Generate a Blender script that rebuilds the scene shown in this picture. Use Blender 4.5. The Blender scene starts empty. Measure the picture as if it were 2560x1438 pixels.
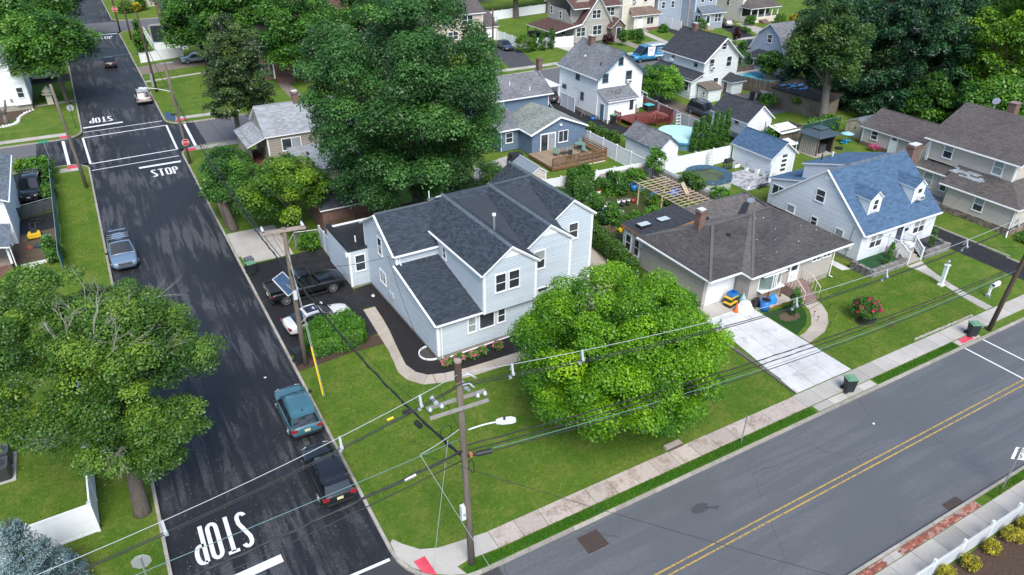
import bpy, bmesh, math, random
import numpy as np
from mathutils import Vector, Matrix
R = math.radians
rnd = random.Random(7)
sc = bpy.context.scene
COL = sc.collection
# ------------------------------------------------------------------ camera, sky, sun, exposure
yaw, pitch, roll = R(30.1), R(30.215), R(-0.547)
fw = Vector((math.sin(yaw), math.cos(yaw), 0)); rt = Vector((math.cos(yaw), -math.sin(yaw), 0))
fwd = fw * math.cos(pitch) - Vector((0, 0, math.sin(pitch))); dn = fwd.cross(rt)
r2 = rt * math.cos(roll) + dn * math.sin(roll); d2 = dn * math.cos(roll) - rt * math.sin(roll)
cd = bpy.data.cameras.new('camera'); cam = bpy.data.objects.new('camera', cd); COL.objects.link(cam)
M = Matrix((r2, -d2, -fwd)).transposed().to_4x4(); M.translation = Vector((-6.91, -19.92, 28.0)); cam.matrix_world = M
cd.sensor_width = 36; cd.sensor_fit = 'HORIZONTAL'; cd.lens = 1822 / 2560 * 36; cd.clip_end = 3000; cd.clip_start = .5
sc.camera = cam
SUN_EL, SUN_AZ = R(50), R(197)          # azimuth measured clockwise from +y
wd = bpy.data.worlds.new('World'); sc.world = wd; wd.use_nodes = True
nt = wd.node_tree; sky = nt.nodes.new('ShaderNodeTexSky'); sky.sky_type = 'NISHITA'; sky.sun_disc = False
sky.sun_elevation = SUN_EL; sky.sun_rotation = SUN_AZ; sky.air_density = 1.0; sky.dust_density = 1.2; sky.ozone_density = 1.0
bg = nt.nodes['Background']; bg.inputs['Strength'].default_value = 0.085; nt.links.new(sky.outputs[0], bg.inputs['Color'])
ld = bpy.data.lights.new('sun', 'SUN'); ld.energy = 1.5; ld.angle = R(32); ld.color = (1, .965, .91)
sun = bpy.data.objects.new('sun', ld); COL.objects.link(sun)
sd = Vector((math.sin(SUN_AZ) * math.cos(SUN_EL), math.cos(SUN_AZ) * math.cos(SUN_EL), math.sin(SUN_EL)))
sun.rotation_euler = sd.to_track_quat('Z', 'Y').to_euler()
sc.view_settings.view_transform = 'Standard'; sc.view_settings.look = 'None'
sc.view_settings.exposure = 1.5; sc.view_settings.gamma = 1; sc.view_settings.use_curve_mapping = False
sc.render.engine = 'CYCLES'
sc.cycles.max_bounces = 6; sc.cycles.diffuse_bounces = 3; sc.cycles.transparent_max_bounces = 6
# ------------------------------------------------------------------ materials
MC = {}
def nd(t, k, **kw):
    n = t.nodes.new('ShaderNode' + k)
    for a, v in kw.items(): setattr(n, a, v)
    return n
def mix(t, fac, a, b, mode='MIX'):
    m = nd(t, 'Mix', data_type='RGBA', blend_type=mode)
    for s, v in ((0, fac), (6, a), (7, b)):
        if hasattr(v, 'links'): t.links.new(v, m.inputs[s])
        else: m.inputs[s].default_value = v if s == 0 else (*v, 1)[:4]
    return m.outputs[2]
def noise(t, vec, scale, det=4, rough=.6, lo=.35, hi=.65, dist=0):
    n = nd(t, 'TexNoise'); n.inputs['Scale'].default_value = scale; n.inputs['Detail'].default_value = det
    n.inputs['Roughness'].default_value = rough; n.inputs['Distortion'].default_value = dist
    t.links.new(vec, n.inputs['Vector'])
    r = nd(t, 'MapRange'); r.inputs[1].default_value = lo; r.inputs[2].default_value = hi; r.clamp = True
    t.links.new(n.outputs[0], r.inputs[0]); return r.outputs[0]
def mat(name, c, rough=.7, layers=(), bump=None, tone=0, orand=0, spec=.5, metal=0, coat=0, stretch=None, coords='Object', emit=None):
    """layers: (noise scale, colour, amount, lo, hi); tone: strength of the per-face 'tone' attribute; orand: per-object variation"""
    if name in MC: return MC[name]
    m = bpy.data.materials.new(name); m.use_nodes = True; t = m.node_tree; b = t.nodes['Principled BSDF']
    tc = nd(t, 'TexCoord'); vec = tc.outputs[coords]
    if stretch:
        mp = nd(t, 'Mapping'); mp.inputs['Scale'].default_value = stretch; t.links.new(vec, mp.inputs[0]); vec = mp.outputs[0]
    col = None; base = c
    for L in layers:
        s, c2, amt = L[:3]; lo, hi = (L[3], L[4]) if len(L) > 3 else (.4, .65)
        f = noise(t, vec, s, lo=lo, hi=hi); mm = nd(t, 'Math', operation='MULTIPLY'); mm.inputs[1].default_value = amt
        t.links.new(f, mm.inputs[0]); base = mix(t, mm.outputs[0], base, c2)
    if tone or orand:
        if tone: a = nd(t, 'Attribute', attribute_name='tone').outputs['Fac']; k = tone
        else: a = nd(t, 'ObjectInfo').outputs['Random']; k = orand
        r = nd(t, 'MapRange'); r.inputs[3].default_value = 1 - k; r.inputs[4].default_value = 1 + k; t.links.new(a, r.inputs[0])
        cc = nd(t, 'CombineColor')
        for i in range(3): t.links.new(r.outputs[0], cc.inputs[i])
        base = mix(t, 1.0, base, cc.outputs[0], 'MULTIPLY')
    if hasattr(base, 'links'): t.links.new(base, b.inputs['Base Color'])
    else: b.inputs['Base Color'].default_value = (*base, 1)
    b.inputs['Roughness'].default_value = rough; b.inputs['Specular IOR Level'].default_value = spec; b.inputs['Metallic'].default_value = metal
    b.inputs['Coat Weight'].default_value = coat; b.inputs['Coat Roughness'].default_value = .04
    if bump:
        n = nd(t, 'TexNoise'); n.inputs['Scale'].default_value = bump[0]; n.inputs['Detail'].default_value = 3; t.links.new(vec, n.inputs['Vector'])
        bp = nd(t, 'Bump'); bp.inputs['Strength'].default_value = bump[1]; bp.inputs['Distance'].default_value = bump[2] if len(bump) > 2 else .02
        t.links.new(n.outputs[0], bp.inputs['Height']); t.links.new(bp.outputs[0], b.inputs['Normal'])
    if emit: b.inputs['Emission Color'].default_value = (*emit[0], 1); b.inputs['Emission Strength'].default_value = emit[1]
    MC[name] = m; return m
def brickmat(name, c1, c2, mortar, w=.21, h=.075, ms=.012, vertical=True):
    if name in MC: return MC[name]
    m = bpy.data.materials.new(name); m.use_nodes = True; t = m.node_tree; b = t.nodes['Principled BSDF']
    tc = nd(t, 'TexCoord'); sp = nd(t, 'SeparateXYZ'); t.links.new(tc.outputs['Object'], sp.inputs[0])
    ad = nd(t, 'Math', operation='ADD'); t.links.new(sp.outputs[0], ad.inputs[0]); t.links.new(sp.outputs[1], ad.inputs[1])
    cb = nd(t, 'CombineXYZ'); t.links.new(ad.outputs[0], cb.inputs[0]); t.links.new(sp.outputs[2], cb.inputs[1])
    k = nd(t, 'TexBrick'); t.links.new(cb.outputs[0], k.inputs['Vector'])
    k.inputs['Color1'].default_value = (*c1, 1); k.inputs['Color2'].default_value = (*c2, 1); k.inputs['Mortar'].default_value = (*mortar, 1)
    k.inputs['Scale'].default_value = 1; k.inputs['Brick Width'].default_value = w; k.inputs['Row Height'].default_value = h; k.inputs['Mortar Size'].default_value = ms
    f = noise(t, tc.outputs['Object'], 2.5); c = mix(t, f, k.outputs[0], (c1[0] * .5, c1[1] * .5, c1[2] * .5)); c = mix(t, .35, k.outputs[0], c)
    t.links.new(c, b.inputs['Base Color']); b.inputs['Roughness'].default_value = .85
    bp = nd(t, 'Bump'); bp.inputs['Strength'].default_value = .6; bp.inputs['Distance'].default_value = .012; bp.invert = True
    t.links.new(k.outputs[1], bp.inputs['Height']); t.links.new(bp.outputs[0], b.inputs['Normal']); MC[name] = m; return m
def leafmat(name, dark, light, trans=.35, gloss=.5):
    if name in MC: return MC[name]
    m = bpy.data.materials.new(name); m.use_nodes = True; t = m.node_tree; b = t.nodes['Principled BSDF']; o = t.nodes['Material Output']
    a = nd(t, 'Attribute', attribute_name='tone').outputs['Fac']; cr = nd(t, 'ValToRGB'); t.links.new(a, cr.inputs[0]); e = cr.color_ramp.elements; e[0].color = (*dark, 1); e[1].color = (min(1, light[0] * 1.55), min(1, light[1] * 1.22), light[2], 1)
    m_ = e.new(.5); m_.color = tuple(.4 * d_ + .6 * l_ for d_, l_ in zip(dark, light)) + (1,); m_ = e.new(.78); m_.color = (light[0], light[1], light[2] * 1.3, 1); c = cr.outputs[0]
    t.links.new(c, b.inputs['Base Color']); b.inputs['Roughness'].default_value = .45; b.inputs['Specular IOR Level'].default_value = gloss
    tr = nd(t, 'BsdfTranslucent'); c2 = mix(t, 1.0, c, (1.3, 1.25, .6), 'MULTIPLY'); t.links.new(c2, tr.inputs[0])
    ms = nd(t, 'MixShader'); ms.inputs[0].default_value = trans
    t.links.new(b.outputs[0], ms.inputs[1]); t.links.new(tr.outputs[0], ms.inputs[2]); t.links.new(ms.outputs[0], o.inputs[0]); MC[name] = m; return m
WHITE = mat('white_vinyl', (.78, .80, .82), .45, [(3, (.66, .69, .71), .35)])
TRIM = mat('white_trim', (.80, .81, .82), .5)
BLACK = mat('black_rubber', (.02, .02, .022), .6)
DARKM = mat('dark_metal', (.035, .036, .04), .4, metal=.3)
STEEL = mat('galvanised_steel', (.45, .47, .49), .4, [(6, (.30, .32, .34), .5)], metal=.6)
GLASS = mat('window_glass', (.025, .034, .042), .06, [(1.3, (.07, .085, .10), .7), (5, (.012, .016, .02), .5)], spec=.8)
BLIND = mat('blind_behind_glass', (.30, .33, .34), .18, [(2, (.20, .23, .25), .6)], spec=.7)
# ------------------------------------------------------------------ mesh helpers
class MB:
    def __init__(s): s.v = []; s.f = []; s.m = []; s.t = []
    def face(s, pts, m=0, t=.5):
        k = len(s.v); s.v += [tuple(p) for p in pts]; s.f.append(tuple(range(k, k + len(pts)))); s.m.append(m); s.t.append(t); return s
    def box(s, a, b, m=0, t=.5):
        x0, y0, z0 = a; x1, y1, z1 = b
        P = [(x0, y0, z0), (x1, y0, z0), (x1, y1, z0), (x0, y1, z0), (x0, y0, z1), (x1, y0, z1), (x1, y1, z1), (x0, y1, z1)]
        k = len(s.v); s.v += P
        for q in ((0, 3, 2, 1), (4, 5, 6, 7), (0, 1, 5, 4), (1, 2, 6, 5), (2, 3, 7, 6), (3, 0, 4, 7)): s.f.append(tuple(k + i for i in q)); s.m.append(m); s.t.append(t)
        return s
    def bar(s, p, q, w, h=None, m=0, t=.5, up=(0, 0, 1)):
        p = Vector(p); q = Vector(q); d = (q - p).normalized(); u = Vector(up)
        if abs(d.dot(u)) > .97: u = Vector((1, 0, 0))
        a = d.cross(u).normalized() * (w / 2); b = a.cross(d).normalized() * ((h or w) / 2); k = len(s.v)
        for c in (p, q): s.v += [tuple(c - a - b), tuple(c + a - b), tuple(c + a + b), tuple(c - a + b)]
        for qd in ((0, 1, 2, 3), (7, 6, 5, 4), (0, 4, 5, 1), (1, 5, 6, 2), (2, 6, 7, 3), (3, 7, 4, 0)): s.f.append(tuple(k + i for i in qd)); s.m.append(m); s.t.append(t)
        return s
    def tube(s, pts, rad, n=8, m=0, cap=True, t=.5):
        pts = [Vector(p) for p in pts]; rads = rad if hasattr(rad, '__len__') else [rad] * len(pts); k0 = len(s.v)
        ref = None
        for i, p in enumerate(pts):
            d = (pts[min(i + 1, len(pts) - 1)] - pts[max(i - 1, 0)]).normalized()
            if ref is None: ref = Vector((1, 0, 0)) if abs(d.x) < .9 else Vector((0, 1, 0))
            a = (ref - d * ref.dot(d)).normalized(); b = d.cross(a); ref = a
            for j in range(n): an = 2 * math.pi * j / n; s.v.append(tuple(p + (a * math.cos(an) + b * math.sin(an)) * rads[i]))
        for i in range(len(pts) - 1):
            for j in range(n):
                a = k0 + i * n + j; b = k0 + i * n + (j + 1) % n; s.f.append((a, b, b + n, a + n)); s.m.append(m); s.t.append(t)
        if cap:
            s.f.append(tuple(k0 + j for j in reversed(range(n)))); s.m.append(m); s.t.append(t)
            e = k0 + (len(pts) - 1) * n; s.f.append(tuple(e + j for j in range(n))); s.m.append(m); s.t.append(t)
        return s
    def prism(s, poly, z0, z1, m=0, t=.5, ms=None):
        n = len(poly); k = len(s.v); ms = m if ms is None else ms
        s.v += [(x, y, z0) for x, y in poly] + [(x, y, z1) for x, y in poly]
        s.f.append(tuple(k + n + i for i in range(n))); s.m.append(m); s.t.append(t)
        s.f.append(tuple(k + i for i in reversed(range(n)))); s.m.append(ms); s.t.append(t)
        for i in range(n): j = (i + 1) % n; s.f.append((k + i, k + j, k + n + j, k + n + i)); s.m.append(ms); s.t.append(t)
        return s
    def build(s, name, mats, parent=None, smooth=False, kind=None):
        return link(name, s.mesh(name, mats, smooth), parent, kind)
    def mesh(s, name, mats, smooth=False):
        me = bpy.data.meshes.new(name); me.from_pydata(s.v, [], s.f)
        for m in (mats if isinstance(mats, (list, tuple)) else [mats]): me.materials.append(m)
        me.polygons.foreach_set('material_index', s.m)
        if smooth: me.polygons.foreach_set('use_smooth', [True] * len(s.f))
        if any(t != .5 for t in s.t):
            a = me.attributes.new('tone', 'FLOAT', 'FACE'); a.data.foreach_set('value', s.t)
        return me
def link(name, me, parent=None, kind=None, loc=None, rot=None):
    o = bpy.data.objects.new(name, me); COL.objects.link(o)
    if parent: o.parent = parent
    if kind: o['kind'] = kind
    if loc: o.location = loc
    if rot: o.rotation_euler = rot
    return o
def tag(o, label, cat, group=None):
    o['label'] = label; o['category'] = cat
    if group: o['group'] = group
    return o
def thing(name, label, cat, loc=(0, 0, 0), rz=0, group=None):
    o = link(name, None); o.location = loc; o.rotation_euler = (0, 0, rz); o.empty_display_size = .3
    return tag(o, label, cat, group)
def copy_tree(o, loc, rz, label=None):
    def cp(a, par):
        c = a.copy(); COL.objects.link(c)
        if par: c.parent = par
        for ch in KIDS.get(a.name, []) or list(a.children): cp(ch, c)
        return c
    c = cp(o, None); c.location = loc; c.rotation_euler = (0, 0, rz)
    if label: c['label'] = label
    return c
KIDS = {}
def clip(poly, a, b, c):
    """keep a*x+b*y<=c"""
    out = []
    for i, p in enumerate(poly):
        q = poly[(i + 1) % len(poly)]; dp = a * p[0] + b * p[1] - c; dq = a * q[0] + b * q[1] - c
        if dp <= 0: out.append(p)
        if (dp < 0 < dq) or (dq < 0 < dp): t = dp / (dp - dq); out.append((p[0] + t * (q[0] - p[0]), p[1] + t * (q[1] - p[1])))
    return out
def inside(poly, x, y):
    r = np.zeros(len(x), bool); n = len(poly)
    for i in range(n):
        x0, y0 = poly[i]; x1, y1 = poly[(i + 1) % n]
        if y0 == y1: continue
        r ^= ((y0 > y) != (y1 > y)) & (x < (x1 - x0) * (y - y0) / (y1 - y0) + x0)
    return r
def sheet(name, pts, z, m, parent=None, kind='structure'):
    return MB().face([(x, y, z) for x, y in pts]).build(name, m, parent, kind=kind if parent is None else None)
# ------------------------------------------------------------------ ground, roads, lawns
def roadmat(name, c, wet, dry, amt, seams=(), streak=(.22, .05, .2)):
    m = bpy.data.materials.new(name); m.use_nodes = True; t = m.node_tree; b = t.nodes['Principled BSDF']
    v = nd(t, 'TexCoord').outputs['Object']
    mp = nd(t, 'Mapping'); mp.inputs['Scale'].default_value = streak; t.links.new(v, mp.inputs[0])
    f1 = noise(t, mp.outputs[0], 3.0, 6, .65, .43, .57, .5); f2 = noise(t, v, .16, 3, .5, .36, .60); f3 = noise(t, v, 9, 8, .75, .35, .75)
    mu0 = nd(t, 'Math', operation='MULTIPLY'); t.links.new(f1, mu0.inputs[0]); t.links.new(f2, mu0.inputs[1]); fz = noise(t, v, 5, 9, .8, .2, .8)
    mu1 = nd(t, 'Math', operation='MULTIPLY_ADD'); mu1.inputs[1].default_value = .9; t.links.new(fz, mu1.inputs[0]); t.links.new(mu0.outputs[0], mu1.inputs[2]); mu = nd(t, 'MapRange'); mu.inputs[1].default_value = .55; mu.inputs[2].default_value = 1.15; t.links.new(mu1.outputs[0], mu.inputs[0])
    mm = nd(t, 'Math', operation='MULTIPLY'); mm.inputs[1].default_value = amt; t.links.new(mu.outputs[0], mm.inputs[0])
    cc = mix(t, mm.outputs[0], c, dry); cc = mix(t, f3, cc, (c[0] * .75, c[1] * .75, c[2] * .75)); cc2 = mix(t, .5, cc, c)
    cc = mix(t, mm.outputs[0], cc2, cc)
    gr = noise(t, v, 60, 2, .5, .3, .7); cc = mix(t, .18, cc, mix(t, gr, (c[0] * .5, c[1] * .5, c[2] * .5), (c[0] * 2, c[1] * 2, c[2] * 2)))
    # cracks
    vo = nd(t, 'TexVoronoi', feature='DISTANCE_TO_EDGE'); vo.inputs['Scale'].default_value = .16
    nz = nd(t, 'TexNoise'); nz.inputs['Scale'].default_value = .9; nz.inputs['Detail'].default_value = 6; t.links.new(v, nz.inputs['Vector'])
    mv = mix(t, .35, v, nz.outputs[1], 'ADD'); t.links.new(mv, vo.inputs['Vector'])
    r = nd(t, 'MapRange'); r.inputs[1].default_value = 0; r.inputs[2].default_value = .0035; r.inputs[3].default_value = seams[0] if seams else 0; r.inputs[4].default_value = 0
    t.links.new(vo.outputs[0], r.inputs[0]); br = noise(t, v, .35, 3, .5, .45, .6); m3 = nd(t, 'Math', operation='MULTIPLY'); t.links.new(r.outputs[0], m3.inputs[0]); t.links.new(br, m3.inputs[1])
    cc = mix(t, m3.outputs[0], cc, (.012, .012, .013))
    t.links.new(cc, b.inputs['Base Color'])
    rr = nd(t, 'MapRange'); rr.inputs[3].default_value = wet; rr.inputs[4].default_value = .85; t.links.new(mm.outputs[0], rr.inputs[0]); t.links.new(rr.outputs[0], b.inputs['Roughness'])
    b.inputs['Specular IOR Level'].default_value = .35
    bp = nd(t, 'Bump'); bp.inputs['Strength'].default_value = .25; bp.inputs['Distance'].default_value = .01; t.links.new(gr, bp.inputs['Height']); t.links.new(bp.outputs[0], b.inputs['Normal'])
    return m
ASPH_NEW = roadmat('asphalt_new', (.017, .019, .023), .5, (.105, .112, .124), 1.0, (.25,), (.62, .05, .2))
ASPH_OLD = roadmat('asphalt_worn', (.096, .104, .114), .8, (.150, .158, .169), .8, (.5,), (.03, .55, .2))
ASPH_GREY = roadmat('asphalt_grey', (.12, .122, .128), .85, (.15, .15, .155), .6, (1.,), (.3, .3, .3))
ASPH_DRIVE = roadmat('asphalt_drive', (.018, .018, .020), .6, (.045, .046, .048), .6, (.3,), (.5, .5, .5))
def grassmat(name, c, c2, c3, dirt=.25):
    return mat(name, c, .9, [(.22, c2, .9, .40, .60), (.7, c3, .75, .46, .62), (2.6, c3, .4, .5, .64), (4.0, (c[0] * .55, c[1] * .6, c[2] * .5), .6, .4, .65), (28, (c[0] * .45, c[1] * .5, c[2] * .45), .7, .4, .62), (.33, (.085, .065, .035), dirt, .63, .75)], bump=(45, .9, .05), spec=.15)
GRASS = grassmat('lawn_grass', (.125, .215, .026), (.066, .165, .016), (.235, .265, .055), .8)
GRASS2 = grassmat('verge_grass', (.055, .165, .013), (.035, .125, .010), (.085, .185, .02), .1)
DIRT = mat('garden_soil', (.10, .072, .045), .95, [(1.2, (.06, .042, .028), .8), (9, (.16, .12, .08), .5)], bump=(20, .8, .04))
MULCH = mat('black_mulch', (.012, .011, .012), .9, [(14, (.05, .045, .042), .6, .55, .7)], bump=(35, 1, .04))
MULCHB = mat('brown_mulch', (.085, .050, .032), .95, [(9, (.04, .025, .018), .8), (30, (.15, .10, .06), .5, .55, .7)], bump=(35, 1, .04))
CONC = mat('concrete', (.40, .375, .34), .85, [(.8, (.30, .275, .24), .6), (6, (.22, .18, .15), .5, .58, .75), (40, (.5, .48, .45), .3)], bump=(60, .3, .01), orand=.16)
CONC_P = mat('old_pink_concrete', (.40, .335, .29), .9, [(1.1, (.24, .165, .115), .8, .5, .62), (7, (.50, .46, .43), .5), (3.3, (.10, .08, .06), .7, .64, .7)], bump=(40, .5, .015), orand=.14)
CONC_W = mat('new_white_concrete', (.60, .60, .595), .8, [(.45, (.40, .40, .39), .7, .45, .7), (5, (.50, .49, .47), .5), (1.1, (.22, .215, .205), .5, .56, .72)], bump=(60, .2, .01), orand=.05)
KERB = mat('kerb_concrete', (.34, .31, .27), .9, [(2, (.22, .19, .16), .7), (12, (.45, .43, .40), .4)], bump=(50, .4, .01), orand=.18)
PAINT = mat('road_paint_white', (.72, .73, .74), .7, [(2.5, (.50, .50, .50), .5, .55, .7), (25, (.30, .30, .30), .5, .62, .72)])
PAINTY = mat('road_paint_yellow', (.46, .29, .06), .75, [(7, (.13, .125, .12), .95, .46, .60), (3, (.36, .25, .09), .6)])
REDP = mat('red_tactile_paint', (.62, .045, .085), .7, [(2, (.70, .14, .18), .6), (30, (.45, .05, .07), .5)], bump=(60, .5, .01))
FIELD = mat('far_grass', (.05, .09, .02), .95, [(.05, (.03, .06, .015), .8)])
sheet('ground', [(-900, -900), (900, -900), (900, 900), (-900, 900)], -.34, FIELD)
rd = sheet('side_street', [(-9.2, -1), (0, -1), (0, 700), (-9.2, 700)], -.124, ASPH_NEW)
sheet('main_road', [(-400, -8.5), (400, -8.5), (400, .0), (-400, .0)], -.128, ASPH_OLD)
sheet('cross_street', [(-14, 66.8), (3.0, 66.8), (3.0, 76.5), (-14, 76.5)], -.120, ASPH_NEW)
sheet('cross_street_west', [(-300, 66.8), (-14, 66.8), (-14, 76.5), (-300, 76.5)], -.126, ASPH_GREY)
sheet('back_street', [(3.0, 66.8), (60, 66.8), (82, 65.5), (400, 50), (400, 62), (115, 75), (82, 78.2), (58, 78.8), (30, 77), (3.0, 76.5)], -.126, ASPH_GREY)
sheet('far_cross_street', [(-200, 141), (300, 141), (300, 152.5), (-200, 152.5)], -.12, ASPH_GREY)
sheet('street_apron', [(-9.2, 1.0), (0, 2.9), (4, 0), (4, -1), (-9.2, -1)], -.1195, roadmat('apron_patch', (.045, .046, .05), .8, (.10, .10, .105), .9, (.3,), (.5, .5, .5)))
def corner(cx, cy, r, a0, n=7): return [(cx + r * math.cos(R(a0 + 90 * i / n)), cy + r * math.sin(R(a0 + 90 * i / n))) for i in range(n + 1)]
BLA = [(300, .0)] + [(300, 55), (115, 62), (82, 65.5), (60, 66.8)] + corner(2.2, 64.6, 2.2, 90) + corner(3.2, 3.2, 3.2, 180)
BLB = [(-300, 0)] + corner(-12.4, 3.2, 3.2, 270) + corner(-11.4, 64.6, 2.2, 0) + [(-300, 66.8)]
BLC = [(300, 141)] + corner(3, 138, 3, 90) + corner(2.4, 78.9, 2.4, 180) + [(30, 77), (58, 78.8), (82, 78.2), (115, 75), (300, 64)]
BLE = [(-300, 76.5)] + corner(-11.6, 78.9, 2.4, 270) + [(-9.2, 300), (-300, 300)]
BLD = [(300, 152.5), (300, 400)] + [(0, 400)] + corner(3, 155.5, 3, 180)
BLF = [(-300, -60), (300, -60), (300, -8.5), (-300, -8.5)]
for nm, bl in (('corner_lawn', BLA), ('west_lawn', BLB), ('back_lawn', BLC), ('north_west_lawn', BLE), ('far_lawn', BLD), ('south_lawn', BLF)):
    MB().prism(bl, -.3, 0).build(nm, GRASS, kind='structure')
# kerbs: one stone per ~3 m
def kerb(name, pts, seg=2.6, closed=False):
    root = link(name, None); root['kind'] = 'structure'
    P = [Vector((x, y, 0)) for x, y in pts]
    for a, b in zip(P[:-1], P[1:]):
        L = (b - a).length; n = max(1, round(L / seg))
        for i in range(n):
            p = a + (b - a) * (i / n); q = a + (b - a) * ((i + 1) / n); d = (q - p).normalized() * .008
            k = MB().bar((p.x + d.x, p.y + d.y, -.07), (q.x - d.x, q.y - d.y, -.07), .16, .17 + rnd.uniform(-.006, .006)).build('kerb_stone', KERB, root)
kerb('side_street_kerb_east', list(reversed(corner(2.2, 64.6, 2.2, 90)[-1:] )) + [(0, 50), (0, 30), (0, 3.2)] + corner(3.2, 3.2, 3.2, 180)[1:])
kerb('main_road_kerb', [(3.2, 0), (25.9, 0), (31.2, 0), (62, 0)])
kerb('side_street_kerb_west', [(-9.2, 3.2), (-9.2, 64.6)] + corner(-11.4, 64.6, 2.2, 0)[1:] + [(-30, 66.8)])
kerb('north_kerb_east', [(0, 138), (0, 78.9)] + corner(2.4, 78.9, 2.4, 180)[1:] + [(18, 76.8)], 3)
kerb('north_kerb_west', [(-30, 76.5), (-11.6, 76.5)] + corner(-11.6, 78.9, 2.4, 270)[1:] + [(-9.2, 138)], 3)
kerb('south_kerb_east', [(18, 66.8), (2.2, 66.8)] + corner(2.2, 64.6, 2.2, 90)[1:], 3)
kerb('far_kerb', [(60, 141), (3, 141)] + corner(3, 138, 3, 90)[1:], 4)
kerb('far_corner_kerb', [(0, 260), (0, 155.5)] + corner(3, 155.5, 3, 180)[1:] + [(60, 152.5)], 4)
kerb('main_road_far_kerb', [(-20, -8.5), (60, -8.5)])
kerb('back_street_kerb', [(30, 77), (58, 78.8), (82, 78.2), (115, 75)], 4)
# slabs
def slabs(root, x0, x1, y0, y1, n, m, z=.012, axis='x', names='slab', gap=.012, tilt=.006):
    L = ((x1 - x0) if axis == 'x' else (y1 - y0)) / n
    for i in range(n):
        a = (x0 + i * L + gap, y0 + gap) if axis == 'x' else (x0 + gap, y0 + i * L + gap)
        b = (x0 + (i + 1) * L - gap, y1 - gap) if axis == 'x' else (x1 - gap, y0 + (i + 1) * L - gap)
        mb = MB(); zz = [z + rnd.uniform(-tilt, tilt) for _ in range(4)]
        mb.box((a[0], a[1], -.1), (b[0], b[1], z)); v = mb.v
        for j in range(4): x, y, _ = v[4 + j]; v[4 + j] = (x, y, zz[j])
        mb.build(names, m[i % len(m)] if isinstance(m, list) else m, root)
def struct(name): o = link(name, None); o['kind'] = 'structure'; return o
sw = struct('sidewalk')
slabs(sw, 4.5, 25.6, .72, 1.88, 15, CONC_P); slabs(sw, 25.6, 31.4, .72, 1.92, 4, CONC); slabs(sw, 25.9, 31.2, .12, .68, 4, CONC)
slabs(sw, 31.4, 66, .72, 1.92, 24, CONC); slabs(sw, 39.8, 42.2, .12, .68, 2, CONC)
cr = struct('corner_ramp')
MB().prism([(.12, 3.5), (.12, 2.6), (.5, 1.7), (1.1, 1.0), (1.9, .45), (2.5, .2), (2.3, .75), (3.0, .85), (4.48, .74), (4.48, 1.85), (3.0, 2.02), (2.0, 2.15), (1.2, 2.5), (.6, 3.2), (.3, 3.7)], -.1, .014).build('ramp_slab', CONC, cr)
MB().prism([(.66, 2.0), (1.24, 2.02), (1.32, .78), (.76, 1.28)], -.05, .02).build('tactile_pad', REDP, cr)
sheet('verge', [(2.55, .13), (25.7, .13), (25.7, .66), (4.5, .66), (3.0, .72), (2.45, .55)], .008, GRASS2); sheet('verge_east', [(31.4, .13), (39.7, .13), (39.7, .66), (31.4, .66)], .008, GRASS2)
sheet('red_kerb_mark', [(40.2, .2), (41.5, .2), (41.7, .62), (40.4, .66)], .024, REDP)
fs = struct('far_sidewalk'); slabs(fs, 10, 29.5, -10.15, -9.02, 12, CONC); slabs(fs, 29.5, 45, -10.15, -9.02, 9, CONC)
BRK = [mat('red_brick_%s' % n, c, .85, [(9, (c[0] * .6, c[1] * .6, c[2] * .6), .6), (2, (.45, .40, .36), .35, .55, .7)], bump=(60, .4, .01)) for n, c in (('plain', (.33, .11, .07)), ('dark', (.22, .075, .06)), ('pale', (.42, .22, .17)))]
bs = struct('brick_verge'); bm = {}
sheet('brick_bed', [(19.4, -9.0), (27.1, -9.0), (27.1, -8.6), (19.4, -8.6)], .006, mat('mortar', (.30, .26, .22), .95))
k = 0
for x in np.arange(20.9, 27.0, .205):
    for j in range(4):
        if rnd.random() < .05: continue
        mm = rnd.choice(BRK)
        if mm.name not in bm: bm[mm.name] = MB().box((-.096, -.042, -.04), (.096, .042, .03)).mesh('brick', mm)
        o = link('brick', bm[mm.name], bs); o.location = (x + (.1 if j % 2 else 0), -8.95 + j * .092, rnd.uniform(-.004, .006)); o.rotation_euler = (rnd.uniform(-.05, .05), rnd.uniform(-.04, .04), rnd.uniform(-.06, .06)); k += 1
slabs(bs, 19.7, 20.85, -9.0, -8.62, 2, CONC)
for x in np.arange(15.5, 19.7, .205):
    for j in range(4):
        mm = rnd.choice(BRK); o = link('brick', bm[mm.name], bs); o.location = (x + (.1 if j % 2 else 0), -8.95 + j * .092, rnd.uniform(-.004, .006)); o.rotation_euler = (0, 0, rnd.uniform(-.06, .06))
# road markings
mk = -.1135
def strip(name, a, b, w, m, z=mk, parent=None): 
    a = Vector((*a, 0)); b = Vector((*b, 0)); n = (b - a).normalized().cross(Vector((0, 0, 1))) * (w / 2)
    return MB().face([(p.x, p.y, z) for p in (a - n, b - n, b + n, a + n)][::1]).build(name, m, parent, kind=None if parent else 'structure')
for y in (-4.02, -4.34): strip('centre_line', (-60, y), (120, y), .095, PAINTY)
for x in (40.05, 42.15): strip('white_crossing_line', (x, -.1), (x, -4.0), .13, PAINT)
strip('stop_bar', (-9.0, 5.05), (-4.55, 5.30), .48, PAINT); strip('stop_bar', (-4.65, 62.64), (-.5, 62.72), .5, PAINT); strip('stop_bar', (-9.0, 80.2), (-4.6, 80.6), .5, PAINT); strip('stop_bar', (-5.2, 139.5), (-.3, 139.5), .6, PAINT)
strip('crosswalk_line', (-2.6, .3), (-.15, 2.75), .16, PAINT) if 0 else strip('crosswalk_line', (-4.0, 2.75), (-.22, 2.75), .17, PAINT)
strip('crosswalk_line', (-9.0, 64.2), (-.4, 64.6), .16, PAINT); strip('crosswalk_line', (-9.1, 78.4), (-.3, 78.8), .16, PAINT)
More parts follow.
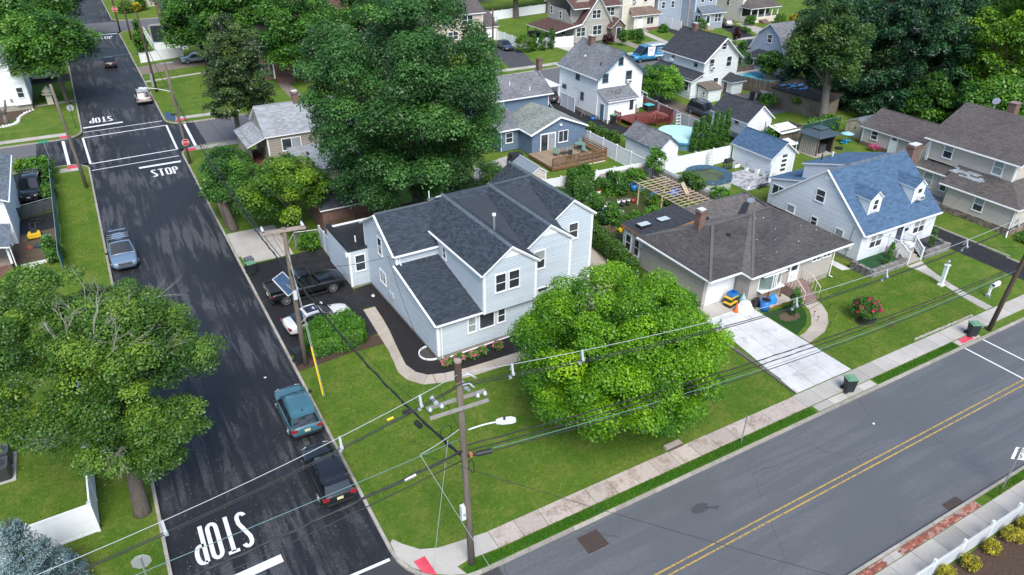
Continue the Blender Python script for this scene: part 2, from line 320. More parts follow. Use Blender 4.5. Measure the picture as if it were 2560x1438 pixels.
for a, b in (((-9.25, 76.2), (-.1, 76.7)), ((-.1, 76.7), (-.25, 66.9)), ((-.25, 66.9), (-9.0, 66.4)), ((-9.0, 66.4), (-9.25, 76.2))): strip('crosswalk_line', a, b, .22, PAINT)
strip('crosswalk_line', (-11.3, 76), (-11.0, 66.9), .3, PAINT); strip('crosswalk_line', (1.9, 76.2), (1.75, 66.9), .3, PAINT)
# STOP lettering, tall narrow strokes
def stroke(mb, pts, w, f): 
    P = [f(p) for p in pts]; n = len(P); L = []; Rr = []
    for i in range(n):
        d = Vector(P[min(i + 1, n - 1)]) - Vector(P[max(i - 1, 0)]); d.normalize(); q = Vector((-d.y, d.x)) * (w / 2)
        L.append(Vector(P[i]) + q); Rr.append(Vector(P[i]) - q)
    for i in range(n - 1): mb.face([(p.x, p.y, mk) for p in (Rr[i], Rr[i + 1], L[i + 1], L[i])])
def arc(cx, cy, rx, ry, a0, a1, n=10): return [(cx + rx * math.cos(R(a0 + (a1 - a0) * i / n)), cy + ry * math.sin(R(a0 + (a1 - a0) * i / n))) for i in range(n + 1)]
LET = {'S': [arc(.5, .82, .36, .13, 20, 180) + [(.16, .72), (.84, .30)] + arc(.5, .18, .36, .13, 20, -160)], 'T': [[(.0, .955), (1, .955)], [(.5, .95), (.5, 0)]],
       'O': [arc(.5, .82, .38, .13, 0, 180) + arc(.5, .18, .38, .13, 180, 360) + [(.88, .82)]], 'P': [[(.12, 0), (.12, .96)], [(.12, .955)] + [(.5, .955)] + arc(.52, .73, .34, .22, 90, -90) + [(.12, .51)]]}
def stoptext(x, y, w, h, flip, ang=0):
    mb = MB(); cw = w / 4
    for i, ch in enumerate('STOP'):
        def f(p, i=i):
            u = i * cw + p[0] * cw * .74 + cw * .13 - w / 2; v = p[1] * h - h / 2
            if flip: u, v = -u, -v
            ca, sa = math.cos(ang), math.sin(ang); return (x + u * ca - v * sa, y + u * sa + v * ca)
        for s in LET[ch]: stroke(mb, s, .2, f)
    o = mb.build('stop_lettering', PAINT); o['kind'] = 'structure'
stoptext(-6.75, 7.9, 2.75, 2.5, True, R(0)); stoptext(-2.4, 60.3, 2.75, 2.2, False); stoptext(-6.9, 82.9, 2.75, 2.3, True); stoptext(-2.75, 136.4, 3.0, 2.6, False)
# storm drains
def drain(x, y, w, h, nx, ny, label):
    t = thing('storm_drain', label, 'drain', (x, y, -.11)); RU = mat('rusty_iron', (.10, .07, .06), .7, [(8, (.16, .10, .07), .6)], metal=.2)
    MB().box((-w / 2, -h / 2, -.05), (w / 2, h / 2, -.004)).build('pit', BLACK, t)
    g = MB()
    for i in range(nx + 1): x0 = -w / 2 + w * i / nx; g.box((x0 - .018, -h / 2, 0), (x0 + .018, h / 2, .012))
    for j in range(ny + 1): y0 = -h / 2 + h * j / ny; g.box((-w / 2, y0 - .014, .001), (w / 2, y0 + .014, .013))
    g.build('grate', RU, t)
drain(8.65, -1.06, 1.15, 1.02, 12, 8, 'rusty square storm drain grate in the road beside the near kerb'); drain(26.1, -8.2, 1.15, .55, 11, 5, 'rusty storm drain grate against the far kerb by the brick strip')
# worn patches on the main road
sheet('oil_stain', arc(14.6, -2.0, .55, .28, 0, 330, 11) + [(15.6, -2.35), (15.3, -2.5), (14.9, -2.1)], -.1235, mat('oil_stain', (.06, .063, .07), .6))
# main-house lot surfaces
def path(name, L, Rg, m, z=.012, seg=True, label=None):
    root = struct(name)
    for i in range(len(L) - 1):
        g = .012; a, b, c, d = [Vector(p) for p in (L[i], L[i + 1], Rg[i + 1], Rg[i])]; ce = (a + b + c + d) / 4
        MB().prism([tuple(p + (ce - p).normalized() * g) for p in (a, b, c, d)], -.1, z + rnd.uniform(-.003, .003)).build('slab', m, root)
PTH = mat('path_concrete', (.40, .35, .29), .85, [(1.0, (.30, .25, .20), .6), (30, (.48, .43, .37), .4)], bump=(60, .3, .01), orand=.08)
path('front_path', [(6.2, 24.1), (6.1, 22.2), (6.0, 20.4), (5.92, 18.6), (5.75, 17.2), (5.55, 15.9), (5.75, 14.9), (6.45, 13.95), (7.8, 13.5), (9.5, 13.25), (11.3, 13.2), (14.0, 13.2), (16.5, 13.3)],
     [(7.1, 24.1), (7.0, 22.3), (6.85, 20.6), (6.6, 18.9), (6.42, 17.5), (6.3, 16.4), (6.55, 15.4), (7.1, 14.75), (8.1, 14.4), (9.6, 14.2), (11.3, 14.14), (14.0, 14.1), (16.5, 14.2)], PTH)
sheet('mulch_bed', [(6.56, 27.2), (8.1, 27.6), (8.35, 15.6), (14.5, 16.0), (14.5, 14.12), (11.3, 14.12), (9.6, 14.18), (8.1, 14.38), (7.1, 14.73), (6.55, 15.38), (6.32, 16.4), (6.44, 17.5), (6.62, 18.9), (6.87, 20.6), (7.02, 22.3), (7.12, 25.3), (6.6, 26.7)], .008, MULCH)
sheet('bark_bed', [(.1, 19.0), (3.6, 19.4), (6.0, 19.3), (6.05, 20.35), (5.3, 20.9), (4.5, 21.3), (.9, 21.0), (.1, 20.2)], .006, MULCHB)
sheet('parking_pad', [(.1, 21.0), (.9, 21.0), (4.6, 21.4), (5.3, 20.6), (6.2, 20.7), (6.2, 24.2), (7.1, 24.2), (7.1, 25.4), (6.55, 26.8), (6.55, 35.2), (.1, 34.9)], .010, ASPH_DRIVE)
ap = struct('concrete_apron'); slabs(ap, .1, 4.2, 36.8, 41.6, 1, CONC, .02); slabs(ap, .3, 4.2, 35.2, 36.78, 1, CONC, .05)
# ranch lot
dw = struct('concrete_driveway')
xs0, xs1 = 26.05, 31.1
for i in range(6):
    for j in range(3):
        y0, y1 = 1.98 + i * 1.5, 1.98 + (i + 1) * 1.5; f = lambda y: (26.05 + (y - 2) * .12 if y < 9 else 26.9, 31.08 - (0 if y < 6 else 0) + .16 * max(0, y - 6) * 0)
        a0, b0 = f(y0); a1, b1 = f(y1); p = [(a0 + (b0 - a0) * j / 3, y0), (a0 + (b0 - a0) * (j + 1) / 3, y0), (a1 + (b1 - a1) * (j + 1) / 3, y1), (a1 + (b1 - a1) * j / 3, y1)]
        ce = Vector((sum(q[0] for q in p) / 4, sum(q[1] for q in p) / 4)); MB().prism([tuple(Vector(q) + (ce - Vector(q)).normalized() * .014) for q in p], -.15, .03).build('slab', CONC_W, dw)
slabs(dw, 27.0, 31.2, 11.0, 12.6, 2, CONC, .03); slabs(dw, 31.3, 34.6, 9.9, 11.2, 2, CONC, .03)
MB().box((25.92, 1.99, -.1), (26.0, 3.4, .12)).box((26.0, 3.4, -.1), (26.25, 8, .10)).build('drive_edging', mat('edging_block', (.10, .09, .08), .9, [(9, (.2, .18, .16), .6)]), dw)
path('curved_path', [(34.9, 9.5), (34.6, 8.4), (34.0, 7.7), (33.1, 6.9), (32.0, 6.45), (31.2, 6.3)], [(36.3, 9.5), (36.0, 8.4), (35.4, 7.4), (34.4, 6.5), (33.2, 5.8), (31.2, 5.4)], PTH)
sheet('planting_bed', [(31.2, 9.6), (34.6, 9.5), (34.3, 8.5), (33.7, 7.8), (32.8, 7.1), (31.2, 6.5)], .006, grassmat('ground_ivy', (.035, .10, .02), (.06, .13, .02), (.03, .08, .015), .2))
sheet('planting_soil', arc(32.6, 8.4, .9, .55, 0, 330, 11), .0105, DIRT)
# cape lot
path('cape_path', [(46.9, 9.1), (47.1, 8.2), (47.0, 7.0), (46.6, 5.5), (46.2, 4.0), (45.9, 2.0)], [(48.8, 9.1), (48.2, 8.1), (47.8, 7.0), (47.3, 5.5), (47.0, 4.0), (46.8, 2.0)], CONC)
sheet('cape_driveway', [(52.9, 2.0), (55.4, 2.0), (56.2, 13), (56.2, 22), (53.6, 22), (53.6, 12), (53.0, 9)], .010, ASPH_DRIVE)
MB().box((55.5, 2, -.1), (55.62, 6, .1)).box((55.9, 6, -.1), (56.02, 14, .1)).build('driveway_edging', KERB, kind='structure')
bl = struct('block_edging'); blk = MB().box((-.15, -.06, 0), (.15, .06, .11)).mesh('edging_block', KERB)
for i in range(21): o = link('edging_block', blk, bl); o.location = (37.9 + i * .31, 2.1 - .004 * i + rnd.uniform(-.02, .02), 0); o.rotation_euler = (0, 0, rnd.uniform(-.06, .06))
sheet('side_slab', [(41.7, 11.2), (42.5, 11.0), (42.5, 12.8), (41.7, 12.9)], .012, CONC_W)
# back yards
sheet('garden_soil_patch', [(26.5, 23), (40.5, 23), (40.5, 33.5), (27, 34)], .006, grassmat('weedy_garden', (.075, .10, .025), (.10, .085, .045), (.05, .09, .02), .6))
sheet('side_walkway', [(23.6, 18), (26.0, 18), (26.8, 27), (24.6, 27)], .01, PTH)
sheet('patio_base', [(47.1, 26.8), (51.3, 27.0), (51.5, 31.5), (47.2, 31.3)], .008, mat('paver_joint', (.12, .12, .13), .9))
pt = struct('paver_patio'); pv = [mat('paver_%d' % i, c, .85, [(12, (c[0] * .7, c[1] * .7, c[2] * .7), .6)]) for i, c in enumerate(((.46, .46, .48), (.36, .36, .38), (.26, .26, .28)))]
pm = [MB().box((-.2, -.13, 0), (.2, .13, .03)).mesh('paver', q) for q in pv]
for i in range(10):
    for j in range(16): o = link('paver', pm[rnd.choice((0, 0, 0, 1, 2))], pt); o.location = (47.35 + i * .41 + (.2 if j % 2 else 0) * .5, 27.05 + j * .27, .008); o.rotation_euler = (0, 0, rnd.uniform(-.02, .02))
sheet('white_house_yard', [(42.4, 47), (49, 47), (49, 62), (42.4, 62)], .008, ASPH_DRIVE)
sheet('gravel_drive', [(56.4, 40), (62, 40), (62, 58), (56.4, 66)], .008, mat('dirt_drive', (.13, .105, .08), .95, [(1, (.07, .06, .05), .7)], bump=(20, .6, .03)))
sheet('rear_asphalt', [(68, 44), (75, 44), (75, 53), (68, 53)], .008, ASPH_GREY)
sheet('blue_house_path', [(27.5, 43.5), (31, 44.2), (31, 47), (27.5, 46)], .008, CONC)
# across the back street
bw = struct('back_sidewalk'); slabs(bw, 30, 58, 80.0, 81.4, 14, CONC, .012); slabs(bw, 58, 112, 80.2, 81.5, 24, CONC, .012)
sheet('north_driveway', [(51.3, 81.7), (55.9, 81.5), (58.8, 90.5), (59, 98), (55.6, 98), (53, 90)], .008, roadmat('drive_asphalt', (.06, .062, .068), .8, (.09, .09, .095), .5, (.3,)))
sheet('carport_floor', [(66, 82), (69, 82), (70, 91.4), (70, 100), (66, 100)], .008, CONC)
sheet('tudor_walk', [(77.6, 82), (79.3, 82), (80.6, 90.5), (78.6, 90.5)], .008, mat('flagstone', (.28, .24, .21), .9, [(3, (.18, .15, .13), .7)], bump=(8, .6, .03)))
sheet('cream_walk', [(84.5, 82), (86, 82), (88.8, 95), (87.4, 95.5)], .008, CONC); sheet('grey_drive', [(91, 82), (94, 82), (96, 99), (93.6, 99)], .008, ASPH_DRIVE)
sheet('east_driveway', [(100.5, 80.5), (104, 80), (109.5, 92), (106, 93.5)], .008, ASPH_DRIVE); sheet('east_walk', [(105.5, 79.8), (110, 79), (113, 92), (111, 93)], .008, CONC)
# north-east corner lot
sheet('brick_driveway', [(0.1, 103.8), (5.9, 105.4), (16, 107.5), (16, 113), (6.7, 111.6), (.1, 109.3)], .008, brickmat('drive_brick', (.34, .20, .17), (.26, .15, .13), (.2, .17, .15), .3, .15, .01))
sheet('front_walk', [(.1, 98.9), (18, 102.6), (18, 103.3), (.1, 99.7)], .01, CONC)
sheet('brick_path', [(16.3, 81), (18, 81), (18.3, 89.5), (16.7, 89.5)], .009, MC['drive_brick'])
for nm, x0, x1, y in (('north_corner_walk', 1.3, 9, 78.6), ('south_corner_walk', .6, 8.5, 65.9), ('north_west_corner_walk', -30, -10.6, 78.2), ('south_west_corner_walk', -11.9, -10.0, 65.2)):
    o = struct(nm); slabs(o, x0, x1, y - .6, y + .6, max(2, int((x1 - x0) / 1.6)), CONC, .012)
for p in ((1.6, 77.75), (.95, 65.7), (-11.0, 77.1), (-10.6, 65.9)): sheet('red_tactile_pad', [(p[0] - .6, p[1] - .5), (p[0] + .6, p[1] - .4), (p[0] + .6, p[1] + .5), (p[0] - .6, p[1] + .4)], .022, REDP)
# west lots
sheet('west_driveway', [(-15.3, 54.5), (-12.7, 54.5), (-12.9, 62), (-14.3, 66.3), (-17, 66.3), (-15.4, 60)], .008, ASPH_DRIVE)
sheet('west_dirt_yard', [(-15.6, 44), (-12.3, 44), (-12.6, 54.2), (-15.9, 53.2)], .007, DIRT); sheet('net_pad', [(-15.3, 49.8), (-12.6, 50.2), (-12.6, 54.3), (-15.6, 53.4)], .0095, ASPH_DRIVE)
sheet('west_path', [(-14, 92.3), (-9.3, 92.9), (-9.3, 93.7), (-14, 93.1)], .01, CONC); sheet('north_west_drive', [(-18, 104.5), (-9.3, 105), (-9.3, 110), (-18, 110)], .008, ASPH_DRIVE)
sheet('house_bed', [(-18, 85.5), (-14.5, 89.5), (-13.9, 91.5), (-18, 91.5)], .008, MULCHB)
sheet('shrub_bed', [(18, -12.6), (45, -12.9), (45, -10.5), (18, -10.45)], .008, MULCHB)
# ------------------------------------------------------------------ building kit
def sidemat(name, c): return mat(name, c, .55, [(.5, (c[0] * .88, c[1] * .88, c[2] * .88), .5), (7, (c[0] * .9, c[1] * .9, c[2] * .88), .3)], tone=.05)
def shingle(name, c, c2=None, stains=.5, tone=.22):
    c2 = c2 or (c[0] * .6, c[1] * .6, c[2] * .6)
    return mat(name, c, .9, [(.35, c2, stains), (2.2, (c[0] * 1.25, c[1] * 1.25, c[2] * 1.25), .3), (45, (c[0] * .6, c[1] * .6, c[2] * .6), .4)], tone=tone, bump=(90, .4, .01), spec=.25)
S_BLUE = shingle('shingle_slate_blue', (.044, .057, .074), stains=.3, tone=.33); S_DARK = shingle('shingle_charcoal', (.050, .056, .066), stains=.3); S_BROWN = shingle('shingle_weathered_brown', (.084, .080, .080), (.045, .044, .046), .85)
S_SKY = shingle('shingle_bright_blue', (.070, .128, .215), (.06, .105, .175), .4); S_TAUPE = shingle('shingle_taupe', (.115, .103, .098), (.075, .066, .064), .7); S_GREY = shingle('shingle_pale_grey', (.30, .32, .345), (.20, .21, .225), .6)
S_MID = shingle('shingle_mid_grey', (.185, .195, .21), (.11, .115, .125), .7); S_MOSS = shingle('shingle_moss_grey', (.26, .29, .265), (.14, .15, .135), .7); S_RED = shingle('shingle_dark_red', (.12, .068, .058), (.08, .05, .045), .6); S_TAN = shingle('shingle_tan', (.19, .14, .11), stains=.5)
S_LIGHTBLUE = shingle('shingle_grey_blue', (.16, .19, .22), stains=.4)
MEMB = mat('rolled_roofing', (.038, .046, .058), .75, [(.8, (.05, .058, .07), .5)], stretch=(.3, 3, 1)); BLKROOF = mat('black_membrane', (.018, .020, .024), .55, [(.7, (.04, .043, .05), .6)])
W_MAIN = sidemat('siding_light_blue_grey', (.50, .565, .62)); W_WHITE = sidemat('siding_white', (.80, .815, .83)); W_MINT = sidemat('siding_pale_green_grey', (.67, .72, .725)); W_CAPE = sidemat('siding_cool_white', (.66, .70, .74))
W_BEIGE = sidemat('siding_beige', (.50, .455, .405)); W_RANCH = sidemat('siding_greige', (.40, .37, .335)); W_BLUE = sidemat('siding_slate_blue', (.125, .185, .265)); W_TAUPE = sidemat('siding_taupe', (.32, .285, .245))
W_TUDOR = sidemat('siding_stone_grey', (.40, .385, .35)); W_CREAM = sidemat('siding_cream', (.70, .655, .57)); W_PINK = sidemat('siding_peach', (.56, .465, .385)); W_GB = sidemat('siding_grey_blue', (.34, .395, .48)); W_SHED = sidemat('shed_tan', (.50, .42, .31))
FOUND = mat('foundation_concrete', (.32, .29, .25), .9, [(2, (.22, .19, .16), .6)], bump=(30, .4, .02)); BRICK = brickmat('wall_brick', (.20, .075, .055), (.13, .05, .04), (.23, .19, .16)); STONE = mat('fieldstone', (.26, .215, .17), .9, [(3, (.14, .11, .09), .8)], tone=.4, bump=(12, .8, .03))
CHIMB = brickmat('chimney_brick', (.17, .065, .045), (.10, .045, .035), (.26, .22, .19))
BOARD = mat('weathered_board', (.16, .13, .105), .9, [(3, (.09, .075, .062), .7)], stretch=(6, 6, .6), orand=.25); DECKW = mat('deck_board', (.30, .225, .15), .8, [(2, (.21, .16, .11), .7)], orand=.15, stretch=(6, 1, 6)); RAILW = mat('deck_rail_brown', (.19, .095, .045), .7, orand=.15); REDW = mat('red_stained_wood', (.165, .035, .028), .75, [(3, (.11, .024, .02), .6)], orand=.18)
RAWW = mat('raw_timber', (.60, .46, .32), .8, [(4, (.48, .35, .23), .6)], orand=.12)
def wall(par, axis, c, facing, poly, m, course=.18, name='wall', th=.028):
    """clapboard wall in the plane axis=c (0:x, 1:y); poly = [(horizontal, z)] ; each course tilts out at its foot"""
    mb = MB(); zs = [p[1] for p in poly]; z0, z1 = min(zs), max(zs); n = max(1, math.ceil((z1 - z0) / course))
    def P(h, z, o): return (c + facing * o, h, z) if axis == 0 else (h, c + facing * o, z)
    for k in range(n):
        a, b = z0 + k * course, min(z1, z0 + (k + 1) * course); q = clip(clip(poly, 0, 1, b), 0, -1, -a)
        if len(q) < 3: continue
        t = rnd.random(); c1 = a + course * .80
        for lo_, hi_, g in ((a, c1, lambda z: th * (1 - .7 * (z - a) / course)), (c1, b, lambda z: th * .2 - .035 * (z - c1) / (course * .2))):
            qq = clip(clip(q, 0, 1, hi_), 0, -1, -lo_)
            if len(qq) > 2: mb.face([P(h, z, g(z)) for h, z in qq], 0, t)
        lo = sorted({round(h, 4) for h, z in q if abs(z - a) < 1e-4})
        if len(lo) > 1: mb.face([P(lo[0], a, th), P(lo[-1], a, th), P(lo[-1], a, -.03), P(lo[0], a, -.03)], 0, t)
    return mb.build(name, m, par)
def roof(par, pts, m, row=.15, tab=.32, th=.12, trim=None, name='roof', shingles=True):
    """roof plane: slab with trim edges plus shingle courses; pts[0]-pts[1] is the eave"""
    P = [Vector(p) for p in pts]; u = (P[1] - P[0]).normalized(); nrm = None
    for i in range(2, len(P)):
        nrm = u.cross(P[i] - P[0])
        if nrm.length > 1e-3: break
    nrm.normalize()
    if nrm.z < 0: nrm = -nrm
    v = nrm.cross(u)
    if v.z < 0: v = -v
    mb = MB(); n = len(P); k = 0; mb.v += [tuple(p) for p in P] + [tuple(p - Vector((0, 0, th))) for p in P]
    mb.f.append(tuple(range(n))); mb.m.append(0); mb.t.append(.5); mb.f.append(tuple(range(2 * n - 1, n - 1, -1))); mb.m.append(1); mb.t.append(.5)
    for i in range(n): j = (i + 1) % n; mb.f.append((i, j, n + j, n + i)); mb.m.append(1); mb.t.append(.5)
    o = mb.build(name, [m, trim or TRIM], par)
    if not shingles: return o
    q = [((p - P[0]).dot(u), (p - P[0]).dot(v)) for p in P]; sb = MB(); b0 = min(p[1] for p in q); b1 = max(p[1] for p in q)
    def W(a, b, h): return tuple(P[0] + u * a + v * b + nrm * h)
    for r in range(math.ceil((b1 - b0) / row)):
        a, b = b0 + r * row, b0 + (r + 1) * row; s = clip(clip(q, 0, 1, b), 0, -1, -a)
        if len(s) < 3: continue
        x0 = min(p[0] for p in s); x1 = max(p[0] for p in s); off = rnd.random() * tab; x = x0 - off
        lo = [p for p in s if abs(p[1] - a) < 1e-5]
        while x < x1:
            w = tab * rnd.uniform(.75, 1.25); t = clip(clip(s, 1, 0, x + w - .006), -1, 0, -x) if (x < x0 + .5 or x + w > x1 - .5 or len(s) != 4) else None
            lam = rnd.random() < .45; h = .012 + (.014 if lam else 0)
            if t is None:
                t = [(x, a), (x + w - .006, a), (x + w - .006, b), (x, b)]
                zl = [p for p in s]
                t = clip(clip(t, 0, 1, max(p[1] for p in s)), 0, -1, -min(p[1] for p in s))
            if len(t) >= 3:
                tn = rnd.uniform(.45, 1) if lam else rnd.uniform(0, .6); sb.face([W(p[0], p[1], h - (h - .004) * (p[1] - a) / row) for p in t], 0, tn)  # flat tabs darker than raised ones: tab shadow put into the colour
                e = [p[0] for p in t if abs(p[1] - a) < 1e-5]
                if len(e) > 1: sb.face([W(min(e), a, h), W(max(e), a, h), W(max(e), a, .001), W(min(e), a, .001)], 0, tn)
            x += w
    sb.build('shingles', m, o, kind='stuff'); return o
WINC = {}
def window(par, axis, c, facing, h0, z0, w, hh, style='double', fm=None, blind=0, name='window'):
    """frame mesh with glass panes as sub-parts; (h0,z0) lower corner with the smaller horizontal coordinate"""
    fm = fm or TRIM; key = (round(w, 2), round(hh, 2), style, fm.name, blind)
    if key not in WINC:
        fw_ = .075; f = MB(); f.box((0, -.05, 0), (fw_, .03, hh)).box((w - fw_, -.05, 0), (w, .03, hh)).box((fw_, -.05, hh - fw_), (w - fw_, .03, hh)).box((-.02, -.075, -.03), (w + .02, .03, fw_))
        panes = []
        if style == 'double': f.box((fw_, -.04, hh / 2 - .025), (w - fw_, .02, hh / 2 + .025)); panes = [((fw_, fw_), (w - fw_, hh / 2 - .025)), ((fw_, hh / 2 + .025), (w - fw_, hh - fw_))]
        elif style in ('slide', 'pair'): f.box((w / 2 - .03, -.04, fw_), (w / 2 + .03, .02, hh - fw_)); panes = [((fw_, fw_), (w / 2 - .03, hh - fw_)), ((w / 2 + .03, fw_), (w - fw_, hh - fw_))]
        elif style == 'pair2':
            f.box((w / 2 - .05, -.045, fw_), (w / 2 + .05, .02, hh - fw_)); f.box((fw_, -.04, hh / 2 - .025), (w / 2 - .05, .02, hh / 2 + .025)); f.box((w / 2 + .05, -.04, hh / 2 - .025), (w - fw_, .02, hh / 2 + .025))
            for a, b in ((fw_, w / 2 - .05), (w / 2 + .05, w - fw_)): panes += [((a, fw_), (b, hh / 2 - .025)), ((a, hh / 2 + .025), (b, hh - fw_))]
        else: panes = [((fw_, fw_), (w - fw_, hh - fw_))]
        pd = []
        for i, (a, b) in enumerate(panes):
            bl = (blind == 1 and i % 2 == 1) or blind == 2; y = -.015 if (style == 'double' and i == 0) else -.025
            pd.append(MB().face([(a[0], y, a[1]), (b[0], y, a[1]), (b[0], y, b[1]), (a[0], y, b[1])]).mesh('pane', BLIND if bl else GLASS))
        WINC[key] = (f.mesh('window', fm), pd)
    fmesh, pd = WINC[key]; o = link(name, fmesh, par)
    if axis == 1 and facing < 0: o.location = (h0, c, z0)
    elif axis == 1: o.location = (h0 + w, c, z0); o.rotation_euler = (0, 0, math.pi)
    elif facing < 0: o.location = (c, h0 + w, z0); o.rotation_euler = (0, 0, -math.pi / 2)
    else: o.location = (c, h0, z0); o.rotation_euler = (0, 0, math.pi / 2)
    for p in pd: link('pane', p, o)
    return o
def bx(par, name, a, b, m): return MB().box(a, b).build(name, m, par)
def gutter(par, p, q, m=None):
    MB().bar(p, q, .12, .11).build('gutter', m or TRIM, par)
def downspout(par, pts, m=None): MB().tube(pts, .045, 6).build('downspout', m or TRIM, par)
def door(par, axis, c, facing, h0, z0, w, hh, m, glass=0, knob=True):
    f = MB(); f.box((0, -.04, 0), (.09, .02, hh)).box((w - .09, -.04, 0), (w, .02, hh)).box((.09, -.04, hh - .09), (w - .09, .02, hh)).box((.09, -.02, .0), (w - .09, .015, hh - .09), 1)
    o = f.build('door', [TRIM, m], par)
    if axis == 1: o.location = (h0, c, z0); o.rotation_euler = (0, 0, 0)
    else: o.location = (c, h0 + w, z0); o.rotation_euler = (0, 0, -math.pi / 2)
    if glass: MB().face([(.18, -.026, hh * (1 - glass)), (w - .18, -.026, hh * (1 - glass)), (w - .18, -.026, hh - .22), (.18, -.026, hh - .22)]).build('pane', GLASS, o)
    if knob: MB().tube([(w - .16, -.02, hh * .45), (w - .16, -.07, hh * .45)], .03, 8).build('handle', STEEL, o)
    return o
def chimney(par, x, y, w, d, z0, z1, m=None, cap=True):
    o = MB().box((x - w / 2, y - d / 2, z0), (x + w / 2, y + d / 2, z1 - .12)).box((x - w / 2 - .05, y - d / 2 - .05, z1 - .121), (x + w / 2 + .05, y + d / 2 + .05, z1)).build('chimney', m or CHIMB, par)
    if cap: MB().box((x - w * .32, y - d * .32, z1), (x + w * .32, y + d * .32, z1 + .12)).box((x - w * .45, y - d * .45, z1 + .121), (x + w * .45, y + d * .45, z1 + .16)).build('cap', mat('chimney_cap', (.6, .6, .6), .5), o)
    return o
def acunit(par, axis, c, facing, h, z, name='air_conditioner'):
    a = (h - .3, c - .42, z) if axis == 1 else (c - .42, h - .3, z); b = (h + .3, c - .02, z + .36) if axis == 1 else (c - .02, h + .3, z + .36)
    o = MB().box(a, b).build(name, TRIM, par)
    if axis == 1: MB().box((h - .24, c - .43, z + .05), (h + .24, c - .42, z + .3)).build('vent_grille', mat('dark_grille', (.12, .12, .12), .7), o)
def gable(par, x0, x1, y0, y1, ze, zr, ax, m, over=.3, row=.2, tab=.4, trim=None, th=.12):
    """two roof planes, ridge along axis ax"""
    if ax == 0:
        ym = (y0 + y1) / 2; s = (zr - ze) / (y1 - ym); e = ze - s * over
        roof(par, [(x0 - over, y0 - over, e), (x1 + over, y0 - over, e), (x1 + over, ym, zr), (x0 - over, ym, zr)], m, row, tab, th, trim)
        roof(par, [(x1 + over, y1 + over, e), (x0 - over, y1 + over, e), (x0 - over, ym, zr), (x1 + over, ym, zr)], m, row, tab, th, trim)
        MB().tube([(x0 - over, ym, zr + .01), (x1 + over, ym, zr + .01)], .07, 6).build('ridge_cap', m, par)
    else:
        xm = (x0 + x1) / 2; s = (zr - ze) / (x1 - xm); e = ze - s * over
        roof(par, [(x0 - over, y1 + over, e), (x0 - over, y0 - over, e), (xm, y0 - over, zr), (xm, y1 + over, zr)], m, row, tab, th, trim)
        roof(par, [(x1 + over, y0 - over, e), (x1 + over, y1 + over, e), (xm, y1 + over, zr), (xm, y0 - over, zr)], m, row, tab, th, trim)
        MB().tube([(xm, y0 - over, zr + .01), (xm, y1 + over, zr + .01)], .07, 6).build('ridge_cap', m, par)
def boxwalls(par, x0, x1, y0, y1, z0, ze, m, course, zr=None, ax=0, found=0, sides='wesn'):
    """four walls, with gables when zr is given (ridge along ax)"""
    xm, ym = (x0 + x1) / 2, (y0 + y1) / 2; b = z0 + found
    gx = [(y0, b), (y1, b), (y1, ze)] + ([(ym, zr)] if zr and ax == 0 else []) + [(y0, ze)]
    gy = [(x0, b), (x1, b), (x1, ze)] + ([(xm, zr)] if zr and ax == 1 else []) + [(x0, ze)]
    wall(par, 0, x0, -1, gx, m, course); wall(par, 0, x1, 1, gx, m, course); wall(par, 1, y0, -1, gy, m, course); wall(par, 1, y1, 1, gy, m, course)
    if found: MB().box((x0 + .02, y0 + .02, z0 - .2), (x1 - .02, y1 - .02, b)).build('foundation', FOUND, par)
    for x in (x0, x1):
        for y in (y0, y1): bx(par, 'corner_board', (x - .03 if x == x0 else x - .09, y - .03 if y == y0 else y - .09, b), (x + .09 if x == x0 else x + .03, y + .09 if y == y0 else y + .03, ze - .02), TRIM if m is not W_BLUE else W_BLUE)
# ------------------------------------------------------------------ the light blue-grey corner house
H = thing('house', 'light blue-grey corner house with three stepped front gables and slate-blue shingles', 'house', (8.33, 15.83, 0), R(1.5))
fz = .28
MB().box((.03, .03, -.2), (14.7, 11.9, fz)).build('foundation', FOUND, H)
ROOFH = lambda y: 2.9 + .222 * y                       # lower front roof
# left side wall with its saltbox outline
wall(H, 0, 0, -1, [(0, fz), (11.95, fz), (11.95, 5.15), (8.99, 6.82), (6.05, 5.03), (6.05, 4.2), (0, 2.86)], W_MAIN, .165)
wall(H, 1, 0, -1, [(0, fz), (11.0, fz), (11.0, 2.86), (0, 2.86)], W_MAIN, .165)
wall(H, 1, 6.05, -1, [(0, 4.1), (3.3, 4.1), (3.3, 5.05), (0, 5.05)], W_MAIN, .165)
wall(H, 1, 12.0, 1, [(0, fz), (14.75, fz), (14.75, 5.1), (0, 5.1)], W_MAIN, .3)
# G1 jettied gable
wall(H, 1, -.4, -1, [(3.2, 2.75), (7.2, 2.75), (7.2, 5.72), (5.2, 7.16), (3.2, 5.72)], W_MAIN, .165)
wall(H, 0, 3.2, -1, [(-.4, 2.75), (8.6, 3.0), (8.6, 5.72), (-.4, 5.72)], W_MAIN, .165)
wall(H, 0, 7.2, 1, [(-.4, 2.75), (1.2, 2.75), (1.2, 5.72), (-.4, 5.72)], W_MAIN, .165)
MB().box((3.2, -.4, 2.69), (7.2, 1.0, 2.748)).build('soffit', TRIM, H)
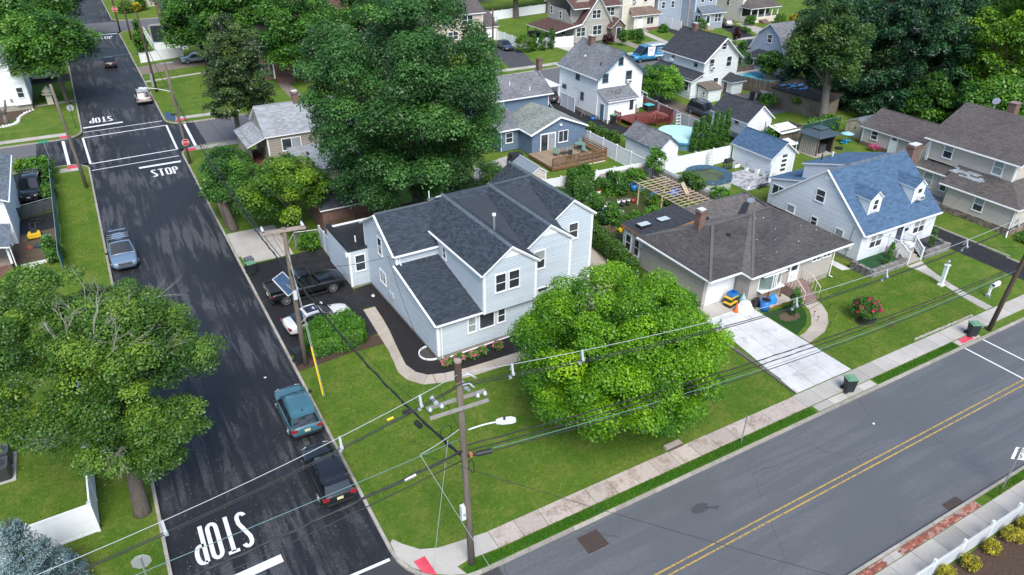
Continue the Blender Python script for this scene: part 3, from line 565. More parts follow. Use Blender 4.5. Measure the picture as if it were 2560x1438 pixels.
# G2, G3 gables
wall(H, 1, 1.0, -1, [(7.2, fz), (10.95, fz), (10.95, 5.72), (9.07, 7.16), (7.2, 5.72)], W_MAIN, .165)
wall(H, 0, 10.95, 1, [(1.0, fz), (3.7, fz), (3.7, 5.72), (1.0, 5.72)], W_MAIN, .165)
wall(H, 1, 3.6, -1, [(10.95, fz), (14.75, fz), (14.75, 5.72), (12.85, 7.16), (10.95, 5.72)], W_MAIN, .165)
wall(H, 0, 14.75, 1, [(3.6, fz), (12, fz), (12, 5.72), (3.6, 5.72)], W_MAIN, .3)
def gab(xl, xm, xr, yf, yb):
    s = 1.50 / (xm - xl + .15); o = .2
    A = lambda x: 7.27 - abs(x - xm) * (1.52 / 2.15)
    roof(H, [(xl - o, yb, A(xl - o)), (xl - o, yf - .22, A(xl - o)), (xm, yf - .22, 7.27), (xm, yb, 7.27)], S_BLUE, .15, .3, .14)
    roof(H, [(xr + o, yf - .22, A(xr + o)), (xr + o, yb, A(xr + o)), (xm, yb, 7.27), (xm, yf - .22, 7.27)], S_BLUE, .15, .3, .14)
    c = MB()
    for y in np.arange(yf - .22, yb, .2):
        c.face([(xm - .17, y, 7.27 - .17 * .7 + .03), (xm - .17, y + .24, 7.27 - .17 * .7 + .025), (xm, y + .24, 7.297), (xm, y, 7.305)], 0, rnd.random()).face([(xm + .17, y, 7.27 - .17 * .7 + .03), (xm, y, 7.305), (xm, y + .24, 7.297), (xm + .17, y + .24, 7.27 - .17 * .7 + .025)], 0, rnd.random())
    c.build('ridge_cap', mat('ridge_cap_blue', (.095, .122, .145), .9, tone=.15, bump=(90, .4, .01)), H)
    f = MB()   # rake boards
    for sx, xe in ((-1, xl - .12), (1, xr + .12)): f.bar((xm, yf - .07, 7.08), (xe, yf - .07, A(xe) - .19), .07, .20, up=(0, 1, 0))
    f.build('rake_board', TRIM, H); return A
A1 = gab(3.2, 5.2, 7.2, -.4, 9.0); A2 = gab(7.2, 9.07, 10.95, 1.0, 9.0); A3 = gab(10.95, 12.85, 14.75, 3.6, 12.3)
for xm, yf in ((5.2, -.4), (9.07, 1.0)):
    MB().prism([(xm - .98, yf - .001), (xm + .98, yf - .001), (xm + .98, yf - .0011), (xm - .98, yf - .0011)], 6.4, 6.41).face([(xm - 1.02, yf - .035, 6.42), (xm + 1.02, yf - .035, 6.42), (xm, yf - .035, 7.14)]).face([(xm - 1.02, yf - .035, 6.42), (xm + 1.02, yf - .035, 6.42), (xm + 1.02, yf, 6.42), (xm - 1.02, yf, 6.42)]).build('gable_panel', TRIM, H)
# main roof and cross ridge
roof(H, [(-.18, 5.88, 4.97), (4.8, 5.88, 4.97), (4.8, 9.0, 6.88), (-.18, 9.0, 6.88)], S_BLUE, .15, .3, .14)
roof(H, [(5, 12.25, 5.0), (-.18, 12.25, 5.0), (-.18, 9.0, 6.88), (5, 9.0, 6.88)], S_BLUE, .2, .3, .14)
roof(H, [(12.85, 12.25, 5.0), (3.9, 12.25, 5.0), (4.6, 9.0, 7.2), (12.85, 9.0, 7.2)], S_BLUE, .2, .3, .14)
roof(H, [(-.15, -.28, 2.84), (3.3, -.28, 2.84), (3.3, 6.12, 4.26), (-.15, 6.12, 4.26)], S_BLUE, .15, .3, .13)
roof(H, [(5.2, 8.35, 6.80), (9.07, 8.35, 6.80), (9.07, 9.0, 7.24), (5.2, 9.0, 7.24)], S_BLUE, .15, .3, .05); roof(H, [(9.07, 8.35, 6.80), (12.85, 8.35, 6.80), (12.85, 9.0, 7.24), (9.07, 9.0, 7.24)], S_BLUE, .15, .3, .05)
for xc, y0 in ((7.2, .35), (10.95, 1.9)): MB().face([(xc, y0, 5.86), (xc + 1.42, 8.45, 6.815), (xc - 1.42, 8.45, 6.815)]).build('valley_membrane', MEMB, H)
MB().bar((3.9, 8.98, 7.1), (12.85, 8.98, 7.25), .24, .05).build('ridge_cap', MC['ridge_cap_blue'], H)
MB().bar((-.18, 9.0, 6.89), (4.7, 9.0, 6.9), .26, .05).build('ridge_cap', MC['ridge_cap_blue'], H)
bx(H, 'corner_board', (-.03, -.03, fz), (.14, .13, 2.86), TRIM); bx(H, 'corner_board', (3.17, -.44, 2.7), (3.34, -.27, 5.7), TRIM); bx(H, 'corner_board', (7.05, -.44, 2.75), (7.23, -.27, 5.7), TRIM)
bx(H, 'corner_board', (10.8, .96, fz), (10.98, 1.13, 5.7), TRIM); bx(H, 'corner_board', (14.6, 3.56, fz), (14.79, 3.74, 5.7), TRIM); bx(H, 'corner_board', (-.04, 5.98, 4.1), (.12, 6.16, 4.98), TRIM); bx(H, 'corner_board', (-.03, 11.85, 3.3), (.10, 11.98, 5.1), TRIM)
gutter(H, (-.1, -.3, 2.80), (3.15, -.3, 2.80)); gutter(H, (-.1, 5.83, 4.93), (3.2, 5.83, 4.93)); gutter(H, (2.98, -.55, 5.62), (2.98, 7.6, 5.62)); gutter(H, (-.1, 12.3, 4.95), (5, 12.3, 4.95))
MB().bar((-.2, 12.1, 5.02), (-.2, 9.0, 6.80), .05, .2, up=(1, 0, 0)).bar((-.2, 9.0, 6.80), (-.2, 5.9, 4.90), .05, .2, up=(1, 0, 0)).bar((-.17, 6.1, 4.17), (-.17, -.26, 2.76), .05, .18, up=(1, 0, 0)).build('rake_board', TRIM, H)
downspout(H, [(.28, -.1, 2.7), (.28, -.06, .1), (.5, -.15, .08), (5.4, -.1, .10)]); downspout(H, [(.25, 5.98, 4.9), (.25, 5.98, 4.3), (.25, 5.75, 4.26)])
for h0, z0, w, hh, st, bl in ((2.18, 1.34, .66, 1.22, 'double', 2), (3.02, 1.36, 1.2, 1.26, 'single', 0), (4.42, 1.4, .64, 1.16, 'double', 0)): window(H, 1, -.02, -1, h0, z0, w, hh, st, blind=bl)
for h0, z0, w, hh in ((4.02, 4.05, .85, 1.38), (5.02, 4.05, .88, 1.38)): window(H, 1, -.42, -1, h0, z0, w, hh)
window(H, 1, .98, -1, 7.85, 4.0, .95, 1.45, blind=1); window(H, 1, 3.58, -1, 12.55, 4.0, .9, 1.35); window(H, 1, 3.58, -1, 11.7, 1.5, .8, 1.4, blind=2); window(H, 1, .98, -1, 8.2, 1.1, .9, 1.4)
window(H, 0, -.02, -1, 8.45, 3.72, .80, 1.42); window(H, 0, -.02, -1, 8.2, 1.45, 1.12, 1.05, 'pair', blind=2); window(H, 0, 3.18, -1, 4.75, 4.3, .55, .95)
bx(H, 'gable_vent', (-.05, 8.8, 5.75), (.0, 9.08, 6.35), TRIM)
# flat-roofed annex
wall(H, 0, -1.5, -1, [(11.6, .2), (16.4, .2), (16.4, 3.25), (11.6, 3.25)], W_MAIN, .165); wall(H, 1, 11.6, -1, [(-1.5, .2), (0, .2), (0, 3.25), (-1.5, 3.25)], W_MAIN, .165)
wall(H, 1, 16.4, 1, [(-1.5, .2), (3, .2), (3, 3.2), (-1.5, 3.2)], W_MAIN, .3); wall(H, 0, 3, 1, [(12, .2), (16.4, .2), (16.4, 3.2), (12, 3.2)], W_MAIN, .3)
MB().box((-1.46, 11.64, -.2), (2.96, 16.36, .2)).build('foundation', FOUND, H)
MB().box((-1.5, 11.6, 3.0), (3, 16.4, 3.1)).box((-1.54, 11.55, 3.1), (-1.2, 16.45, 3.42)).box((-1.2, 11.55, 3.1), (-.02, 11.7, 3.3)).build('flat_roof', BLKROOF, H)
MB().box((-1.2, 16.3, 3.1), (3, 16.46, 3.2)).build('roof_edge', TRIM, H)
bx(H, 'corner_board', (-1.54, 11.56, .15), (-1.38, 11.72, 3.24), TRIM); window(H, 1, 11.58, -1, -1.1, 1.35, .85, 1.4)
MB().tube([(-.4, 13, 3.1), (-.4, 13, 3.6)], .05, 8).build('vent_pipe', TRIM, H); MB().tube([(5.9, 2.9, 6.6), (5.9, 2.9, 7.85)], .08, 10).build('flue_pipe', STEEL, H); MB().tube([(5.9, 2.9, 7.8), (5.9, 2.9, 7.95)], .13, 10).build('flue_cap', TRIM, H)
MB().tube([(5.2, 11.5, 5.6), (5.2, 11.5, 6.6)], .045, 8).build('vent_pipe', TRIM, H)
# meters, conduits, window well
mt = MB(); [mt.box((-.16, y - .12, 1.1), (-.02, y + .12, 1.5)) for y in (7.0, 7.5)]; mt.tube([(-.08, 7.4, .7), (-.08, 7.4, 4.1), (-.25, 7.5, 4.3)], .03, 6); mt.tube([(-.08, 7.0, .5), (-.08, 7.0, 1.2)], .025, 6); mt.tube([(-.08, 7.7, 1.2), (-.08, 7.7, 3.2)], .02, 6); mt.build('electric_meter', mat('meter_grey', (.42, .45, .48), .5), H)
ww = MB()
for i in range(13):
    a0, a1 = R(90 + i * 15 - 0), R(90 + (i + 1) * 15); p = (-.02 - .85 * math.sin(a0 - R(90)), .95 + .8 * -math.cos(a0 - R(90))); q = (-.02 - .85 * math.sin(a1 - R(90)), .95 - .8 * math.cos(a1 - R(90)))
    if i < 12: ww.bar((*p, -.06), (*q, -.06), .06, .36)
ww.build('window_well', TRIM, H); sheet('well_floor', arc(-.05, .95, .8, .76, 90, 270), .012, mat('well_gravel', (.06, .055, .05), .9), H)
# porch lamps and floodlight
MB().box((-1.66, 11.7, 2.75), (-1.52, 11.95, 2.95)).box((-1.7, 11.6, 2.7), (-1.6, 11.7, 2.82)).build('flood_light', TRIM, H)
bx(H, 'wall_light', (3.04, 6.4, 4.9), (3.17, 6.55, 5.1), TRIM)
# ------------------------------------------------------------------ brown hip-roofed ranch
H = thing('house', 'greige bungalow with a low weathered brown hip roof and white garage door', 'house', (39.7, 11.05, 0))
wall(H, 1, 0, -1, [(-8.8, .45), (0, .45), (0, 2.75), (-8.8, 2.75)], W_RANCH, .12); wall(H, 0, 0, 1, [(0, .3), (9.5, .3), (9.5, 2.75), (0, 2.75)], W_RANCH, .2); wall(H, 0, -8.8, -1, [(0, .1), (1.5, .1), (1.5, 2.75), (0, 2.75)], W_RANCH, .12)
wall(H, 1, 1.4, -1, [(-11.9, .05), (-8.8, .05), (-8.8, 2.75), (-11.9, 2.75)], W_RANCH, .12); wall(H, 0, -11.9, -1, [(1.4, .1), (8.4, .1), (8.4, 2.75), (1.4, 2.75)], W_RANCH, .12); wall(H, 1, 9.5, 1, [(-11.9, .1), (0, .1), (0, 2.75), (-11.9, 2.75)], W_RANCH, .2)
MB().box((-8.78, .02, -.2), (-.02, 9.4, .45)).build('foundation', FOUND, H)
ze, zr = 2.72, 4.9
F1, F2, F3, F4 = (-9.3, -.55, ze), (1.75, -.3, ze), (1.75, 9.6, ze), (-12.3, 9.6, ze); Ra, Rb = (-4.6, 4.35, zr), (-2.8, 4.4, zr); La = (-8.85, 4.35, 4.72); L1, L2 = (-12.3, .5, ze), (-9.3, .5, ze)
S_BRL = shingle('shingle_light_brown', (.155, .142, .132), (.115, .105, .098), .5); W0, W1 = (-2.4, 7.2, zr), (1.75, 11.2, ze)  # lighter brown for the rear and side slopes and the ridge caps
roof(H, [F1, F2, Rb, Ra], S_BROWN, .14, .3, .1); roof(H, [F2, W1, W0, Rb], S_BRL, .16, .3, .1); roof(H, [(-9.3, 4.35, ze), F1, Ra], S_BRL, .14, .3, .1)
roof(H, [L1, (-8.3, .5, ze), (-4.2, 4.36, 4.72), La], S_BROWN, .14, .3, .1); roof(H, [(-12.3, 8.7, ze), L1, La], S_BROWN, .14, .3, .1)
roof(H, [(-4.2, 8.7, ze), (-12.3, 8.7, ze), La, (-4.2, 4.36, 4.72)], S_BRL, .16, .3, .1); roof(H, [(-6.7, 11.2, ze), (-6.7, 4.4, ze), (-2.5, 4.4, zr), W0], S_BRL, .16, .3, .1); roof(H, [W1, (-6.7, 11.2, ze), W0], S_BRL, .2, .4, .1)
cap = MB()
for a, b in ((F1, Ra), (F2, Rb), (Ra, Rb), (L1, La), (La, (-4.9, 4.35, 4.74)), (Rb, W0), (W0, W1)): cap.bar((a[0], a[1], a[2] + .03), (b[0], b[1], b[2] + .03), .20, .04)
cap.build('ridge_cap', S_BRL, H)
for a, b in ((F1, F2), (L1, L2), (L2, F1), ((-12.35, 8.7, ze), L1)): gutter(H, (a[0], a[1] - .03, ze - .06), (b[0], b[1] - .03, ze - .06))
gd = MB().box((-11.6, 1.33, .06), (-9.1, 1.39, 2.35)); [gd.box((-11.5, 1.315, .1 + j * .56), (-9.2, 1.335, .58 + j * .56)) for j in range(4)]; gd.build('garage_door', WHITE, H); bx(H, 'door_frame', (-9.1, 1.30, .05), (-8.92, 1.42, 2.5), TRIM)
by = MB().box((-7.9, -.5, 1.0), (-5.5, .05, 1.06)).box((-7.9, -.5, 2.3), (-5.5, .05, 2.36)); [by.bar((x, y, 1.06), (x, y, 2.3), .07) for x, y in ((-7.85, -.02), (-6.9, -.45), (-6.5, -.45), (-5.55, -.02), (-6.7, -.46))]; o = by.build('bay_window', TRIM, H)
for a, b in (((-7.82, -.04), (-6.95, -.44)), ((-6.65, -.47), (-5.58, -.05))): MB().face([(a[0], a[1], 1.08), (b[0], b[1], 1.08), (b[0], b[1], 2.29), (a[0], a[1], 2.29)]).build('pane', mat('green_pane', (.13, .19, .18), .1, [(2, (.2, .25, .24), .6)], spec=.8), o)
MB().bar((-5.6, -.35, .05), (-5.6, -.35, 1.0), .1).bar((-7.0, -.4, .05), (-7.0, -.4, 1.0), .1).build('bay_prop', mat('brown_post', (.2, .1, .05), .8), H)
door(H, 1, -.03, -1, -4.75, .82, 1.0, 1.75, TRIM, .45); window(H, 1, -.02, -1, -2.4, 1.98, .98, .42, 'pair'); window(H, 1, -.02, -1, -1.25, 2.02, .98, .42, 'pair'); bx(H, 'mailbox', (-5.2, -.14, 1.9), (-4.9, -.03, 2.1), DARKM)
st = MB().box((-5.0, -.95, -.1), (-3.1, -.02, .78)); [st.box((-4.7, -.95 - .32 * (i + 1), -.1), (-3.4, -.951 - .32 * i, .62 - .2 * i)) for i in range(3)]; st.build('stoop', mat('stoop_brick', (.20, .12, .10), .9, [(6, (.28, .23, .2), .6)]), H)
rl = MB()
for x in (-4.85, -3.25):
    rl.bar((x, -.1, 1.6), (x, -.95, 1.6), .04).bar((x, -.95, 1.6), (x, -1.9, .95), .04)
    for y, z0, z1 in ((-.1, .78, 1.6), (-.35, .78, 1.6), (-.6, .78, 1.6), (-.9, .78, 1.6), (-1.2, .5, 1.42), (-1.5, .3, 1.2), (-1.9, 0, .95)): rl.bar((x, y, z0), (x, y, z1), .025)
rl.build('stair_railing', mat('cream_iron', (.7, .66, .58), .5), H); downspout(H, [(.1, -.25, 2.6), (.08, -.08, 2.3), (.08, -.08, .2), (.25, -.3, .1)])
chimney(H, -9.45, 5.1, .62, .55, 3.9, 5.75); MB().box((-8.3, 3.2, 4.05), (-8.0, 3.45, 4.32)).build('roof_vent', DARKM, H); MB().box((-7.9, 6.0, 4.25), (-7.6, 6.3, 4.45)).build('roof_vent', DARKM, H)
MB().bar((-4.6, 5.6, 3.92), (-3.2, 6.4, 4.58), .5, .06).build('folded_ladder', DARKM, H); MB().tube([(-2.9, 6.3, 4.7), (-2.95, 6.3, 4.8)], .32, 12).build('satellite_dish', STEEL, H)
d = MB()
for _ in range(30):
    x, y = rnd.uniform(-11.5, 1), rnd.uniform(.4, 4.1); fr = (y + .5) / 4.9
    if -9.2 + 4.6 * fr < x < 1.7 - 4.5 * fr: z = ze + (zr - ze) * fr + .03; s = rnd.uniform(.012, .035); d.face([(x - s, y - s, z), (x + s, y - s, z), (x + s, y + s, z + .03), (x - s, y + s, z + .03)])
d.build('roof_debris', TRIM, H, kind='stuff')
# half-finished rear addition
A = thing('house_extension', 'unfinished extension in printed white house wrap with two skylights', 'extension', (39.7, 11.05, 0)); WRAP = mat('house_wrap', (.68, .70, .72), .6, [(4, (.60, .62, .64), .5)])
MB().box((-11.7, 8.2, 0), (-6.6, 11.1, 2.72)).build('wrapped_wall', WRAP, A)
roof(A, [(-12.0, 11.2, 2.78), (-12.0, 8.0, 2.78), (-6.4, 8.0, 3.3), (-6.4, 11.2, 3.3)], S_DARK, .15, .3, .16, mat('osb_edge', (.42, .20, .075), .8))
for x in (-10.9, -8.9):
    s = MB().box((x - .55, 9.3, 2.93), (x + .55, 10.0, 3.14)).build('skylight', DARKM, A); MB().face([(x - .5, 9.34, 3.145), (x + .5, 9.34, 3.145), (x + .5, 9.96, 3.145), (x - .5, 9.96, 3.145)]).build('pane', mat('skylight_glass', (.45, .52, .53), .15), s)
window(A, 0, -11.72, -1, 10.0, .6, .75, 1.5); window(A, 0, -11.72, -1, 8.95, .6, .75, 1.5)
def text(par, body, loc, size, rot, m, name='lettering', ext=.002):
    cu = bpy.data.curves.new(name, 'FONT'); cu.body = body; cu.size = size; cu.extrude = ext; cu.align_x = 'CENTER'; cu.align_y = 'CENTER'; cu.resolution_u = 3
    t = bpy.data.objects.new(name, cu); COL.objects.link(t); me = bpy.data.meshes.new_from_object(t.evaluated_get(bpy.context.evaluated_depsgraph_get())); bpy.data.objects.remove(t); me.materials.clear(); me.materials.append(m)
    return link(name, me, par, loc=loc, rot=rot)
INK = mat('black_ink', (.02, .02, .025), .6)
for bd, y, z, s in (('Typar', 10.55, 2.4, .42), ('Ty', 10.8, 1.5, .36), ('K', 9.05, 2.4, .36), ('TYR', 8.75, 1.4, .3)): text(A, bd if bd != 'Typar' else 'Trusk', (-11.72, y, z), s, (R(90), 0, R(-90)), INK)
# ------------------------------------------------------------------ cape with blue roof
H = thing('house', 'white cape with bright blue roof and two front dormers', 'house', (43.57, 11.4, 0))
kf = (6.72 - 2.65) / 4.7; kr = (6.72 - 2.72) / 5.0
wall(H, 0, 0, -1, [(0, .3), (9.4, .3), (9.4, 2.7), (4.4, 6.65), (0, 2.75)], W_CAPE, .15); wall(H, 0, 9.6, 1, [(0, .3), (9.4, .3), (9.4, 2.7), (4.4, 6.65), (0, 2.75)], W_CAPE, .2)
wall(H, 1, 0, -1, [(0, .3), (9.6, .3), (9.6, 2.72), (0, 2.72)], W_CAPE, .15); wall(H, 1, 9.4, 1, [(0, .3), (9.6, .3), (9.6, 2.7), (0, 2.7)], W_CAPE, .2); MB().box((.02, .02, -.2), (9.58, 9.38, .3)).build('foundation', FOUND, H)
roof(H, [(-.12, -.3, 2.65), (9.75, -.3, 2.65), (9.75, 4.4, 6.72), (-.12, 4.4, 6.72)], S_SKY, .15, .42, .13); roof(H, [(9.75, 9.45, 2.68), (-.12, 9.45, 2.68), (-.12, 4.4, 6.72), (9.75, 4.4, 6.72)], S_SKY, .18, .4, .13)
cap = MB()
for x in np.arange(-.12, 9.7, .22): cap.face([(x, 4.22, 6.60), (x + .25, 4.22, 6.59), (x + .25, 4.4, 6.77), (x, 4.4, 6.78)], 0, rnd.random()).face([(x, 4.58, 6.60), (x, 4.4, 6.78), (x + .25, 4.4, 6.77), (x + .25, 4.58, 6.59)], 0, rnd.random())
cap.build('ridge_cap', shingle('shingle_ridge_slate', (.10, .13, .17)), H)
for xc, yf in ((1.95, .95), (7.45, .85)):
    z0 = 2.65 + kf * (yf + .3); hw = .68; D = link('dormer', MB().face([(xc - hw, yf, z0), (xc + hw, yf, z0), (xc + hw, yf, 5.1), (xc, yf, 5.62), (xc - hw, yf, 5.1)]).mesh('dormer', W_CAPE), H)
    wall(D, 0, xc - hw, -1, [(yf, z0), (2.6, 5.1), (yf, 5.1)], W_CAPE, .14, 'cheek'); wall(D, 0, xc + hw, 1, [(yf, z0), (2.6, 5.1), (yf, 5.1)], W_CAPE, .14, 'cheek')
    yr = -.3 + (5.66 - 2.65) / kf
    for s in (-1, 1):
        q = [(xc + s * (hw + .14), yf - .12, 5.02), (xc + s * (hw + .14), -.3 + (5.02 - 2.65) / kf, 5.02), (xc, yr, 5.66), (xc, yf - .12, 5.66)]
        if s < 0: q = [q[1], q[0], q[3], q[2]]
        roof(D, q, S_SKY, .16, .4, .07, name='dormer_roof')
    window(D, 1, yf - .02, -1, xc - .32, z0 + .25, .66, 1.0)
    bx(D, 'trim_board', (xc - hw - .04, yf - .03, z0 - .05), (xc - hw + .1, yf + .02, 5.06), TRIM); bx(D, 'trim_board', (xc + hw - .1, yf - .03, z0 - .05), (xc + hw + .04, yf + .02, 5.06), TRIM)
    if xc > 5: acunit(D, 1, yf, -1, xc, z0 + .3)
bx(H, 'corner_board', (-.03, -.03, .3), (.11, .11, 2.7), TRIM); bx(H, 'corner_board', (9.49, -.03, .3), (9.63, .11, 2.7), TRIM); gutter(H, (-.1, -.36, 2.6), (9.75, -.36, 2.6))
MB().bar((-.14, -.28, 2.58), (-.14, 4.4, 6.62), .05, .2, up=(1, 0, 0)).bar((-.14, 4.4, 6.62), (-.14, 9.4, 2.62), .05, .22, up=(1, 0, 0)).build('rake_board', TRIM, H)
for h0 in (1.05, 6.65): window(H, 1, -.02, -1, h0, 1.1, 1.55, 1.25, 'pair2', blind=1); [bx(H, 'shutter', (h0 + q, -.05, 1.08), (h0 + q + .42, -.005, 2.38), mat('white_shutter', (.72, .73, .75), .5)) for q in (-.48, 1.61)]
door(H, 1, -.03, -1, 4.25, .78, 1.05, 1.72, mat('navy_door', (.05, .08, .12), .4), .6); bx(H, 'mailbox', (5.5, -.13, 1.75), (5.85, -.03, 1.95), DARKM); bx(H, 'house_number_plaque', (3.45, -.06, 1.75), (3.8, -.03, 1.85), STEEL)
window(H, 0, -.02, -1, 4.15, 3.72, .95, 1.12); window(H, 0, -.02, -1, 6.8, 1.72, .9, .75, 'single', blind=2); window(H, 0, -.02, -1, 4.35, 1.5, .7, .85); window(H, 0, -.02, -1, 1.7, 1.55, .85, .75, 'single', blind=2)
bx(H, 'gable_vent', (-.06, 4.1, 5.75), (0, 4.6, 6.1), TRIM); bx(H, 'meter_box', (-.14, .8, 1.0), (-.02, 1.1, 1.45), mat('meter_tan', (.55, .53, .45), .6)); MB().tube([(-.06, 1.0, .2), (-.06, 1.0, 1.0), (-.06, .9, 3.0)], .025, 6).build('conduit', STEEL, H); bx(H, 'basement_window', (-.05, 2.3, .05), (-.015, 3.0, .28), GLASS)
# shed dormer and porch wing at the rear
wall(H, 0, 3.04, -1, [(4.6, 6.4), (9.1, 2.8), (9.1, 5.1), (5.0, 6.3)], W_CAPE, .15); wall(H, 1, 9.1, 1, [(3.04, 2.8), (8.6, 2.8), (8.6, 5.1), (3.04, 5.1)], W_CAPE, .2); roof(H, [(8.75, 9.35, 5.1), (2.9, 9.35, 5.1), (2.9, 4.5, 6.55), (8.75, 4.5, 6.55)], S_SKY, .16, .4, .14)
wall(H, 0, 2.2, -1, [(9.4, .3), (11.7, .3), (11.7, 2.9), (8.0, 3.9)], W_CAPE, .15); wall(H, 1, 11.7, 1, [(2.2, .3), (8.5, .3), (8.5, 2.9), (2.2, 2.9)], W_CAPE, .2); roof(H, [(8.6, 12.0, 2.95), (2.05, 12.0, 2.95), (2.05, 7.6, 4.15), (8.6, 7.6, 4.15)], S_SKY, .16, .4, .14)
window(H, 0, 2.18, -1, 9.9, 1.5, 1.5, 1.1, 'slide'); MB().tube([(4.6, 8.7, 5.2), (4.6, 8.7, 5.85)], .06, 8).build('vent_pipe', DARKM, H); MB().tube([(6.3, 8.9, 5.2), (6.3, 8.9, 5.7)], .06, 8).build('vent_pipe', TRIM, H)
chimney(H, 10.3, 4.0, 1.15, .7, -.1, 7.1)
# entrance steps with white railings
st = MB().box((3.5, -1.15, -.1), (5.7, -.02, .74)); [st.box((3.55, -1.15 - .33 * (i + 1), -.1), (5.2, -1.151 - .33 * i, .58 - .19 * i)) for i in range(3)]; st.build('stoop', mat('stoop_stone', (.36, .32, .29), .9, [(3, (.25, .22, .2), .6)]), H); bx(H, 'planter_box', (4.95, -1.2, .75), (5.65, -.6, 1.05), WHITE)
for x in (3.55, 5.55):
    r = MB().bar((x, -.1, 1.65), (x, -1.15, 1.65), .07).bar((x, -.1, .9), (x, -1.15, .9), .06).bar((x, -1.15, 1.65), (x - (.0 if x < 4 else .25), -2.15, 1.05), .07).bar((x, -1.15, .85), (x - (.0 if x < 4 else .25), -2.15, .25), .06)
    [r.box((x - .055, y - .055, z0), (x + .055, y + .055, z1)) for y, z0, z1 in ((-1.15, .1, 1.8),)]; xx = x - (.0 if x < 4 else .25); r.box((xx - .055, -2.2, -.05), (xx + .055, -2.09, 1.2)); rr = r.build('stair_railing', WHITE, H)
    for y in np.arange(-.25, -1.1, -.14): bx(rr, 'baluster', (x - .018, y - .018, .9), (x + .018, y + .018, 1.62), WHITE)
    for i in range(6): f = (i + .7) / 7; bx(rr, 'baluster', (x + (xx - x) * f - .018, -1.15 - f - .018, .85 - .6 * f), (x + (xx - x) * f + .018, -1.15 - f + .018, 1.63 - .6 * f), WHITE)
# stone planter wall
PW = thing('planter_wall', 'low grey block retaining wall around the cape front planting beds', 'garden wall', (43.57, 11.4, 0))
BLK = mat('retaining_block', (.20, .19, .18), .95, [(5, (.12, .11, .105), .7), (1, (.28, .26, .25), .4)], bump=(14, .9, .04), orand=.25); bmsh = MB().box((-.19, -.13, -.07), (.19, .13, .07)).mesh('block', BLK); cmsh = MB().box((-.24, -.16, -.035), (.24, .16, .035)).mesh('cap_stone', BLK)
def blockrun(a, b, nz=4):
    a, b = Vector(a), Vector(b); L = (b - a).length; n = int(L / .385); an = math.atan2((b - a).y, (b - a).x)
    for k in range(nz):
        for i in range(n): p = a + (b - a) * ((i + .5) / n) + (b - a).normalized() * (.1 if k % 2 else 0); o = link('block', bmsh, PW); o.location = (p.x, p.y, .07 + k * .143); o.rotation_euler = (0, 0, an + rnd.uniform(-.03, .03))
    for i in range(int(L / .485)): p = a + (b - a) * ((i + .5) / int(L / .485)); o = link('cap_stone', cmsh, PW); o.location = (p.x, p.y, .06 + nz * .143 + .03); o.rotation_euler = (0, 0, an)
blockrun((-.95, -.2), (-.95, -2.1)); blockrun((-.95, -2.1), (3.3, -2.1)); blockrun((5.6, -2.1), (9.0, -2.1)); blockrun((9.0, -2.1), (9.35, -.2), 3)
sheet('planter_turf', [(44.6 - 1.8, 9.4), (46.85, 9.4), (46.95, 11.38), (42.7, 11.38)], .30, grassmat('planter_green', (.04, .12, .05), (.03, .09, .04), (.06, .14, .05), .1)); sheet('planter_gravel', [(49.3, 9.4), (52.5, 9.4), (52.7, 11.38), (49.2, 11.38)], .30, mat('dark_gravel', (.035, .035, .04), .95, [(8, (.12, .12, .12), .5)], bump=(14, 1, .06)))
# ------------------------------------------------------------------ beige two-storey at the right edge
H = thing('house', 'beige two-storey house with taupe roof and fieldstone foundation at the right edge', 'house', (59.9, 8.4, 0))
wall(H, 0, 0, -1, [(0, .6), (6.3, .6), (6.3, 2.6), (0, 2.6)], W_BEIGE, .13); wall(H, 0, 1.4, -1, [(6.3, .6), (12, .6), (12, 2.8), (6.3, 2.8)], W_BEIGE, .13); wall(H, 1, 6.3, 1, [(0, .6), (1.4, .6), (1.4, 2.7), (0, 2.7)], W_BEIGE, .13)
wall(H, 1, 0, -1, [(0, .6), (13, .6), (13, 2.6), (0, 2.6)], W_BEIGE, .13); wall(H, 0, 2, -1, [(2.1, 3.6), (10.3, 3.6), (10.3, 5.7), (2.1, 5.7)], W_BEIGE, .13); wall(H, 1, 2.1, -1, [(2, 3.6), (12, 3.6), (12, 5.7), (7, 8.2), (2, 5.7)], W_BEIGE, .13); wall(H, 1, 10.3, 1, [(2, 2), (12, 2), (12, 5.7), (7, 8.2), (2, 5.7)], W_BEIGE, .2); wall(H, 0, 12, 1, [(0, 0), (12, 0), (12, 5.7), (0, 5.7)], W_BEIGE, .4)
s = MB()
for i in range(30):
    for j in range(4):
        y = i * .212 + (.1 if j % 2 else 0); s.box((-.06 - rnd.uniform(0, .04), y + .01, -.05 + j * .165), (.05, y + .2, .1 + j * .165), 0, rnd.random()); x = i * .42
        if x < 12.5: s.box((x + .01, -.06 - rnd.uniform(0, .04), -.05 + j * .165), (x + .39, .05, .1 + j * .165), 0, rnd.random())
s.build('stone_foundation', STONE, H, kind='stuff'); MB().box((0, 0, -.2), (12, 12, .58)).build('foundation', FOUND, H)
roof(H, [(-.28, 7.0, 2.55), (-.28, -.3, 2.55), (2.1, 2.1, 3.95), (2.1, 7.0, 3.95)], S_TAUPE, .15, .3, .13); roof(H, [(1.1, 10.6, 2.8), (1.1, 7.0, 2.8), (2.1, 7.0, 3.4), (2.1, 10.6, 3.4)], S_TAUPE, .15, .3, .13); roof(H, [(-.28, -.3, 2.55), (13, -.3, 2.55), (13, 2.1, 3.95), (2.1, 2.1, 3.95)], S_TAUPE, .15, .3, .13)
pm_ = MB()
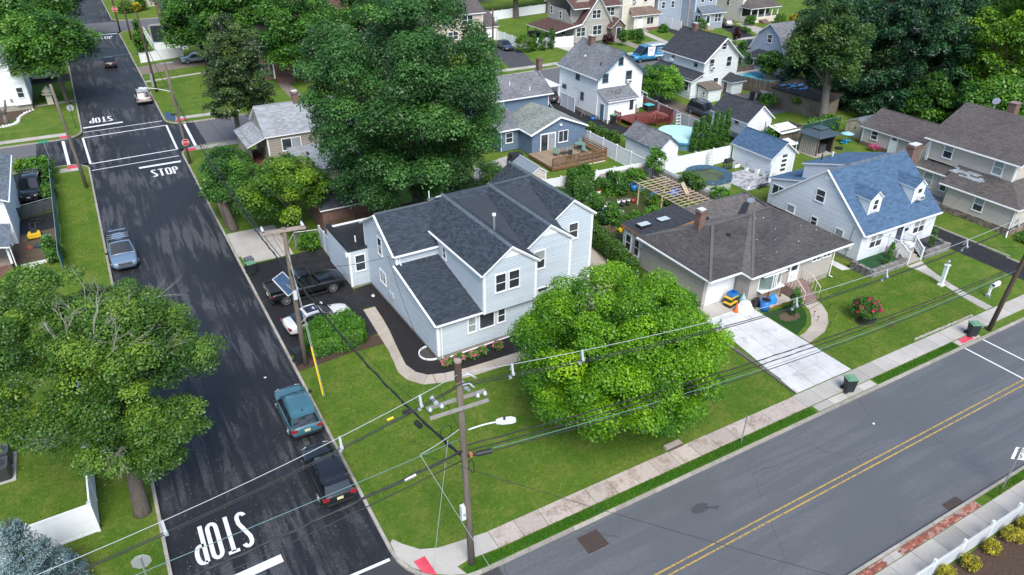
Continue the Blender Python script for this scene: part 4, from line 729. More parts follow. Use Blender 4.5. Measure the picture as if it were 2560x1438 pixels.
for i in range(9):
    for j in range(5):
        if (i + j * 2) % 7 > 1 and 0 < i - j * .5 < 8: y = 3.3 + i * .42 + (.2 if j % 2 else 0); x = .95 + j * .15; z = 2.55 + (x + .28) * .588 + .035; pm_.face([(x, y, z), (x, y + .4, z), (x + .15, y + .4, z + .088), (x + .15, y, z + .088)], 0, rnd.random())
pm_.build('patched_shingles', shingle('shingle_patch_grey', (.30, .33, .36)), H, kind='stuff')
roof(H, [(1.6, 10.7, 5.55), (1.6, 1.6, 5.55), (6.9, 1.6, 8.25), (6.9, 10.7, 8.25)], S_TAUPE, .15, .3, .14); roof(H, [(12.4, 1.6, 5.45), (12.4, 10.7, 5.45), (6.9, 10.7, 8.25), (6.9, 1.6, 8.25)], S_TAUPE, .3, .5, .14)
gutter(H, (1.55, 1.6, 5.5), (1.55, 10.7, 5.5)); gutter(H, (-.33, -.3, 2.5), (-.33, 7.0, 2.5)); gutter(H, (1.05, 7.0, 2.76), (1.05, 10.6, 2.76)); bx(H, 'corner_board', (1.96, 2.05, 3.6), (2.1, 2.2, 5.6), TRIM); bx(H, 'corner_board', (1.96, 10.2, 3.2), (2.1, 10.34, 5.6), TRIM); downspout(H, [(-.2, .1, 2.5), (-.06, .05, 2.2), (-.1, .05, .5), (-.8, -.3, .1)]); downspout(H, [(1.7, 10.1, 5.4), (1.9, 10.1, 5.1), (1.9, 10.1, 3.4)])
window(H, 0, -.02, -1, 2.7, 1.1, .95, 1.3, blind=1); window(H, 0, 1.98, -1, 3.1, 4.05, .95, 1.45, blind=2); window(H, 0, 1.98, -1, 7.85, 4.1, .95, 1.4, blind=1); window(H, 0, 1.38, -1, 8.6, 1.1, 1.0, 1.45, blind=2); window(H, 0, 1.38, -1, 7.1, 1.2, .7, 1.35)
chimney(H, 8.6, 7.2, .8, .7, 6.8, 8.85, cap=False); MB().tube([(7.0, 8.1, 8.2), (7.0, 8.1, 8.9)], .03, 6).tube([(6.95, 8.1, 8.95), (6.88, 8.1, 8.99)], [.34, .32], 16).build('satellite_dish', STEEL, H)
MB().box((1.3, 10.7, 1.2), (1.4, 12, 2.6)).build('fence_panel', BOARD, H); bl2 = MB(); [bl2.box((1.0, 10.7 + i * .13, 2.7), (1.05, 10.74 + i * .13, 3.4)) for i in range(10)]; bl2.box((.98, 10.65, 3.4), (1.07, 12, 3.48)).build('balcony_railing', TRIM, H)
# ------------------------------------------------------------------ second row, facing the back street
TEAL = mat('teal_trim', (.07, .15, .20), .5); TEALD = mat('teal_door', (.08, .17, .23), .5)
H = thing('house', 'tall white two-storey house with blue-grey window trim and grey gable roof', 'house', (47.61, 53.42, 0))
wall(H, 0, 0, -1, [(0, .5), (8.5, .5), (8.5, 5.3), (0, 5.3)], W_WHITE, .15); wall(H, 1, 0, -1, [(0, .5), (7.0, .5), (7.0, 5.3), (3.5, 7.9), (0, 5.3)], W_WHITE, .15); wall(H, 0, 7, 1, [(0, .5), (8.5, .5), (8.5, 5.3), (0, 5.3)], W_WHITE, .3); wall(H, 1, 8.5, 1, [(0, .5), (7, .5), (7, 5.3), (3.5, 7.9), (0, 5.3)], W_WHITE, .3)
MB().box((.02, .02, -.2), (6.98, 8.48, .5)).build('foundation', FOUND, H); gable(H, 0, 7, 0, 8.5, 5.35, 8.1, 1, S_MID, .35, .18, .4, TEAL)
MB().bar((3.5, -.4, 7.95), (-.4, -.4, 4.92), .05, .24, up=(0, 1, 0)).bar((3.5, -.4, 7.95), (7.4, -.4, 4.92), .05, .24, up=(0, 1, 0)).build('rake_board', TEAL, H); gutter(H, (-.4, -.3, 5.0), (-.4, 8.8, 5.0)); downspout(H, [(-.05, 8.4, 5), (-.05, 8.4, .3)])
for h, z, w, hh in ((3.9, 4.0, .85, 1.25), (2.75, 1.7, .75, 1.0)): window(H, 0, -.02, -1, h, z, w, hh, fm=TEAL)
window(H, 0, -.02, -1, 6.8, 2.25, .95, .55, 'single', fm=TEAL)
for h, z, w, hh in ((2.95, 6.35, .75, 1.0), (.65, 4.45, .9, 1.1), (4.25, 4.05, .95, 1.5)): window(H, 1, -.02, -1, h, z, w, hh, fm=TEAL)
acunit(H, 1, 0, -1, 4.72, 4.1)
wall(H, 0, .15, -1, [(-2.2, .4), (0, .4), (0, 3.7), (-2.2, 2.85)], W_WHITE, .15); wall(H, 1, -2.2, -1, [(.15, .4), (4.5, .4), (4.5, 2.9), (.15, 2.9)], W_WHITE, .15); wall(H, 0, 4.5, 1, [(-2.2, .4), (0, .4), (0, 3.7), (-2.2, 2.85)], W_WHITE, .2); MB().box((.17, -2.18, -.2), (4.48, 0, .4)).build('foundation', FOUND, H)
roof(H, [(-.05, -2.5, 2.75), (4.75, -2.5, 2.75), (4.75, 0, 3.8), (-.05, 0, 3.8)], S_MID, .18, .4, .12); st_ = MB(); [st_.face([(x, y, 3.05 + (y + 1.8) * .42), (x + s, y - .05, 3.04 + (y + 1.8) * .42), (x + s * .8, y + s * .5, 3.08 + (y + 1.8) * .42 + s * .2), (x - .05, y + s * .4, 3.07 + (y + 1.8) * .42 + s * .17)]) for x, y, s in [(rnd.uniform(1.0, 3.2), rnd.uniform(-1.5, -.7), rnd.uniform(.05, .25)) for _ in range(22)]]; st_.build('moss_clumps', mat('moss', (.02, .022, .018), 1), H, kind='stuff')
door(H, 0, .13, -1, -1.55, .15, .95, 2.1, TEALD); door(H, 1, -2.23, -1, 3.3, .75, .95, 2.0, TRIM, .75); downspout(H, [(.2, -2.4, 2.7), (.2, -2.25, 2.4), (.2, -2.25, .2), (.05, -2.5, .06)])
wall(H, 1, .4, -1, [(7, .4), (7.8, .4), (7.8, 2.3), (7, 2.8)], W_WHITE, .15); roof(H, [(8.1, -.1, 2.2), (8.1, 1.4, 2.2), (6.9, 1.4, 2.9), (6.9, -.1, 2.9)], S_MID, .18, .4, .08); chimney(H, 3.2, 6.2, .7, .7, 6.6, 8.75)
MB().tube([(1.6, 5.2, 6.4), (1.6, 5.2, 6.75)], .12, 8).build('roof_vent', TRIM, H); MB().tube([(1.2, 1.2, 6.0), (1.2, 1.2, 6.75)], .07, 8).build('vent_pipe', DARKM, H)
pc = MB().box((-2.6, 8.2, 2.3), (0, 13, 2.42)); [pc.box((x - .12, y - .12, 0), (x + .12, y + .12, 2.3)) for x in (-2.4, -.2) for y in (8.4, 12.8)]; pc.build('carport_roof', WHITE, H)
cd_ = MB(); cd_.tube([(-.04, 5.3, 2.9), (-.04, 3.9, 2.85), (-.04, 3.9, .9)], .02, 5); cd_.build('conduit', STEEL, H)
H = thing('house', 'pale green-grey two-storey house with charcoal gable and wrap-around porch roof', 'house', (64.32, 54.59, 0))
wall(H, 1, 0, -1, [(0, .4), (8.2, .4), (8.2, 5.3), (5.1, 7.65), (1.9, 5.2), (1.9, 2.75), (0, 2.7)], W_MINT, .22); wall(H, 0, 1.9, -1, [(0, 2.7), (8.2, 2.7), (8.2, 5.2), (0, 5.2)], W_MINT, .22); wall(H, 0, 8.2, 1, [(0, .4), (8.2, .4), (8.2, 5.2), (0, 5.2)], W_MINT, .3); wall(H, 1, 8.2, 1, [(1.9, .4), (8.2, .4), (8.2, 5.2), (5.1, 7.6), (1.9, 5.2)], W_MINT, .3); wall(H, 0, 0, -1, [(0, .4), (3.2, .4), (3.2, 2.7), (0, 2.7)], W_MINT, .22); wall(H, 1, 3.2, 1, [(0, .4), (1.9, .4), (1.9, 2.7), (0, 2.7)], W_MINT, .22)
MB().box((.02, .02, -.2), (8.18, 8.18, .4)).build('foundation', W_MINT, H); gable(H, 1.9, 8.3, 0, 8.2, 5.2, 7.85, 1, S_DARK, .45, .18, .4); roof(H, [(-.4, 8.8, 2.5), (-.4, -.35, 2.5), (1.9, -.35, 3.4), (1.9, 8.8, 3.4)], S_DARK, .18, .4, .12); roof(H, [(-.9, 5.2, 2.5), (-.9, 2.9, 2.5), (1.0, 4.05, 3.25), (1.0, 4.1, 3.25)], S_DARK, .2, .4, .1)
MB().bar((5.1, -.45, 7.7), (1.45, -.45, 4.72), .05, .2, up=(0, 1, 0)).bar((5.1, -.45, 7.7), (8.75, -.45, 4.72), .05, .2, up=(0, 1, 0)).build('rake_board', TRIM, H); gutter(H, (1.45, -.4, 4.8), (1.45, 8.6, 4.8)); gutter(H, (-.45, -.35, 2.46), (-.45, 8.8, 2.46)); bx(H, 'corner_board', (-.03, -.03, .4), (.08, .08, 2.5), TRIM)
for h, z, w, hh in ((4.65, 6.15, .95, .95), (2.75, 3.75, .95, 1.4), (5.9, 3.75, 1.0, 1.45), (3.9, 1.1, 1.0, 1.4)): window(H, 1, -.02, -1, h, z, w, hh)
for h in (1.1, 5.8): window(H, 0, 1.88, -1, h, 3.75, .95, 1.35)
window(H, 0, -.02, -1, .45, .95, 1.9, 1.4, 'pair2'); acunit(H, 1, 0, -1, 3.3, 3.8); acunit(H, 1, 0, -1, 4.5, 1.1); acunit(H, 0, 1.9, -1, 6.3, 3.8)
wall(H, 1, -1.7, -1, [(5.9, .3), (8.0, .3), (8.0, 2.1), (5.9, 2.1)], W_MINT, .22); wall(H, 0, 5.9, -1, [(-1.7, .3), (0, .3), (0, 2.1), (-1.7, 2.1)], W_MINT, .22); wall(H, 0, 8.0, 1, [(-1.7, .3), (0, .3), (0, 2.1), (-1.7, 2.1)], W_MINT, .22); MB().box((5.92, -1.68, -.1), (7.98, 0, .3)).build('foundation', FOUND, H)
roof(H, [(5.5, -2.05, 2.05), (8.4, -2.05, 2.05), (7.0, -.3, 2.95), (6.9, -.3, 2.95)], S_DARK, .2, .4, .08); roof(H, [(5.5, .05, 2.05), (5.5, -2.05, 2.05), (6.9, -.3, 2.95), (6.9, .05, 2.95)], S_DARK, .2, .4, .08); roof(H, [(8.4, -2.05, 2.05), (8.4, .05, 2.05), (7.0, .05, 2.95), (7.0, -.3, 2.95)], S_DARK, .2, .4, .08); door(H, 0, 5.88, -1, -1.0, .3, .85, 1.7, mat('brown_door', (.14, .06, .04), .5), .3)
for y in (4.5, 6.2, 8.6): bx(H, 'porch_post', (-.35, y - .07, 0), (-.2, y + .07, 2.5), TRIM)
bx(H, 'porch_floor', (-.4, 3.2, -.1), (1.9, 8.8, .5), FOUND); chimney(H, 5.0, 5.9, .65, .65, 7.3, 8.6)
H = thing('house', 'slate-blue house with gabled rear wing and sliding door onto a wooden deck', 'house', (33.36, 45.51, 0))
wall(H, 1, 0, -1, [(0, .1), (7, .1), (7, 2.75), (3.5, 3.98), (0, 2.7)], W_BLUE, .13); wall(H, 0, 0, -1, [(0, .1), (2.8, .1), (2.8, 2.65), (0, 2.65)], W_BLUE, .13); wall(H, 0, 7, 1, [(0, .1), (8, .1), (8, 2.7), (0, 2.7)], W_BLUE, .2); wall(H, 1, 2.8, -1, [(-2.4, .1), (0, .1), (0, 2.6), (-2.4, 2.6)], W_BLUE, .13); wall(H, 0, -2.4, -1, [(2.8, .1), (10, .1), (10, 2.6), (-2.4 + 5.2, 2.6)], W_BLUE, .13)
roof(H, [(-.25, 7, 2.6), (-.25, -.25, 2.6), (3.5, -.25, 4.08), (3.5, 7, 4.08)], S_MOSS, .17, .4, .12); roof(H, [(7.25, -.25, 2.6), (7.25, 7, 2.6), (3.5, 7, 4.08), (3.5, -.25, 4.08)], S_MOSS, .17, .4, .12); roof(H, [(-2.7, 2.5, 2.55), (0.5, 2.5, 2.55), (.5, 6.2, 3.7), (-2.7, 6.2, 3.7)], S_MID, .17, .4, .12); roof(H, [(7.3, 7.2, 2.6), (7.3, 12, 2.6), (5.4, 12, 4.8), (5.4, 6.4, 4.8)], S_MID, .2, .4, .1)
wall(H, 1, 6.2, -1, [(-2.4, 3.2), (6.0, 3.2), (6.0, 4.9), (-2.4, 4.9)], W_BLUE, .16); wall(H, 0, 6.0, 1, [(6.2, .1), (12, .1), (12, 4.9), (9, 7.0), (6.2, 4.9)], W_BLUE, .2); wall(H, 0, -2.4, -1, [(6.2, 2.6), (12, 2.6), (12, 4.9), (9, 7.0), (6.2, 4.9)], W_BLUE, .2); wall(H, 1, 12, 1, [(-2.4, .1), (6, .1), (6, 4.9), (-2.4, 4.9)], W_BLUE, .3)
roof(H, [(-2.8, 5.8, 4.85), (6.4, 5.8, 4.85), (6.4, 9, 6.75), (-2.8, 9, 6.75)], S_MID, .17, .4, .13); roof(H, [(6.4, 12.3, 4.8), (-2.8, 12.3, 4.8), (-2.8, 9, 6.75), (6.4, 9, 6.75)], S_MID, .3, .5, .13); gutter(H, (-2.8, 5.75, 4.8), (6.4, 5.75, 4.8))
MB().bar((3.5, -.27, 3.94), (-.3, -.27, 2.44), .05, .18, up=(0, 1, 0)).bar((3.5, -.27, 3.94), (7.3, -.27, 2.44), .05, .18, up=(0, 1, 0)).build('rake_board', TRIM, H); gutter(H, (-.28, -.2, 2.5), (-.28, 2.6, 2.5)); gutter(H, (-2.7, 2.45, 2.48), (-.3, 2.45, 2.48)); downspout(H, [(-2.3, 2.6, 2.4), (-2.3, 2.74, 2.2), (-2.3, 2.74, .1)]); downspout(H, [(5.9, 6.0, 4.7), (5.9, 6.12, 4.5), (5.9, 6.12, 3.4)])
sd_ = MB(); sd_.box((1.05, -.06, .25), (1.17, .02, 2.4)).box((2.95, -.06, .25), (3.07, .02, 2.4)).box((1.17, -.06, 2.26), (2.95, .02, 2.4)).box((1.17, -.06, .25), (2.95, .02, .33)).box((2.02, -.05, .33), (2.12, .01, 2.26)); o = sd_.build('sliding_door', TRIM, H)
MB().face([(1.17, -.03, .33), (2.02, -.03, .33), (2.02, -.03, 2.26), (1.17, -.03, 2.26)]).build('pane', GLASS, o); MB().face([(2.12, -.035, .33), (2.95, -.035, .33), (2.95, -.035, 2.26), (2.12, -.035, 2.26)]).build('pane', BLIND, o); MB().bar((2.9, -.09, 1.0), (2.9, -.09, 1.5), .04).build('handle', STEEL, o)
window(H, 1, -.02, -1, 3.4, 1.05, 1.3, 1.35, 'pair'); window(H, 1, 2.78, -1, -1.75, .95, .95, 1.2); window(H, 1, 6.18, -1, -1.2, 3.45, 1.15, 1.3, blind=2); MB().box((3.5, -.2, 3.0), (3.75, -.02, 3.2)).build('flood_light', TRIM, H)
chimney(H, 6.6, 9.5, .5, .7, 2, 8.0, cap=False); MB().tube([(1.5, 7.6, 5.8), (1.5, 7.6, 6.3)], .06, 8).build('vent_pipe', TRIM, H); MB().tube([(3.6, 6.6, 5.3), (3.6, 6.6, 5.7)], .06, 8).build('vent_pipe', TRIM, H)
# deck
D = thing('deck', 'wooden deck with brown railing and built-in benches behind the slate-blue house', 'deck', (32.85, 40.2, 0)); dbm = MB().box((0, 0, .42), (.135, 4.95, .455)).mesh('deck_board', DECKW)
for i in range(48): o = link('deck_board', dbm, D); o.location = (.05 + i * .145, .3, rnd.uniform(-.003, .003))
MB().box((.05, .3, .12), (7.0, .36, .42)).box((.02, .3, .12), (.08, 5.2, .42)).build('rim_joist', RAILW, D); lt = MB().box((3.6, .33, 0), (7.0, .37, .3)); lt.build('skirt_panel', TRIM, D)
for x in (.06, 1.8, 3.4, 5.2, 6.95): bx(D, 'rail_post', (x - .05, .28, 0), (x + .05, .38, 1.45), RAILW)
MB().bar((.06, .33, 1.45), (7.0, .33, 1.45), .12, .05).build('top_rail', RAILW, D); MB().bar((.06, .33, .6), (3.4, .33, .6), .05, .08).build('bottom_rail', RAILW, D); MB().bar((6.95, .33, 1.45), (6.95, 5.0, 1.45), .12, .05).build('top_rail', RAILW, D)
bal = MB().box((-.02, -.02, .6), (.02, .02, 1.42)).mesh('baluster', RAILW)
for i in range(28): link('baluster', bal, D).location = (.18 + i * .115, .33, 0)
for z in (.75, .95, 1.2): MB().bar((3.4, .33, z), (7.0, .33, z), .04, .12).build('rail_board', RAILW, D); MB().bar((6.95, .33, z), (6.95, 5.0, z), .04, .12).build('rail_board', RAILW, D)
MB().box((6.4, .5, .88), (6.9, 5.0, .93)).box((3.6, .45, .88), (6.4, .85, .93)).build('bench_seat', RAILW, D)
# ------------------------------------------------------------------ grey-brown split house behind the maple, brick garage
H = thing('house', 'taupe house with pale grey roof and brick chimney mostly hidden behind the big maple', 'house', (6.4, 50.0, 0))
boxwalls(H, 0, 8.5, 0, 6.0, 0, 5.4, W_TAUPE, .25, 7.3, 0); gable(H, 0, 8.5, 0, 6, 5.45, 7.4, 0, S_GREY, .25, .17, .4); window(H, 1, -.02, -1, 1.3, 3.6, 1.9, 1.25, 'slide', blind=1); chimney(H, 3.9, 3.0, .6, .6, 6.8, 8.3); window(H, 0, -.02, -1, 2.5, 3.5, .8, 1.3); window(H, 0, -.02, -1, 4.0, 3.5, .8, 1.3)
wall(H, 0, -1.5, -1, [(0.5, 2.2), (6, 2.2), (6, 4.7), (.5, 4.7)], W_TAUPE, .25); MB().box((-1.45, .6, 0), (0, 6, 2.2)).build('brick_base', BRICK, H); roof(H, [(-1.9, 6.2, 4.4), (-1.9, .2, 4.4), (.1, .2, 5.2), (.1, 6.2, 5.2)], S_GREY, .2, .4, .1)
wall(H, 1, -3.5, -1, [(1.9, .2), (8.5, .2), (8.5, 2.75), (1.9, 2.75)], W_TAUPE, .2); wall(H, 0, 1.9, -1, [(-3.5, .2), (0, .2), (0, 3.9), (-3.5, 2.7)], W_TAUPE, .2); wall(H, 0, 8.5, 1, [(-3.5, .2), (0, .2), (0, 3.9), (-3.5, 2.7)], W_TAUPE, .2); roof(H, [(1.7, -3.9, 2.7), (8.7, -3.9, 2.7), (8.7, 0, 3.9), (1.7, 0, 3.9)], S_GREY, .18, .4, .1); window(H, 1, -3.52, -1, 3.3, 1.1, .95, 1.25); window(H, 1, -3.52, -1, 6.2, 1.1, .95, 1.25); MB().box((3.2, -1.7, 3.35), (3.4, -1.2, 3.6)).build('roof_vent', DARKM, H)
H = thing('garage', 'dark red brick garage with charcoal roof beside the wooden fence', 'garage', (7.6, 37.6, 0)); MB().box((0, 0, 0), (4.2, 5, 2.4)).face([(0, 0, 2.4), (0, 5, 2.4), (0, 2.5, 3.5)]).face([(4.2, 0, 2.4), (4.2, 5, 2.4), (4.2, 2.5, 3.5)]).build('brick_wall', BRICK, H); gable(H, 0, 4.2, 0, 5, 2.4, 3.6, 0, S_DARK, .22, .18, .4)
# small outbuildings
H = thing('garage', 'small white garage with pale grey roof next to the teal-covered pool', 'garage', (43.1, 36.0, 0)); boxwalls(H, 0, 2.7, 0, 5.4, 0, 2.3, W_WHITE, .2, 3.4, 1); gable(H, 0, 2.7, 0, 5.4, 2.35, 3.45, 1, S_MID, .3, .18, .4, TEAL)
H = thing('garage', 'white garage with charcoal roof and a small sash window behind the arborvitae', 'garage', (58.0, 38.0, 0)); boxwalls(H, 0, 3.9, 0, 5.6, 0, 2.5, W_WHITE, .18, 4.0, 1); gable(H, 0, 3.9, 0, 5.6, 2.5, 4.05, 1, S_DARK, .3, .17, .4); window(H, 0, -.02, -1, 1.2, 1.1, .8, 1.2); bx(H, 'lean_to_roof', (-2.4, -1.2, 1.55), (-.1, 2.2, 1.62), S_LIGHTBLUE)
H = thing('shed', 'open lean-to shed with white roof panel and brown board sides', 'shed', (61.0, 35.6, 0)); MB().face([(-1.2, -1.2, 1.6), (2.0, -1.2, 1.6), (2.0, .9, 2.0), (-1.2, .9, 2.0)]).face([(-1.2, -1.2, 1.65), (2.0, -1.2, 1.65), (2.0, .9, 2.05), (-1.2, .9, 2.05)]).box((-1.2, -1.22, 1.6), (2.0, -1.19, 1.66)).build('roof', WHITE, H); [bx(H, 'board', (-1.1 + i * .3, -.9, 0), (-.82 + i * .3, -.86, 1.9), BOARD) for i in range(12)]; [bx(H, 'post', (x, 1.4, 0), (x + .08, 1.48, 2.3), BOARD) for x in (-1.1, .6, 2.4)]; [bx(H, 'board', (2.5, -.85 + i * .3, 0), (2.54, -.57 + i * .3, 2.0), BOARD) for i in range(7)]
H = thing('garage', 'pale siding garage with bright blue roof beside the paver patio', 'garage', (51.7, 28.4, 0)); boxwalls(H, 0, 3.4, 0, 5.3, 0, 2.3, W_CAPE, .15, 3.5, 1); gable(H, 0, 3.4, 0, 5.3, 2.35, 3.6, 1, S_SKY, .28, .16, .4); gd = MB().box((.6, -.06, .05), (2.5, -.02, 2.1)); gd.build('garage_door', WHITE, H); [bx(H, 'pane', (1.5, -.075, .45 + i * .5), (2.2, -.062, .72 + i * .5), GLASS) for i in range(4)]; bx(H, 'gate_leaf', (-.9, -.9, .05), (-.02, -.8, 1.95), WHITE)
H = thing('garage', 'beige garage with brown roof and white side door behind the cape', 'garage', (69.2, 23.4, 0)); boxwalls(H, 0, 5.6, 0, 7.4, 0, 2.3, W_BEIGE, .17, 3.7, 1); gable(H, 0, 5.6, 0, 7.4, 2.35, 3.8, 1, S_TAUPE, .3, .17, .4); MB().box((-.03, 0, -.1), (.1, 7.4, .45)).build('brick_base', mat('brown_brick_base', (.19, .115, .085), .9, [(6, (.13, .08, .06), .6)]), H); window(H, 0, -.04, -1, 5.4, 1.0, .9, 1.05); door(H, 0, -.05, -1, 2.9, .1, .95, 2.1, TRIM, .25); window(H, 0, -.04, -1, .7, 1.0, .9, 1.05)
H = thing('shed', 'tan garden shed with double doors and grey roof beside the beige garage', 'shed', (70.4, 31.3, 0)); wall(H, 0, 0, -1, [(0, 0), (2.7, 0), (2.7, 1.85), (1.35, 2.3), (0, 1.85)], W_SHED, 3, th=.004); wall(H, 1, 0, -1, [(0, 0), (3.4, 0), (3.4, 1.8), (0, 1.8)], W_SHED, 3, th=.004); wall(H, 1, 2.7, 1, [(0, 0), (3.4, 0), (3.4, 1.8), (0, 1.8)], W_SHED, 3); wall(H, 0, 3.4, 1, [(0, 0), (2.7, 0), (2.7, 1.85), (1.35, 2.3), (0, 1.85)], W_SHED, 3); gable(H, 0, 3.4, 0, 2.7, 1.85, 2.4, 0, S_LIGHTBLUE, .12, .2, .4, W_SHED)
for y in (.55, 1.36): o = MB().box((-.04, y, .1), (-.005, y + .78, 1.75)).box((-.055, y, .1), (-.04, y + .08, 1.75)).box((-.055, y + .7, .1), (-.04, y + .78, 1.75)).box((-.055, y + .08, .9), (-.04, y + .7, .98)).build('door', W_SHED, H); bx(o, 'handle', (-.09, 1.3 if y < 1 else 1.4, 1.15), (-.055, 1.34 if y < 1 else 1.44, 1.4), DARKM)
H = thing('garden_shed', 'low resin shed with grey-blue roof and tan walls just behind the corner house roof', 'shed', (28.4, 37.4, 0)); boxwalls(H, 0, 1.7, 0, 3.6, 0, 1.75, mat('resin_tan', (.55, .50, .44), .6), .3, 2.25, 1); gable(H, 0, 1.7, 0, 3.6, 1.75, 2.3, 1, mat('resin_roof', (.22, .26, .30), .6, [(2, (.18, .21, .25), .5)]), .12, .5, 1.2, TRIM); MB().bar((.85, -.1, 2.33), (.85, 3.7, 2.33), .14, .05).build('ridge_cap', TRIM, H)
H = thing('shed', 'weathered lean-to shed with board roof against the pale green-grey house', 'shed', (65.4, 52.2, 0)); boxwalls(H, 0, 2.2, 0, 2.0, 0, 1.7, W_MINT, .3); [MB().bar((-.2 + i * .2, -.25, 1.72), (-.2 + i * .2, 2.2, 2.25), .19, .03).build('roof_board', BOARD, H) for i in range(14)]; window(H, 0, -.02, -1, .6, .8, .5, .5, 'single')
H = thing('garage', 'derelict block garage with mossy black roof and torn blue tarp', 'garage', (72.6, 38.8, 0)); MB().prism([(0, 0), (4.6, 1.8), (6.4, 10), (-.5, 8.4)], 0, 2.3).build('block_wall', mat('stained_block', (.20, .16, .125), .95, [(.7, (.10, .08, .06), .9), (5, (.27, .22, .17), .5)], bump=(8, .8, .05)), H); MB().prism([(-.25, -.25), (4.9, 1.6), (6.7, 10.3), (-.8, 8.6)], 2.3, 2.5).build('flat_roof', mat('mossy_black_roof', (.025, .024, .024), .9, [(.9, (.055, .045, .035), .8)], bump=(7, 1, .06)), H)
tp = MB(); [tp.prism([(x, y), (x + w, y + .2), (x + w * .9, y + h), (x - .1, y + h * .8)], 2.505, 2.52 + rnd.uniform(0, .03)) for x, y, w, h in [(rnd.uniform(.2, 3.4), rnd.uniform(5.3, 8.2), rnd.uniform(.4, 1.3), rnd.uniform(.15, .6)) for _ in range(16)]]; tp.build('torn_tarp', mat('blue_tarp', (.10, .32, .60), .5), H)
# gazebo
G_ = thing('gazebo', 'dark hardtop gazebo with two-tier metal roof and beige curtains', 'gazebo', (60.9, 30.2, 0)); WPOST = mat('gazebo_post', (.17, .12, .085), .7)
MB().box((-.2, -.1, -.1), (3.3, 2.9, .06)).build('base_slab', CONC, G_)
for x in (.15, 2.7):
    for y in (.1, 2.5): bx(G_, 'post', (x, y, .06), (x + .16, y + .16, 2.25), WPOST)
MR = mat('metal_roof_slate', (.06, .085, .105), .45, [(1, (.05, .07, .09), .5)]); e = [(-.35, -.4), (3.35, -.4), (3.35, 3.0), (-.35, 3.0)]; c = (1.5, 1.3); r_ = MB()
for (s, z0, z1, k) in ((1, 2.25, 2.85, .25), (.42, 2.86, 3.08, .1)):
    q = [(c[0] + (x - c[0]) * s, c[1] + (y - c[1]) * s, z0) for x, y in e]; p = [(c[0] + (x - c[0]) * k, c[1] + (y - c[1]) * k, z1) for x, y in e]; r_.face(p)
    for i in range(4):
        j = (i + 1) % 4; r_.face([q[i], q[j], p[j], p[i]])
        if s == 1:
            for f in np.linspace(.08, .92, 9): a = Vector(q[i]).lerp(Vector(q[j]), f); b = Vector(p[i]).lerp(Vector(p[j]), f); r_.bar((a.x, a.y, a.z + .012), (b.x, b.y, b.z + .012), .03, .025)
r_.build('roof', MR, G_)
cu = MB()
for i in range(26): y = .2 + i * .085; x = .12 + .05 * math.sin(i * 1.9); cu.face([(x, y, .1), (.12 + .05 * math.sin((i + 1) * 1.9), y + .085, .1), (.12 + .03 * math.sin((i + 1) * 1.9), y + .085, 2.2), (.12 + .03 * math.sin(i * 1.9), y, 2.2)])
cu.build('curtain', mat('curtain_beige', (.36, .31, .28), .9), G_); bk = MB().box((.3, 2.55, .1), (2.7, 2.6, 2.2)).box((2.75, .2, .1), (2.8, 2.6, 2.2)); bk.build('dark_screen', mat('gazebo_screen', (.03, .028, .03), .9), G_)
tag(MB().box((61.4 + .7, 30.75, .07), (62.1 + 1.0, 31.8, 1.0)).build('covered_grill', mat('grey_cover', (.06, .065, .08), .8, bump=(4, .8, .08))), 'grey fabric-covered grill standing under the gazebo', 'grill cover')
# ------------------------------------------------------------------ houses across the back street
H = thing('house', 'grey Tudor-style house with swooping dark red roof and carport', 'house', (69.9, 91.3, 0))
wall(H, 1, 0, -1, [(0, .2), (8, .2), (8, 3.0), (4.75, 7.9), (1.5, 3.6), (0, 2.9)], W_TUDOR, .2); wall(H, 0, 0, -1, [(0, .2), (9, .2), (9, 5.5), (3, 5.5), (0, 3)], W_TUDOR, .2); wall(H, 1, .5, -1, [(6, .2), (10, .2), (10, 5.9), (6, 5.9)], W_TUDOR, .2); wall(H, 0, 10, 1, [(.5, .2), (9, .2), (9, 5.9), (.5, 5.9)], W_TUDOR, .3); wall(H, 1, 1.6, -1, [(0, 3.0), (6, 3), (6, 6.2), (3, 8.2), (0, 6.2)], W_TUDOR, .2); wall(H, 1, 9, 1, [(0, .2), (10, .2), (10, 6), (0, 6)], W_TUDOR, .4)
roof(H, [(8.2, -.4, 2.9), (8.2, 4.5, 2.9), (4.75, 4.5, 8.0), (4.75, -.4, 8.0)], S_RED, .2, .4, .14); roof(H, [(1.2, 4.5, 3.4), (1.2, -.4, 3.4), (4.75, -.4, 8.0), (4.75, 4.5, 8.0)], S_RED, .2, .4, .14); roof(H, [(-4.6, 9, 2.45), (-4.6, -.4, 2.45), (1.25, -.4, 3.5), (1.25, 9, 3.5)], S_RED, .2, .4, .14); roof(H, [(-.3, .0, 6.0), (10.3, .0, 6.0), (10.3, 5, 8.6), (-.3, 5, 8.6)], S_RED, .2, .4, .14); roof(H, [(10.3, 10, 6.0), (-.3, 10, 6.0), (-.3, 5, 8.6), (10.3, 5, 8.6)], S_RED, .4, .6, .14)
for y in (0, 3, 6, 8.8): bx(H, 'carport_post', (-4.4, y, 0), (-4.28, y + .12, 2.45), DARKM)
MB().bar((1.2, -.45, 3.35), (4.75, -.45, 7.92), .05, .25, up=(0, 1, 0)).bar((8.25, -.45, 2.8), (4.75, -.45, 7.92), .05, .25, up=(0, 1, 0)).bar((1.2, -.45, 3.35), (-4.6, -.45, 2.35), .05, .25, up=(0, 1, 0)).build('rake_board', TRIM, H)
for h, z, w, hh in ((3.6, 4.1, 1.9, 1.5), (3.9, 1.25, 2.0, 1.7), (.4, 1.25, 1.9, 1.6)): window(H, 1, -.02, -1, h, z, w, hh, 'pair2')
